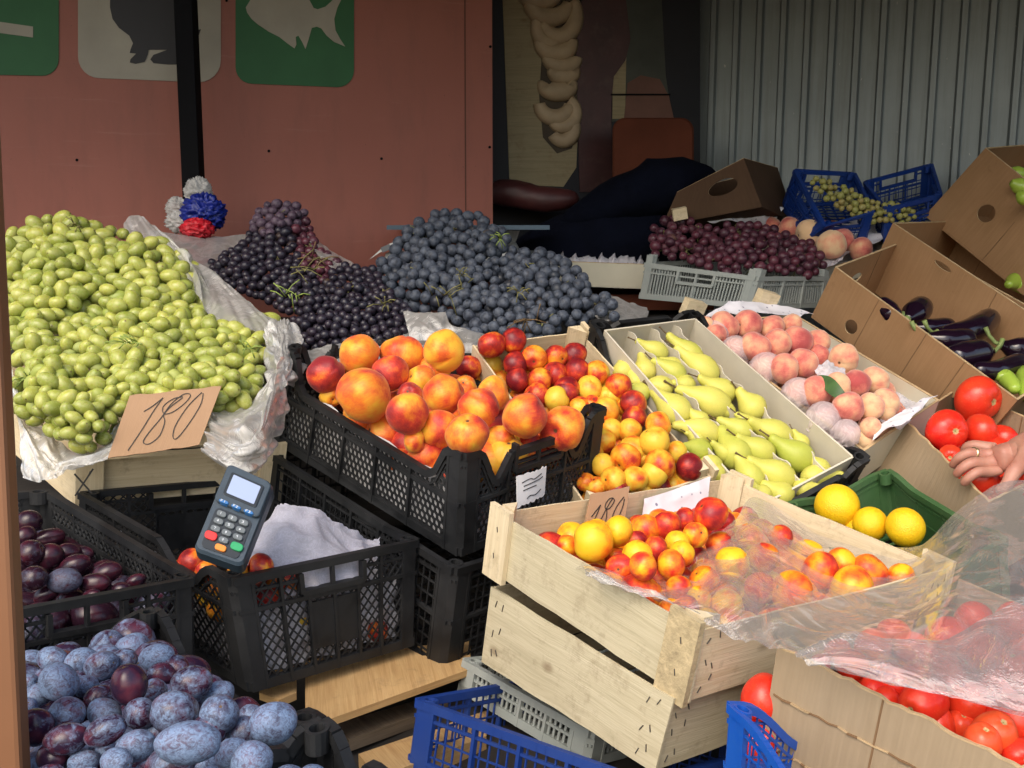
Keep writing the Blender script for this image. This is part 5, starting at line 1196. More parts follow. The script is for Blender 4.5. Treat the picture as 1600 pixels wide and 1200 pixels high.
# ------------------------------------------------------------------ sheets of film, bag, cloth and paper
def cr(p0, p1, p2, p3, t): return (p1 * 2 + (p2 - p0) * t + (p0 * 2 - p1 * 5 + p2 * 4 - p3) * t * t + (p1 * 3 - p0 - p2 * 3 + p3) * t ** 3) * .5
def resample(pts, n):
    K = len(pts) - 1; out = []
    for i in range(n + 1):
        f = i / n * K; j = min(int(f), K - 1); t = f - j; g = lambda k: pts[max(0, min(K, k))]
        out.append(cr(g(j - 1), g(j), g(j + 1), g(j + 2), t))
    return out
def sheet_mesh(name, rows, m, label=None, cat=None, nu=60, nv=40, amp=.006, fr=14, seed=0, ridge=True, parent=None, thick=0, fringe=0.0, keep=False, fold=None):
    """rows of (px, py, distance) control points, smoothed, then crumpled along the surface normal"""
    R0 = [resample([P(*p) for p in r], nv) for r in rows]
    cols = [resample([R0[i][j] for i in range(len(R0))], nu) for j in range(nv + 1)]
    G = [[cols[j][i] for j in range(nv + 1)] for i in range(nu + 1)]; so = Vector((seed * 3.3, seed * 1.9, seed * .7)); out = []
    rr = random.Random(seed)
    for i in range(nu + 1):
        row = []
        for j in range(nv + 1):
            du = G[min(i + 1, nu)][j] - G[max(i - 1, 0)][j]; dw = G[i][min(j + 1, nv)] - G[i][max(j - 1, 0)]
            n = du.cross(dw); n = n.normalized() if n.length > 1e-9 else Vector((0, -1, 0))
            p = G[i][j]; w_ = p + noise.noise_vector(p * fr * .35 + so) * .05
            if ridge: h = 1 - 2.2 * abs(noise.noise(w_ * fr + so)) + .45 * (1 - 2.5 * abs(noise.noise(w_ * fr * 2.3 + so)))
            else: h = noise.noise(w_ * fr + so) + .5 * noise.noise(w_ * fr * 2.2 + so)
            if fold:
                u_, v_ = i / nu * fold[0], j / nv * fold[1]; wv = noise.noise_vector(Vector((u_ * .6, v_ * .6, seed))) * .9; c_ = Vector((u_ + wv.x, v_ + wv.y, seed * 2.0))
                h = 1.2 * (1 - 3 * abs(noise.noise(c_))) + .5 * (1 - 3 * abs(noise.noise(c_ * 2.3 + Vector((3, 1, 0))))) + .3 * h
            q = p + n * amp * h
            if fringe and (i in (0, nu) or j in (0, nv)): q += Vector((rr.uniform(-1, 1), rr.uniform(-1, 1), rr.uniform(-1, 1))) * fringe
            row.append(q)
        out.append(row)
    mb = MB(); mb.strip(out); org = out[nu // 2][nv // 2]
    o = mb.build(name, m, parent, origin=parent.location if parent else org, smooth=True)
    if thick: s_ = o.modifiers.new('thickness', 'SOLIDIFY'); s_.thickness = thick; s_.offset = 0
    if label: tag(o, label, cat)
    return o
# clear film over the apricots, the oranges and the torn tomato box
FT = [(902, 876, 1.36), (980, 902, 1.37), (1052, 896, 1.44), (1100, 855, 1.52), (1150, 812, 1.62), (1184, 772, 1.74), (1290, 826, 1.74), (1430, 852, 1.66), (1528, 763, 1.64), (1625, 752, 1.64)]
FB = [(936, 908, 1.31), (1010, 938, 1.26), (1075, 965, 1.20), (1130, 985, 1.15), (1180, 1000, 1.12), (1228, 1012, 1.08), (1310, 1042, 1.05), (1390, 1060, 1.03), (1500, 1085, 1.0), (1640, 1115, .96)]
rows = []
for a, b in zip(FT, FB):
    r = []
    for k in range(6):
        f = k / 5; r.append((a[0] + (b[0] - a[0]) * f, a[1] + (b[1] - a[1]) * f, a[2] + (b[2] - a[2]) * f - .085 * math.sin(math.pi * f)))
    rows.append(r)
sheet_mesh('plastic_film', rows, M['film'], 'crumpled clear plastic film draped over apricots, oranges and tomatoes', 'film', 240, 130, .0055, 8, 3, fold=(5, 2))
sheet_mesh('film_fold', [[(1240, 1015, 1.03), (1262, 1035, 1.0), (1300, 1042, 1.0)], [(1330, 985, 1.06), (1350, 1030, 1.0), (1370, 1062, .99)], [(1450, 1000, 1.06), (1470, 1050, .99), (1480, 1085, .97)], [(1540, 960, 1.08), (1560, 1040, .98), (1580, 1105, .94)], [(1640, 900, 1.1), (1650, 1020, .98), (1660, 1120, .92)]], M['film'], 'second fold of clear film lying over the torn tomato box', 'film', 100, 60, .003, 9, 5, fold=(2.5, 1.6))
# bags
BG = M['bag']
sheet_mesh('bag_liner', [[(190, 345, 2.35), (198, 385, 2.28), (215, 430, 2.2)], [(212, 333, 2.36), (240, 385, 2.26), (262, 430, 2.16)], [(245, 352, 2.32), (290, 400, 2.22), (300, 440, 2.12)], [(285, 385, 2.26), (322, 440, 2.14), (330, 490, 2.05)], [(345, 430, 2.18), (362, 470, 2.1), (380, 510, 2.0)], [(405, 478, 2.1), (425, 500, 2.04), (430, 530, 1.96)], [(470, 520, 2.0), (470, 545, 1.96), (450, 580, 1.9)]], BG, 'milky plastic bag edge standing up behind the green grapes', 'bag', 110, 40, .006, 16, 7, fold=(6, 1.5))
sheet_mesh('bag_liner', [[(225, 355, 2.6), (240, 380, 2.55), (300, 425, 2.4)], [(275, 363, 2.62), (290, 390, 2.55), (330, 430, 2.4)], [(330, 368, 2.65), (335, 395, 2.56), (350, 430, 2.45)], [(392, 364, 2.68), (380, 395, 2.6), (370, 430, 2.5)]], BG, 'flat milky bag edge between the red wall and black grapes', 'bag', 40, 20, .004, 10, 8)
sheet_mesh('bag_liner', [[(472, 352, 2.62), (485, 380, 2.52), (505, 410, 2.45)], [(505, 380, 2.58), (520, 398, 2.5), (530, 425, 2.4)], [(545, 405, 2.52), (552, 420, 2.45), (565, 445, 2.35)], [(590, 438, 2.45), (592, 452, 2.4), (600, 470, 2.3)]], BG, 'milky bag edge sloping down beside the dark red grapes', 'bag', 40, 16, .005, 14, 9)
sheet_mesh('bag_liner', [[(20, 575, 1.8), (24, 650, 1.74), (30, 745, 1.70)], [(45, 640, 1.78), (48, 690, 1.71), (52, 752, 1.68)], [(95, 685, 1.75), (85, 715, 1.69), (82, 745, 1.67)], [(140, 700, 1.74), (135, 712, 1.69), (120, 722, 1.67)], [(190, 650, 1.72), (188, 680, 1.68), (165, 716, 1.66)]], BG, 'white bag folded over the wooden crate by the brown post', 'bag', 90, 50, .007, 13, 10, fold=(4, 2.5))
sheet_mesh('bag_liner', [[(330, 628, 1.78), (322, 660, 1.72), (312, 700, 1.68)], [(370, 632, 1.78), (362, 680, 1.66), (345, 730, 1.65)], [(412, 600, 1.8), (402, 670, 1.66), (375, 742, 1.64)], [(436, 560, 1.86), (432, 650, 1.72), (415, 735, 1.68)], [(455, 560, 1.92), (452, 640, 1.84), (432, 700, 1.78)]], BG, 'puffy white bag bulging beside the cardboard price sign', 'bag', 110, 80, .008, 15, 11, fold=(3.5, 4))
sheet_mesh('bag_liner', [[(412, 520, 1.98), (408, 560, 1.92), (418, 620, 1.86)], [(425, 500, 2.0), (430, 550, 1.9), (438, 610, 1.84)], [(448, 497, 2.02), (455, 545, 1.92), (455, 600, 1.88)], [(470, 515, 2.04), (478, 560, 2.0), (470, 610, 1.96)]], BG, 'small bag bump between green grapes and upper black crate', 'bag', 70, 50, .006, 18, 12, fold=(5, 4))
sheet_mesh('bag_liner', [[(478, 545, 2.06), (480, 560, 2.0), (482, 590, 1.96)], [(560, 528, 2.12), (560, 548, 2.08), (560, 570, 2.02)], [(632, 518, 2.16), (640, 540, 2.12), (650, 560, 2.1)], [(700, 508, 2.18), (720, 530, 2.14), (740, 548, 2.12)], [(770, 525, 2.2), (775, 540, 2.18), (780, 560, 2.14)]], BG, 'milky liner strip behind the upper black crate', 'bag', 60, 14, .007, 16, 13)
sheet_mesh('bag_liner', [[(628, 482, 2.14), (634, 505, 2.1), (640, 530, 2.08)], [(665, 484, 2.12), (668, 505, 2.08), (672, 532, 2.06)], [(696, 486, 2.14), (708, 508, 2.1), (722, 536, 2.08)]], BG, 'triangular bag flap between the two dark grape heaps', 'bag', 24, 20, .007, 16, 14)
sheet_mesh('bag_liner', [[(915, 455, 2.45), (925, 480, 2.35), (935, 500, 2.28)], [(950, 460, 2.48), (960, 480, 2.4), (960, 500, 2.3)], [(985, 470, 2.5), (990, 482, 2.45), (985, 500, 2.35)], [(1012, 478, 2.52), (1014, 486, 2.48), (1010, 505, 2.4)]], BG, 'thin grey bag edge between blue black grapes and grey crate', 'bag', 36, 16, .006, 16, 15)
# net cloth in the lattice crate
sheet_mesh('net_cloth', [[(385, 885, 1.52), (395, 868, 1.54), (410, 850, 1.56)], [(400, 905, 1.50), (425, 850, 1.54), (432, 805, 1.62)], [(440, 930, 1.5), (455, 850, 1.54), (468, 797, 1.62)], [(500, 930, 1.54), (510, 870, 1.56), (520, 822, 1.64)], [(560, 910, 1.58), (560, 870, 1.62), (565, 848, 1.68)], [(590, 880, 1.64), (592, 862, 1.66), (592, 845, 1.70)]], M['net'], 'white net cloth bunched up inside the lattice crate', 'cloth', 70, 50, .012, 12, 21, fringe=.002)
# white packing cloth inside the lattice crate, seen through the lattice
for k_, lb_ in ((0, 'crumpled white packing cloth behind the long lattice side'), (1, 'white packing cloth behind the dipped lattice side')):
    bx = BX['C']; Ls, fn = side_fn(bx, k_); mb = MB(); rows = []
    for i in range(61):
        s_ = .035 + (Ls - .06) * i / 60; row = []
        for j in range(25):
            f_ = j / 24; zt_ = -.055 - .012 * math.sin(i * .35) - .01 * noise.noise(Vector((i * .2, 0, k_)))
            z = -bx.h + .012 + (zt_ + bx.h - .012) * f_; nn = noise.noise(Vector((s_ * 30, z * 30, k_ * 5.0))); n3 = 1 - 2.4 * abs(noise.noise(Vector((s_ * 22, z * 34, 7 + k_ * 5.0))))
            row.append(fn(s_, -.022 - .010 * nn + .008 * n3 - .03 * max(0, f_ - .8), z))
        rows.append(row)
    mb.strip(rows); o = mb.build('packing_cloth', M['tissue'], None, bx.W, bx.W(*fn(Ls / 2, -.02, -bx.h / 2)), smooth=True); tag(o, lb_, 'cloth')
CW = ('yellow nectarine', 'blushed nectarine', 'red nectarine')
fruits('C', 'nect2', [(300, 880, 24, .7, .01), (322, 893, 18, .6, 0), (285, 892, 20, .3, 0), (407, 886, 22, .7, .01), (372, 892, 18, .4, 0), (430, 915, 20, .6, -.03), (452, 912, 20, .55, -.03), (482, 916, 18, .05, -.02), (415, 930, 22, .8, -.04), (330, 930, 22, .2, -.04), (345, 950, 22, .3, -.06), (316, 915, 20, .2, -.03), (590, 985, 18, .6, -.08), (470, 965, 18, .1, -.08)], 'the lattice crate', 'nectarine', 'nectarine', 'nectarines in the lattice crate', CW, off=-.01, seed=101)
# lining of the upper black crate, seen through its holes
for nm, k, e in (('paper_liner', 1, 0), ('paper_liner', 0, 0)):
    bx = BX['A']; Ls, fn = side_fn(bx, k); mb = MB(); n = 24; rows = []
    for i in range(n + 1):
        s_ = .03 + (Ls - .06) * i / n; rows.append([fn(s_, -.012 + .003 * math.sin(i * 1.3), z) for z in (-bx.h + .01, -bx.h * .5, (-.068 if k == 1 else -.1) + .004 * math.sin(i * .8))])
    mb.strip(rows); o = mb.build(nm, M['paper'] if k == 1 else M['tissue'], None, bx.W, (bx.T['F'] + bx.T['LR'[k == 0]]) / 2, smooth=True)
    tag(o, 'white paper liner showing through the round holes of the upper crate' if k == 1 else 'thin liner inside the arched end of the upper crate', 'paper')
# paper tag on the upper crate
def quad_card(name, pts, m, label, cat, th=.003, parent=None, group=None, jag=0, nseg=10, bend=0.0, strokes=(), sm=None):
    """card with corners TL TR BR BL as points; strokes in 0..1 card coordinates"""
    TL, TR, BR, BL = pts; n = (TR - TL).cross(BL - TL).normalized()
    if n.dot(CAM - TL) < 0: n = -n
    c = (TL + TR + BR + BL) / 4; rr = random.Random(label); top = [rr.uniform(-1, 1) * jag for _ in range(nseg + 1)]; bot = [rr.uniform(-1, 1) * jag for _ in range(nseg + 1)]
    def q(u, v, e=0.0): return TL.lerp(TR, u) * (1 - v) + BL.lerp(BR, u) * v + n * (e + bend * math.sin(math.pi * u))
    t = thing(name, label, cat, c, group) if parent is None else None
    mb = MB(); rows = []
    for i in range(nseg + 1):
        u = i / nseg; rows.append([q(u, 1 + bot[i], -th), q(u, 1 + bot[i], 0), q(u, .5, 0), q(u, top[i], 0), q(u, top[i], -th), q(u, .5, -th)])
    mb.strip(rows, close=True); W_ = (TR - TL).length; H_ = (BL - TL).length
    b_ = len(mb.v)
    for e_ in (0, nseg):
        r_ = rows[e_]; b_ = len(mb.v); mb.v += [tuple(p) for p in r_]; mb.face([b_ + i for i in range(6)])
    mb.build('card' if parent is None else name, m, t or parent, origin=c if t else parent.location)
    if strokes:
        mb = MB()
        for st in strokes:
            w_ = .0011
            P_ = [q(u, v, .0009) for u, v in st]
            sm_ = resample(P_, len(P_) * 5)
            for a, b in zip(sm_, sm_[1:]): mb.bar(a, b + (b - a) * .1, w_ * 1.3, .0006, up=n)
        mb.build('handwriting', M['ink'], t or parent, origin=c if t else parent.location)
    return t
E180 = [[(.22, .30), (.30, .22), (.38, .10)], [(.38, .10), (.33, .30), (.27, .62), (.20, .92)],
        [(.60, .12), (.50, .14), (.42, .25), (.46, .38), (.56, .36), (.66, .22), (.68, .10), (.60, .08), (.50, .22), (.44, .45), (.36, .68), (.34, .82), (.42, .86), (.50, .74), (.50, .52), (.46, .40), (.50, .28), (.60, .14)],
        [(.80, .08), (.70, .30), (.64, .60), (.66, .80), (.72, .82), (.80, .55), (.84, .28), (.82, .10)]]
quad_card('price_sign', [P(203, 618, 1.70), P(346, 603, 1.74), P(311, 695, 1.70), P(168, 716, 1.66)], M['cardsign'], 'brown cardboard price sign reading 180 in front of the green grapes', 'price sign', .004, jag=.012, strokes=E180)
E180b = [[(.12, .62), (.18, .52), (.30, .34)], [(.30, .34), (.24, .60), (.12, .98)],
         [(.60, .22), (.50, .22), (.42, .36), (.46, .48), (.56, .46), (.64, .30), (.58, .24), (.48, .44), (.40, .66), (.34, .84), (.40, .95), (.50, .82), (.50, .60), (.48, .50)],
         [(.88, .24), (.74, .44), (.66, .70), (.70, .90), (.80, .80), (.88, .52), (.90, .30)]]
quad_card('price_sign', [P(924, 772, 1.615), P(984, 760, 1.645), P(975, 822, 1.63), P(911, 832, 1.60)], M['cardsign'], 'small cardboard price sign reading 180 above the pale apricot crate', 'price sign', .004, jag=.012, strokes=E180b)
quad_card('paper_tag', [P(807, 745, 1.655), P(854, 728, 1.71), P(851, 774, 1.715), P(808, 793, 1.66)], M['paper'], 'torn white paper tag stuck on the handle of the upper crate', 'tag', .001, jag=.05, nseg=14, bend=.003,
   strokes=[[(.15, .25), (.4, .2), (.55, .26), (.8, .18)], [(.2, .38), (.45, .36), (.7, .34), (.85, .3)], [(.18, .52), (.4, .5), (.62, .5)], [(.3, .82), (.42, .76), (.6, .8), (.8, .7)]])
cp_ = P(137, 755, 1.77)
mb = MB()
for a, b in (((121, 738, 1.765), (148, 768, 1.76)), ((150, 730, 1.765), (122, 772, 1.76))): mb.bar(P(*a) - Vector((0, .012, 0)), P(*b) - Vector((0, .012, 0)), .003, .0012, up=(0, 1, 0))
mb.build('marker_cross', M['ink'], QCR, origin=QCR.location)
# dotted paper edges and tissue in the peach tray
sheet_mesh('dotted_paper', [[(1085, 505, 2.33), (1120, 485, 2.4), (1138, 470, 2.42)], [(1130, 495, 2.36), (1160, 487, 2.42), (1165, 474, 2.46)], [(1190, 492, 2.42), (1200, 486, 2.46), (1215, 478, 2.5)], [(1245, 500, 2.44), (1256, 492, 2.48), (1272, 492, 2.5)]], M['dots'], 'white dotted paper folded up at the far end of the peach tray', 'paper', 40, 16, .006, 12, 31)
sheet_mesh('dotted_paper', [[(1365, 690, 2.0), (1372, 670, 2.02), (1385, 655, 2.03)], [(1385, 676, 1.99), (1400, 658, 2.02), (1420, 640, 2.06)], [(1405, 668, 1.99), (1425, 645, 2.03), (1440, 628, 2.09)], [(1420, 660, 2.0), (1440, 636, 2.06), (1466, 620, 2.12)]], M['dots'], 'white dotted paper hanging over the near corner of the peach tray', 'paper', 30, 16, .006, 12, 32)
sheet_mesh('dotted_paper', [[(1000, 816, 1.69), (1002, 800, 1.70), (1004, 780, 1.71)], [(1040, 810, 1.72), (1042, 788, 1.735), (1044, 768, 1.745)], [(1075, 802, 1.755), (1078, 778, 1.765), (1082, 754, 1.775)], [(1104, 798, 1.78), (1106, 768, 1.79), (1110, 744, 1.80)]], M['dots'], 'white dotted paper lining the back board of the pale apricot crate', 'paper', 30, 16, .004, 12, 33)
sheet_mesh('tissue_paper', [[(1235, 497, 2.47), (1215, 520, 2.40), (1200, 560, 2.36)], [(1290, 528, 2.40), (1270, 545, 2.34), (1250, 570, 2.30)], [(1345, 560, 2.34), (1325, 585, 2.28), (1300, 600, 2.24)], [(1392, 588, 2.27), (1375, 620, 2.18), (1350, 640, 2.14)], [(1450, 625, 2.17), (1420, 655, 2.06), (1390, 670, 2.02)]], M['tissue'], 'white tissue paper lining the back side of the peach tray', 'paper', 70, 26, .012, 14, 34)
def wrap(px, py, rp, off, label, seed):
    bx = BX['J']; p, k = bx.locate(px, py, off); s = rp * k / FPX; so = Vector((seed, 0, 0))
    fn = lambda th, ph: sph(th, ph, s * (1.05 + .05 * (1 - 2 * abs(noise.noise(sph(th, ph, 2.2) + so))) * (.4 + th / 3) + (.10 * math.sin(ph * 9 + seed) if th > 1.6 else 0))) if th < 2.2 else sph(2.2, ph, s * (1.2 + .12 * math.sin(ph * 9 + seed)))
    me = sphere_mesh('tissue_wrap', M['tissue2'], fn, 44, 20); o = bpy.data.objects.new('tissue_wrap', me); COL.objects.link(o); o.location = p
    o.rotation_euler = face_dir(Vector((.3, -.5, 1)).normalized()).to_euler(); tag(o, label, 'wrapping', 'tissue wrapped peaches')
M['tissue2'] = m_film('thin lilac tissue', (.95, .80, .82), .66, .6, .2, 24, .3, .0, .05)
for i, (x, y, r, lb) in enumerate([(762, 185, 62, 'farthest of the thin tissue wraps along the peach tray'), (860, 262, 68, 'second thin tissue wrap from the far end of the peach tray'), (1000, 345, 74, 'third thin tissue wrap from the far end of the peach tray'), (1150, 462, 74, 'middle tissue wrap by the cream tray edge'), (1265, 575, 76, 'large tissue wrap near the front corner of the peach tray'), (1370, 640, 60, 'tissue wrap nearest the front corner of the peach tray')]):
    wrap(860 + x / 2.963, 460 + y / 2.963, r / 2.963, .012, lb, i)
sheet_mesh('tissue_scrap', [[(1270, 568, 2.17), (1275, 580, 2.15), (1280, 592, 2.13)], [(1295, 560, 2.18), (1300, 575, 2.14), (1305, 592, 2.12)], [(1322, 572, 2.18), (1325, 585, 2.15), (1322, 598, 2.13)]], M['tissue'], 'crumpled white tissue scrap among the peaches', 'paper', 30, 24, .010, 22, 35)
# leaf on the peaches
lf = thing('peach_leaf', 'long green peach leaf lying across the peaches', 'leaf', P(1298, 600, 2.06))
pts = resample([P(1272, 588, 2.10), P(1290, 596, 2.07), P(1308, 612, 2.04), P(1325, 625, 2.03)], 14); mb = MB(); rows = []
for i, p in enumerate(pts):
    w_ = .013 * math.sin(math.pi * min(1, (i + .3) / 14.6)); rows.append([p + Vector((w_ * .6, 0, w_)), p + Vector((0, -.004, 0)), p - Vector((w_ * .6, 0, w_))])
mb.strip(rows); M['leaf'] = m_simple('leaf green', (.05, .11, .03), .5, .3, 40, .3); mb.build('blade', M['leaf'], lf, origin=lf.location, smooth=True)
mb = MB(); mb.tube([P(1322, 622, 2.03), P(1334, 628, 2.02), P(1345, 622, 2.02)], .0015, 5); mb.build('leaf_stem', M['leaf'], lf, origin=lf.location)
# ------------------------------------------------------------------ card reader
M['rdr'] = m_simple('slate blue plastic', (.035, .055, .075), .38, .12, 30, .1, 200, .5)
M['rdrdark'] = m_simple('dark bezel plastic', (.012, .018, .024), .3, .1, 30, 0)
M['key'] = m_simple('grey rubber key', (.13, .15, .16), .5, .05, 30, 0)
M['keyblue'] = m_simple('blue rubber key', (.03, .16, .42), .45, .05, 30, 0)
M['keyred'] = m_simple('red rubber key', (.75, .03, .03), .45, .05, 30, 0)
M['keyor'] = m_simple('orange rubber key', (.80, .25, .03), .45, .05, 30, 0)
M['keygr'] = m_simple('green rubber key', (.02, .33, .12), .45, .05, 30, 0)
M['legend'] = m_simple('pale key print', (.62, .66, .68), .5, .05, 30, 0)
def m_screen():
    m, t, b = mat('lit reader screen'); b.inputs['Base Color'].default_value = (.30, .36, .50, 1); b.inputs['Roughness'].default_value = .12
    b.inputs['Emission Color'].default_value = (.42, .52, .80, 1); b.inputs['Emission Strength'].default_value = .12; return m
M['screen'] = m_screen()
rTL, rTR, rBR, rBL = P(357, 724, 1.47), P(429, 757, 1.455), P(378, 885, 1.36), P(301, 858, 1.37)
rn = (rTR - rTL).cross(rBL - rTL).normalized()
if rn.dot(CAM - rTL) < 0: rn = -rn
rc = (rTL + rTR + rBR + rBL) / 4; rd = thing('card_reader', 'slate blue card payment terminal with lit screen leaning on the lattice crate', 'card reader', rc)
def rq(u, v, e): return rTL.lerp(rTR, u) * (1 - v) + rBL.lerp(rBR, u) * v + rn * e
def rr_out(u0, u1, v0, v1, ru, rv, n=5):
    out = []
    for cu, cv, a0 in ((u1 - ru, v1 - rv, 0), (u0 + ru, v1 - rv, 90), (u0 + ru, v0 + rv, 180), (u1 - ru, v0 + rv, 270)):
        for i in range(n + 1): an = R(a0 + 90 * i / n); out.append((cu + ru * math.cos(an), cv + rv * math.sin(an)))
    return out
def rslab(name, out, e0, e1, m, parent, inset=.0, taper=None):
    mb = MB(); cu = sum(p[0] for p in out) / len(out); cv = sum(p[1] for p in out) / len(out)
    def ring(e, k): return [rq(cu + (u - cu) * k, cv + (v - cv) * k, e) for u, v in out]
    rs = [ring(e0, 1), ring(e1 - (e1 - e0) * .18, 1), ring(e1, 1 - inset)]; n = len(out)
    mb.strip(rs, close=True); b = 2 * n; mb.face([b + i for i in range(n)][::-1]); mb.face([i for i in range(n)])
    return mb.build(name, m, parent, origin=rc)
body = rslab('body', rr_out(0, 1, 0, 1, .14, .06), -.024, .0, M['rdr'], rd, .05)
rslab('head_hump', rr_out(.03, .97, .02, .46, .12, .05), .0, .007, M['rdr'], rd, .04)
rslab('bezel', rr_out(.16, .86, .10, .37, .05, .02), .007, .0085, M['rdrdark'], rd, .02)
rslab('screen', rr_out(.22, .80, .125, .345, .02, .01), .0085, .0092, M['screen'], rd, .0)
rslab('keypad_recess', rr_out(.12, .88, .50, .95, .10, .05), .0, .0012, M['rdrdark'], rd, .0)
def glyph(segs, u0, v0, w_, h_, e, par):
    mb = MB()
    for st in segs:
        for a, b in zip(st, st[1:]): mb.bar(rq(u0 + a[0] * w_, v0 + a[1] * h_, e), rq(u0 + b[0] * w_, v0 + b[1] * h_, e), .0006, .0002, up=rn)
    mb.build('key_print', M['legend'], par, origin=rc)
DG = {'1': [[(.3, .2), (.5, 0), (.5, 1)]], '2': [[(0, .1), (.5, 0), (1, .25), (0, 1), (1, 1)]], '3': [[(0, 0), (1, 0), (.4, .4), (1, .7), (.5, 1), (0, .9)]], '4': [[(.7, 1), (.7, 0), (0, .65), (1, .65)]], '5': [[(1, 0), (0, 0), (0, .4), (.8, .45), (.9, .8), (.5, 1), (0, .9)]],
      '6': [[(.8, 0), (.2, .4), (0, .8), (.5, 1), (.9, .75), (.5, .5), (.1, .7)]], '7': [[(0, 0), (1, 0), (.4, 1)]], '8': [[(.5, 0), (.1, .25), (.9, .7), (.5, 1), (.1, .75), (.9, .25), (.5, 0)]], '9': [[(.9, .3), (.5, .5), (.1, .25), (.5, 0), (.9, .2), (.7, 1)]], '0': [[(.5, 0), (.9, .5), (.5, 1), (.1, .5), (.5, 0)]],
      'F': [[(1, 0), (0, 0), (0, 1)], [(0, .5), (.8, .5)]]}
def key(u, v, w_, h_, m, txt=None, e1=.0045):
    k = rslab('key', rr_out(u - w_, u + w_, v - h_, v + h_, w_ * .6, h_ * .7, 3), .0012, e1, m, rd, .12); k.location = (0, 0, 0)
    if txt:
        g = []
        for i, ch in enumerate(txt): g += [[(x * .8 + i * 1.3 - .65 * (len(txt) - 1), y) for x, y in st] for st in DG[ch]]
        mb = MB()
        for st in g:
            for a, b in zip(st, st[1:]): mb.bar(rq(u - .03 + a[0] * .045, v - .012 + a[1] * .024, e1 + .0003), rq(u - .03 + b[0] * .045, v - .012 + b[1] * .024, e1 + .0003), .0007, .0002, up=rn)
        mb.build('key_print', M['legend'], k, origin=rc)
for i, u in enumerate((.24, .50, .76)): key(u, .445, .10, .018, M['keyblue'], 'F' + '123'[i], .009)
for r_ in range(3):
    for c_ in range(3): key(.27 + .23 * c_, .56 + .085 * r_, .095, .030, M['key'], str(r_ * 3 + c_ + 1))
key(.50, .56 + .255, .095, .030, M['key'], '0')
key(.24, .815, .12, .042, M['keyred']); key(.50, .90, .11, .033, M['keyor']); key(.78, .83, .12, .042, M['keygr'])
# ------------------------------------------------------------------ the hand picking a tomato
def skinned(name, chains, m, parent=None, origin=(0, 0, 0), sub=2):
    import bmesh
    vs = []; es = []; rs = []; look = {}
    for ch in chains:
        prev = None
        for p, r_ in ch:
            kx = tuple(round(c, 4) for c in p)
            if kx not in look: look[kx] = len(vs); vs.append(tuple(Vector(p) - Vector(origin))); rs.append(r_)
            i = look[kx]
            if prev is not None and prev != i: es.append((prev, i))
            prev = i
    me = bpy.data.meshes.new(name); me.from_pydata(vs, es, []); o = bpy.data.objects.new(name, me); COL.objects.link(o)
    sk = o.modifiers.new('s', 'SKIN'); sk.use_smooth_shade = True; sb = o.modifiers.new('b', 'SUBSURF'); sb.levels = sub; sb.render_levels = sub
    for i, v in enumerate(me.skin_vertices[0].data): v.radius = (rs[i], rs[i]); v.use_root = (i == 0)
    dg = bpy.context.evaluated_depsgraph_get(); m2 = bpy.data.meshes.new_from_object(o.evaluated_get(dg)); bpy.data.objects.remove(o)
    m2.materials.clear(); m2.materials.append(m); m2.name = name; m2.polygons.foreach_set('use_smooth', [True] * len(m2.polygons))
    o = bpy.data.objects.new(name, m2); COL.objects.link(o)
    if parent: o.parent = parent
    else: o.location = origin
    return o
wr = P(1612, 706, 1.77); pe = thing('person', 'person reaching a bare hand with a ring into the pale tomato box', 'person', wr)
el = P(1790, 560, 1.62); sh = Vector((1.50, 1.22, 1.40)); nk = Vector((1.66, 1.18, 1.47)); pv = Vector((1.74, 1.05, .95)); pm = P(1588, 712, 1.795); pc = P(1566, 714, 1.80)
k1, k2, k3, k4 = P(1541, 700, 1.835), P(1536, 711, 1.81), P(1537, 724, 1.795), P(1543, 738, 1.785)
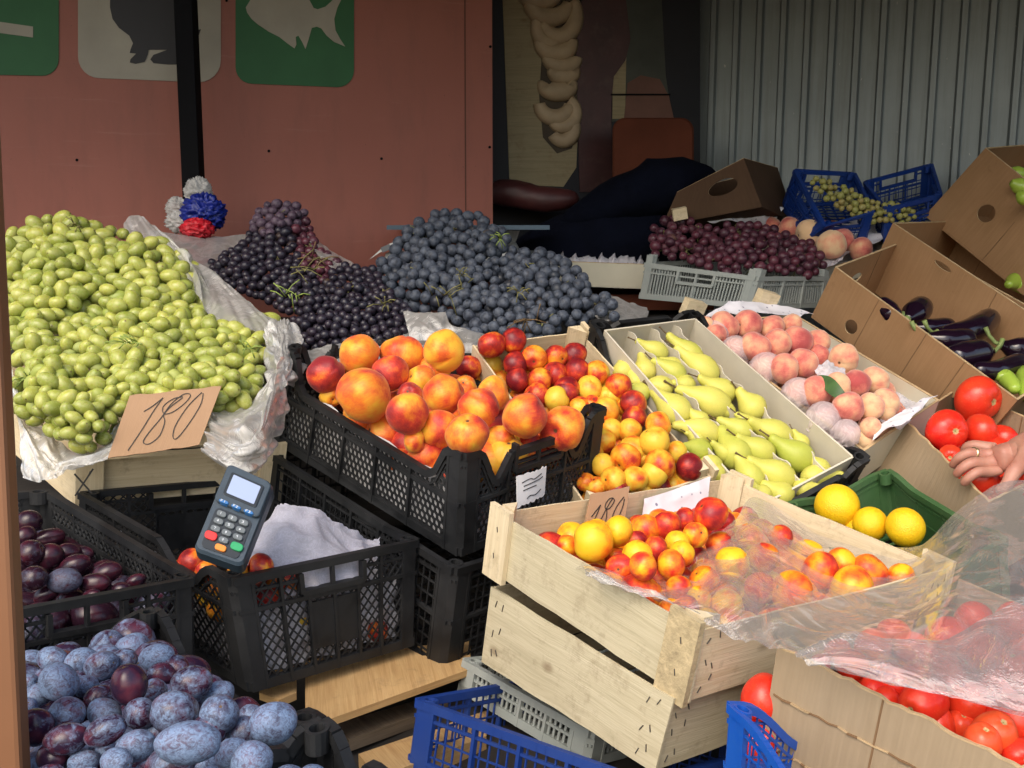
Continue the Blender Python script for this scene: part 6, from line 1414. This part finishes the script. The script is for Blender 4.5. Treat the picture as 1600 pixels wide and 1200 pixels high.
ch = [[(wr, .031), (wr.lerp(el, .35), .036), (wr.lerp(el, .7), .044), (el, .046), (el.lerp(sh, .5), .052), (sh, .062), (nk, .07)],
      [(nk, .07), (nk + Vector((0, .01, .08)), .055), (nk + Vector((-.01, .03, .14)), .07), (nk + Vector((-.02, .04, .20)), .088), (nk + Vector((-.02, .03, .27)), .078), (nk + Vector((-.02, .02, .31)), .045)],
      [(nk, .07), (Vector((1.70, 1.12, 1.28)), .125), (Vector((1.72, 1.08, 1.12)), .115), (pv, .125)],
      [(nk, .07), (Vector((1.84, 1.10, 1.40)), .065), (Vector((1.92, 1.08, 1.14)), .05), (Vector((1.90, 1.16, .90)), .038), (Vector((1.89, 1.19, .83)), .034), (Vector((1.88, 1.22, .74)), .022)]] + [
      [(pv, .125), (Vector((1.74 + dx, 1.05, .88)), .09), (Vector((1.74 + dx * 1.2, 1.08, .50)), .06), (Vector((1.74 + dx * 1.3, 1.03, .10)), .042), (Vector((1.74 + dx * 1.3, 1.16, .045)), .038)] for dx in (-.1, .1)] + [
      [(wr, .031), (pm, .031), (pc, .030)],
      [(pc, .030), (P(1555, 703, 1.825), .0165), (k1, .0125), (P(1522, 694, 1.84), .0105), (P(1510, 697, 1.85), .0095), (P(1506, 708, 1.865), .0085)],
      [(pc, .030), (P(1552, 712, 1.805), .0175), (k2, .0125), (P(1514, 707, 1.80), .0105), (P(1497, 716, 1.81), .0098), (P(1487, 730, 1.83), .0085)],
      [(pc, .030), (P(1554, 722, 1.795), .0175), (k3, .0125), (P(1517, 722, 1.78), .0108), (P(1502, 732, 1.785), .0098), (P(1493, 744, 1.80), .0085)],
      [(pc, .030), (P(1560, 733, 1.79), .0160), (k4, .0115), (P(1526, 737, 1.765), .0098), (P(1513, 747, 1.77), .009), (P(1504, 757, 1.785), .008)],
      [(pm, .031), (P(1585, 735, 1.775), .018), (P(1578, 751, 1.765), .013), (P(1568, 764, 1.765), .0115), (P(1556, 770, 1.775), .0095)]]
skinned('body', ch, M['skin'], pe, wr)
M['shirt'] = m_simple('grey blue shirt', (.10, .13, .17), .9, .12, 6, .3, 40); M['trousers'] = m_simple('dark trousers', (.03, .03, .035), .9, .12, 6, .3, 40); M['hair'] = m_simple('dark brown hair', (.03, .018, .01), .7, .3, 60, .5, 120)
skinned('shirt', [[(nk + Vector((0, 0, -.01)), .082), (Vector((1.70, 1.12, 1.30)), .150), (Vector((1.72, 1.09, 1.14)), .150), (Vector((1.735, 1.06, .98)), .158), (Vector((1.74, 1.05, .88)), .160)], [(nk + Vector((0, 0, -.01)), .082), (sh, .078), (el.lerp(sh, .55), .068)], [(nk + Vector((0, 0, -.01)), .082), (Vector((1.84, 1.10, 1.40)), .080), (Vector((1.90, 1.085, 1.20)), .066)]], M['shirt'], pe, wr)
skinned('trousers', [[(Vector((1.74, 1.05, .97)), .145), (Vector((1.74, 1.05, .88)), .145)]] + [[(Vector((1.74, 1.05, .88)), .145), (Vector((1.74 + dx, 1.05, .74)), .108), (Vector((1.74 + dx * 1.2, 1.08, .50)), .082), (Vector((1.74 + dx * 1.3, 1.03, .09)), .062)] for dx in (-.1, .1)], M['trousers'], pe, wr)
skinned('hair', [[(nk + Vector((-.015, -.025, .15)), .06), (nk + Vector((-.02, -.005, .22)), .092), (nk + Vector((-.02, .01, .28)), .092), (nk + Vector((-.02, .02, .325)), .06)]], M['hair'], pe, wr)
for dx in (-.1, .1):
    c = Vector((1.74 + dx * 1.3, 1.0, 0)); mb = MB(); mb.tube([c + Vector((0, -.05, .05)), c + Vector((0, .05, .05)), c + Vector((0, .17, .035)), c + Vector((0, .21, .03))], [.046, .048, .042, .02], 14); mb.build('shoe', M['darkpole'], pe, origin=wr, smooth=True)
for ex in (-.032, .032):
    mb = MB(); c = nk + Vector((-.02 + ex, .112, .215)); mb.tube([c - Vector((0, .012, 0)), c + Vector((0, .004, 0))], [.011, .006], 10); mb.build('eye', M['white'], pe, origin=wr, smooth=True)
mb = MB(); c = nk + Vector((-.02, .118, .185)); mb.tube([c + Vector((0, -.01, .035)), c + Vector((0, .012, .004)), c + Vector((0, .0, -.008))], [.009, .014, .008], 10); mb.build('nose', M['skin'], pe, origin=wr, smooth=True)
mb = MB(); c = nk + Vector((-.02, .108, .145)); mb.tube([c + Vector((-.022, 0, 0)), c + Vector((0, .006, 0)), c + Vector((.022, 0, 0))], [.003, .006, .003], 8); M['lips'] = m_simple('lips', (.42, .13, .11), .5, .1, 30, 0); mb.build('mouth', M['lips'], pe, origin=wr, smooth=True)
mb = MB(); a, b = P(1514, 707, 1.80), k2; c = a.lerp(b, .35); ax = (b - a).normalized(); mb.tube([c - ax * .0016, c + ax * .0016], .0122, 16); M['gold'] = m_simple('thin gold ring', (.55, .42, .25), .25, .05, 20, 0); M['gold'].node_tree.nodes['Principled BSDF'].inputs['Metallic'].default_value = .8
mb.build('finger_ring', M['gold'], pe, origin=wr, smooth=True)
# ------------------------------------------------------------------ eggplants and peppers
def veg(name, key_, pts, off, m, label, cat, group, blunt=True, calyx=None, seed=1):
    """pts: (px, py, r_px) from stem end to blossom end"""
    bx = BX[key_]; W_ = []; rs = []
    for x, y, r_ in pts:
        p, k = bx.locate(x, y, off); W_.append(p); rs.append(r_ * k / FPX * (1.3 if name == 'eggplant' else 1.15))
    c = W_[len(W_) // 2]; t = thing(name, label, cat, c, group)
    sm_ = resample(W_, 22); n = len(sm_); rad = []
    for i in range(n):
        f = i / (n - 1) * (len(rs) - 1); j = min(int(f), len(rs) - 2); u = f - j; r_ = rs[j] * (1 - u) + rs[j + 1] * u
        g = i / (n - 1); cap = math.sqrt(max(0, 1 - ((g - .86) / .14) ** 2)) if g > .86 else 1; st_ = .55 + .45 * smooth(g / .3); rad.append(max(.001, r_ * cap * st_))
    # close the blossom end
    mb = MB(); mb.tube(sm_, rad, 20); mb.build('body', m, t, origin=c, smooth=True)
    if calyx:
        d = (sm_[0] - sm_[2]).normalized(); x_ = d.orthogonal().normalized(); y_ = d.cross(x_); r0 = rad[1]; rows = []
        for k, (rk, dz) in enumerate(((.22, .014), (.5, .010), (.9, .002), (1.12, -.012), (1.16, -.028))):
            row = []
            for j in range(30):
                a_ = 2 * math.pi * j / 30; lob = (.5 + .5 * math.cos(5 * a_)); dd = dz - (0 if k < 3 else lob * .022 * (k - 2)); row.append(sm_[1] + (x_ * math.cos(a_) + y_ * math.sin(a_)) * r0 * (rk + (.05 if k > 3 else 0)) + d * (dd if k < 3 else dz * .4 - lob * .016 * (k - 2)))
            rows.append(row)
        mb = MB(); mb.strip(rows, close=True); mb.build('calyx', M['calyx'], t, origin=c, smooth=True)
        bend = Vector((0, 0, .012)); mb = MB(); mb.tube([sm_[1], sm_[1] + d * .02, sm_[1] + d * .035 + bend, sm_[1] + d * .045 + bend * 2.4], [.006, .005, .0045, .006], 8); mb.build('stem', M['calyx'], t, origin=c, smooth=True)
    return t
def ze(l): return [(1260 + a / 4.706, 420 + b / 4.706, r_ / 4.706) for a, b, r_ in l]
EG = 'eggplants in the cardboard box'
veg('eggplant', 'Lb', ze([(960, 470, 50), (1120, 470, 62), (1260, 430, 74), (1365, 350, 62)]), -.02, M['egg'], 'long curved eggplant lying on top along the back of the box', 'eggplant', EG, calyx=1)
veg('eggplant', 'Lb', ze([(890, 500, 48), (1020, 525, 62), (1120, 520, 64), (1205, 505, 55)]), -.02, M['egg'], 'glossy eggplant in front of the long curved one', 'eggplant', EG, calyx=1)
veg('eggplant', 'Lb', ze([(1350, 610, 66), (1260, 620, 82), (1150, 640, 82), (1060, 660, 60)]), -.02, M['egg'], 'fat eggplant with its calyx toward the middle of the pile', 'eggplant', EG, calyx=1)
veg('eggplant', 'Lb', ze([(1440, 560, 50), (1540, 590, 66), (1650, 590, 75), (1760, 560, 60)]), -.02, M['egg'], 'eggplant with a bent green stem at the edge of the picture', 'eggplant', EG, calyx=1)
veg('eggplant', 'Lb', ze([(1650, 640, 44), (1520, 700, 56), (1380, 750, 58), (1220, 740, 44)]), -.02, M['egg'], 'thin eggplant lying lowest behind the box rim', 'eggplant', EG, calyx=1)
veg('eggplant', 'Lb', ze([(740, 370, 46), (790, 330, 70), (830, 300, 72), (850, 270, 60)]), -.05, M['egg'], 'eggplant standing with green calyx up by the box wall', 'eggplant', EG, calyx=1)
veg('eggplant', 'Lb', ze([(500, 240, 40), (560, 270, 52), (610, 310, 56), (650, 360, 46)]), -.02, M['egg'], 'eggplant peeking over the rim at the far corner', 'eggplant', EG, calyx=None)
veg('eggplant', 'Lb', ze([(800, 430, 44), (900, 440, 56), (1010, 430, 56), (1060, 420, 44)]), -.05, M['egg'], 'eggplant half hidden under the long curved one', 'eggplant', EG, calyx=1)
PG = 'light green peppers'
veg('pepper', 'Lb', ze([(1400, 790, 44), (1460, 800, 56), (1510, 850, 50), (1540, 900, 30)]), -.02, M['pepper'], 'lime green pepper beside the eggplants, short and round', 'pepper', PG)
veg('pepper', 'Lb', ze([(1590, 730, 40), (1610, 800, 60), (1620, 880, 58), (1630, 960, 34)]), -.02, M['pepper'], 'upright lime green pepper beside the eggplants', 'pepper', PG, calyx=None)
veg('pepper', 'Mb', [(1575, 445, 9), (1588, 440, 13), (1602, 446, 13), (1620, 452, 8)], -.05, M['pepper'], 'single pale green pepper behind the eggplant box', 'pepper', PG)
for i, (a, lb) in enumerate([([(1575, 268, 8), (1588, 272, 11), (1602, 276, 10), (1612, 280, 7)], 'topmost green pepper in the tall carton'), ([(1580, 285, 8), (1592, 290, 11), (1604, 296, 11), (1615, 300, 7)], 'second green pepper from the top in the tall carton'), ([(1590, 302, 8), (1600, 308, 11), (1612, 312, 10), (1622, 316, 7)], 'lowest green pepper showing in the tall carton')]):
    veg('pepper', 'Nb', a, -.02, M['pepper'], lb, 'pepper', PG)
# ------------------------------------------------------------------ things at the back
for k_, d in dict(O1=dict(F=(1290, 352, 2.95), R=(1365, 330, 3.0), L=(1243, 265, 3.25), B=(1335, 270, 3.3), h=.12, l=(1222, 325), f=(1262, 372)),
                 O2=dict(F=(1385, 325, 3.0), R=(1470, 302, 3.05), L=(1352, 283, 3.25), B=(1455, 256, 3.3), h=.12),
                 Kb=dict(F=(1262, 425, 2.95), R=(1400, 392, 3.0), L=(1150, 350, 3.35), B=(1320, 340, 3.45), h=.06),
                 Pb=dict(F=(1012, 413, 3.05), R=(1030, 398, 3.3), L=(868, 408, 3.1), B=(880, 394, 3.35), h=.075),
                 Cb=dict(F=(1162, 247, 3.05), R=(1215, 262, 3.4), L=(1058, 300, 3.1), B=(1100, 290, 3.45), h=.2, f=(1190, 322), l=(1035, 352))).items():
    BOX[k_] = d; BX[k_] = Box(d)
plastic_crate('O1', 'dim blue crate tipped forward with green grapes spilling out', 'blue crates at the metal wall', M['dkblue'], {'*': ('grid', 3, 'slot')}, drop=.0, post=.03)
plastic_crate('O2', 'empty blue crate leaning behind the spilled grapes', 'blue crates at the metal wall', M['dkblue'], {'*': ('grid', 3, 'slot')}, drop=.0, post=.03)
M['card3'] = m_card('shaded brown cardboard', (.085, .048, .027), (.06, .034, .019))  # brown cardboard with the deep shade of the back put into its colour
carton('Cb', 'brown carton in painted shade with a hand hole beside the navy jacket', material=M['card3'], holes={1: [(.35, .4, .045, .035)]})
carton('Pb', 'cream cardboard tray behind the blue black grapes', material=M['cream'], sides=(0, 1, 2, 3))
tr = thing('back_tray', 'cream tray of paper wrapped peaches behind the red grapes', 'tray', BX['Kb'].base); bx = BX['Kb']
for k in range(4):
    Ls, fn = side_fn(bx, k); mb = MB(); panel(mb, fn, Ls, bx.h, .005); mb.build('tray_side', [M['cream'], M['edge'], M['fold']], tr, bx.W, bx.base)
mb = MB(); mb.box(0, bx.a, 0, bx.b, -bx.h * .6, -bx.h * .6 + .004, 0); mb.build('tray_base', M['paper'], tr, bx.W, bx.base)
fruits('Kb', 'peach', z7([(545, 362, 46, .5, .01), (625, 366, 48, .7, .02), (708, 388, 60, .05, .04), (798, 432, 62, .2, .05), (838, 415, 52, .7, .03), (920, 452, 50, .6, .02), (790, 357, 32, .4, 0), (730, 350, 30, .5, 0)]), 'the back tray', 'peach', 'peach', 'peaches in the back tray', ('yellow peach', 'orange peach', 'rosy peach'), off=.02, seed=131)
sheet_mesh('dotted_paper', [[(1095, 352, 3.15), (1120, 330, 3.2), (1150, 312, 3.3)], [(1140, 350, 3.15), (1158, 330, 3.2), (1172, 308, 3.3)], [(1170, 348, 3.2), (1180, 335, 3.2), (1190, 310, 3.3)], [(1205, 345, 3.25), (1215, 338, 3.25), (1222, 330, 3.3)]], M['dots'], 'crumpled dotted paper standing behind the red grapes', 'paper', 40, 20, .018, 10, 41)
sheet_mesh('dotted_paper', [[(1300, 395, 3.05), (1310, 372, 3.15), (1300, 352, 3.25)], [(1330, 392, 3.0), (1345, 370, 3.1), (1350, 348, 3.2)], [(1375, 385, 3.0), (1385, 368, 3.1), (1392, 352, 3.2)]], M['dots'], 'dotted paper spread over the back tray by the cartons', 'paper', 36, 24, .012, 12, 42)
sheet_mesh('dotted_paper', [[(1262, 425, 2.92), (1275, 405, 2.97), (1290, 392, 3.0)], [(1285, 425, 2.90), (1300, 408, 2.94), (1315, 396, 2.98)], [(1312, 408, 2.9), (1325, 398, 2.94), (1335, 392, 2.97)]], M['tissue'], 'white tissue tucked beside the last red grapes', 'paper', 30, 20, .010, 12, 43)
rr = random.Random(8)
for i, (x, y, d_, a, b) in enumerate([(1062, 334, 3.05, 22, 18), (1105, 326, 3.15, 14, 10), (1148, 318, 3.2, 22, 12)]):
    mb = MB(); c = P(x, y, d_); w_ = a / FPX * d_; h_ = b / FPX * d_; mb.box(-w_ / 2, w_ / 2, -.01, .01, -h_ / 2, h_ / 2, 0); o = mb.build('wood_block', M['pine'], loc=c); o.rotation_euler = (.2, -.2 + .2 * i, .3 * i)
    tag(o, ['pine corner block sticking up behind the first red grapes', 'small pine block half wrapped in dotted paper', 'pine slat end in front of the standing dotted paper'][i], 'wood block', 'pine blocks behind the red grapes')
for i, (x, y, lb) in enumerate([(1197, 468, 'pine corner block between grey crate and peach tray'), (1083, 482, 'pine block end at the far corner of the pear crate')]):
    mb = MB(); c = P(x, y, 2.5); mb.box(-.028, .028, -.014, .014, -.022, .022, 0); o = mb.build('wood_block', M['pine'], loc=c); o.rotation_euler = (.3, .25, .4); tag(o, lb, 'wood block')
# papers in the tray behind the blue grapes
mb = MB(); rows = []
for i in range(27):
    x = 872 + 132 * i / 26; up_ = 10 + 9 * (i % 4 == 1) - 5 * (i % 3 == 0) + rr.uniform(-2, 2) - 8 * smooth((i - 20) / 6)
    rows.append([P(x, 414, 3.10), P(x + 2, 410 - up_ * .5, 3.14), P(x + 3 * (i % 2), 407 - up_, 3.22), P(x, 408, 3.3)])
mb.strip(rows); o = mb.build('dotted_paper', M['dots'], origin=P(935, 405, 3.15)); tag(o, 'pointed dotted papers standing in the cream tray', 'paper')
# kitchen scale behind the blue black grapes
sc = thing('weighing_scale', 'white shop scale with a flat steel pan behind the blue black grapes', 'scale', P(735, 400, 3.0)); M['pan'] = m_simple('blue grey steel pan', (.04, .075, .11), .35, .1, 5, .05)
mb = MB(); a = P(735, 357, 2.98); mb.box(-.235, .235, -.15, .15, -.004, .004, 0); mb.box(-.24, .24, -.155, -.148, -.004, .009, 0); mb.box(-.24, .24, .148, .155, -.004, .009, 0); mb.v = [tuple(Vector(v) + a) for v in mb.v]; mb.build('pan', M['pan'], sc, origin=sc.location)
mb = MB(); a = P(800, 378, 2.98); mb.tube([a + Vector((0, 0, .035)), a, a - Vector((0, 0, .03))], [.025, .012, .03], 12); mb.build('pan_post', M['metal'], sc, origin=sc.location)
mb = MB(); a = P(735, 408, 2.98); mb.box(-.25, .25, -.13, .14, -.05, .03, 0); mb.v = [tuple(Vector(v) + a) for v in mb.v]; o = mb.build('housing', M['white'], sc, origin=sc.location, bevel=.012)
mb = MB(); a = P(838, 402, 2.84); mb.box(-.03, .03, -.002, .002, -.02, .02, 0); mb.v = [tuple(Vector(v) + a) for v in mb.v]; mb.build('display', M['rdrdark'], sc, origin=sc.location)
mb = MB(); rows = []
for i in range(9):
    f = i / 8; x = 577 + 40 * f; y = 404 - 26 * math.sin(f * 1.5); rows.append([P(x, y + 2 + 9 * f, 2.83), P(x + 2, y, 2.83), P(x + 2, y, 2.88), P(x, y + 2 + 9 * f, 2.88)])
mb.strip(rows, close=True); arm = mb.build('control_arm', M['white'], sc, origin=sc.location)
mb = MB(); mb.bar(P(596, 391, 2.826), P(610, 385, 2.826), .016, .001, up=(0, -1, .2)); mb.build('arm_button', M['rdrdark'], arm, origin=sc.location)
# orange chair, navy jacket, dark red roll
chr_ = thing('chair', 'dull orange padded chair back standing before the dark door', 'chair', P(1020, 330, 3.4))
mb = MB(); out = [(x, y) for x, y in rrect(957, 1084, 184, 300, 20)]; n = len(out); ft = lambda x, y, e: P(x, y, 3.36 + e)
for e, k in ((.0, .96), (.008, 1), (.03, 1), (.038, .96)):
    mb.v += [tuple(ft(1020 + (x - 1020) * k, 242 + (y - 242) * k, e)) for x, y in out]
for r_ in range(3):
    for i in range(n): j = (i + 1) % n; mb.face((r_ * n + i, (r_ + 1) * n + i, (r_ + 1) * n + j, r_ * n + j))
mb.face(range(n)); mb.face(list(range(3 * n, 4 * n))[::-1]); mb.build('backrest', M['orange'], chr_, origin=chr_.location)
for x in (972, 1070):
    a = P(x, 300, 3.40); mb = MB(); mb.tube([P(x, 240, 3.405), a, Vector((a.x, a.y - .05, 0.0))], .011, 8); mb.build('leg', M['darkpole'], chr_, origin=chr_.location)
a = P(1020, 330, 3.15); mb = MB(); mb.box(a.x - .2, a.x + .2, a.y - .05, a.y + .3, a.z - .32, a.z - .27, 0); mb.build('seat', M['orange'], chr_, origin=chr_.location)
def lump(name, pts, rads, m, label, cat, amp=.25, fr=9, seed=0, n=28):
    W_ = resample([P(*p) for p in pts], 30); mb = MB(); rad = []
    for i in range(31):
        f = i / 30 * (len(rads) - 1); j = min(int(f), len(rads) - 2); u = f - j; cap = math.sqrt(max(.0, 1 - (abs(i / 30 - .5) * 2) ** 6)); rad.append(max(.002, (rads[j] * (1 - u) + rads[j + 1] * u) * cap))
    mb.tube(W_, rad, n); so = Vector((seed, seed * 2, 0)); c = W_[15]
    for i in range(len(mb.v)):
        v = Vector(mb.v[i]); k = i // n; cc = W_[min(k, 30)]; d = v - cc; mb.v[i] = tuple(cc + d * (1 + amp * (1 - 2 * abs(noise.noise(v * fr + so)))) * (1 + .3 * amp * noise.noise(v * fr * 3)))
    o = mb.build(name, m, origin=c, smooth=True); tag(o, label, cat); return o
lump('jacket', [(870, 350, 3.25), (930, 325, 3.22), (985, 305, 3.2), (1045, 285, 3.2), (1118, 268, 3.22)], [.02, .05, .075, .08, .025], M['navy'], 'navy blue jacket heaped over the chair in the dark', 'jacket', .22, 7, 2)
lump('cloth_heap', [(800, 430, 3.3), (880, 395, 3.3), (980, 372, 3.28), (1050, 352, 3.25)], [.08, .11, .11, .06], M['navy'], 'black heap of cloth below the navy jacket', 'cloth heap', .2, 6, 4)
M['dkred'] = m_simple('dark red skin', (.055, .014, .014), .5, .3, 12, .3)
lump('sausage', [(765, 300, 3.42), (805, 303, 3.4), (850, 312, 3.38), (905, 310, 3.38)], [.045, .047, .045, .03], M['dkred'], 'thick dark red sausage shaped roll beside the red wall', 'roll', .06, 20, 5)
mb = MB()
# puffs of plastic and ribbon at the pole foot
def puff(name, px, py, d_, rx, ry, m, label, cat, seed, amp=.4, fr=3.0):
    c = P(px, py, d_); sx, sy = rx * d_ / FPX, ry * d_ / FPX; so = Vector((seed * 3, seed, 0))
    fn = lambda th, ph: Vector([a * b for a, b in zip(sph(th, ph, 1 + amp * (1 - 2.6 * abs(noise.noise(sph(th, ph, fr) + so))) + amp * .5 * noise.noise(sph(th, ph, fr * 3) + so)), (sx, sx * .7, sy))])
    me = sphere_mesh(name, m, fn, 60, 36); o = bpy.data.objects.new(name, me); COL.objects.link(o); o.location = c; tag(o, label, cat); return o
M['bluerib'] = m_simple('blue ribbon', (.008, .02, .22), .4, .3, 60, .4, 80); M['redrib'] = m_simple('red ribbon', (.50, .008, .02), .5, .3, 60, .4, 80)
puff('plastic_bag', 310, 300, 2.74, 17, 18, M['bag'], 'crumpled clear bag tied at the foot of the black pole', 'bag', 1)
puff('plastic_bag', 278, 325, 2.76, 15, 13, M['bag'], 'small crumpled bag end beside the blue ribbon', 'bag', 2)
puff('plastic_bag', 285, 347, 2.74, 20, 14, M['bag'], 'crumpled bag end beneath the blue ribbon', 'bag', 3)
puff('ribbon_bow', 318, 333, 2.70, 26, 22, M['bluerib'], 'royal blue ribbon bow at the foot of the black pole', 'ribbon', 4, .45, 3.4)
puff('ribbon_bow', 308, 358, 2.64, 22, 14, M['redrib'], 'bright red ribbon bow under the blue one', 'ribbon', 5, .3, 3)
# ------------------------------------------------------------------ timber under the crates
def plank(name, pts, th, m, label, group=None):
    T_ = [P(*p) for p in pts]; n = len(T_); mb = MB(); mb.v = [tuple(p) for p in T_] + [tuple(p - Vector((0, 0, th))) for p in T_]
    e = (T_[1] - T_[0]).normalized(); up = (T_[1] - T_[0]).cross(T_[2] - T_[0]).normalized(); f = up.cross(e)
    uv = [((p - T_[0]).dot(e), (p - T_[0]).dot(f)) for p in T_]; mb.face(range(n), uv); mb.face(list(range(n, 2 * n))[::-1], uv[::-1])
    for i in range(n): j = (i + 1) % n; L_ = (T_[j] - T_[i]).length; mb.face((i, n + i, n + j, j), [(0, 0), (0, th), (L_, th), (L_, 0)])
    o = mb.build(name, m, origin=sum(T_, Vector()) / n); tag(o, label, 'plank', group); return o
TG = 'planks under the crates'
plank('plank', [(477, 1030, 1.62), (477, 1105, 1.46), (514, 1124, 1.43), (735, 1045, 1.62), (735, 1000, 1.75)], .012, M['plank'], 'clean yellow plank under the lattice crate', TG)
plank('plank', [(405, 1050, 1.60), (405, 1082, 1.50), (436, 1094, 1.47), (463, 1082, 1.50), (463, 1040, 1.62)], .012, M['plank'], 'short yellow plank end beside the blue plum crate', TG)
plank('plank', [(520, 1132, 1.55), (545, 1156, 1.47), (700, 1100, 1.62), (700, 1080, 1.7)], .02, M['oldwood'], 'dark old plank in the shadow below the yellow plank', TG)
plank('plank', [(560, 1178, 1.45), (590, 1215, 1.36), (760, 1150, 1.5), (760, 1110, 1.62)], .03, M['plank'], 'lowest brown plank beside the dark blue crate', TG)
ds = thing('display_stand', 'unseen display stand with added dark boards for the shade beneath the crates', 'stand', (0, 2.4, 0)); M['dkboard'] = m_simple('shade dark board', (.022, .018, .015), .8, .3, 5, .3)  # unseen stand; its dark boards are added for the shade behind the crates
for nm, b_ in (('shelf', (-1.7, .62, 2.32, 3.35, 1.15, 1.18)), ('front_board', (-1.7, .62, 2.36, 2.39, 0, 1.10)), ('shelf', (-1.6, .2, 1.95, 2.34, .84, .87)), ('front_board', (-1.6, .45, 2.06, 2.09, 0, .83)), ('shelf', (-1.3, .2, .45, 2.05, .62, .65)), ('shelf', (.2, 1.4, .9, 2.3, .48, .51)), ('front_board', (.2, 1.9, 1.95, 1.98, 0, .80))):
    mb = MB(); mb.box(*b_, 0); mb.v = [tuple(Vector(v) - Vector((0, 2.4, 0))) for v in mb.v]; mb.build(nm, M['dkboard'], ds)
mb = MB(); mb.box(.98, 2.5, 2.35 - 2.4, 3.2 - 2.4, 0, .84, 2); mb.build('front_board', M['dkboard'], ds)
mb = MB(); mb.box(.95, 1.45, 1.8 - 2.4, 2.3 - 2.4, 0, .72, 2); mb.build('front_board', M['dkboard'], ds)
for x in (-1.2, -.3, .5, 1.3):
    for y in ((.55, 1.9) if x < .2 else (1.0, 1.9)): mb = MB(); mb.box(x, x + .05, y - 2.4, y - 2.35, 0, .62 if x < .5 else .48, 2); mb.build('leg', M['dkboard'], ds)

finish_labels()
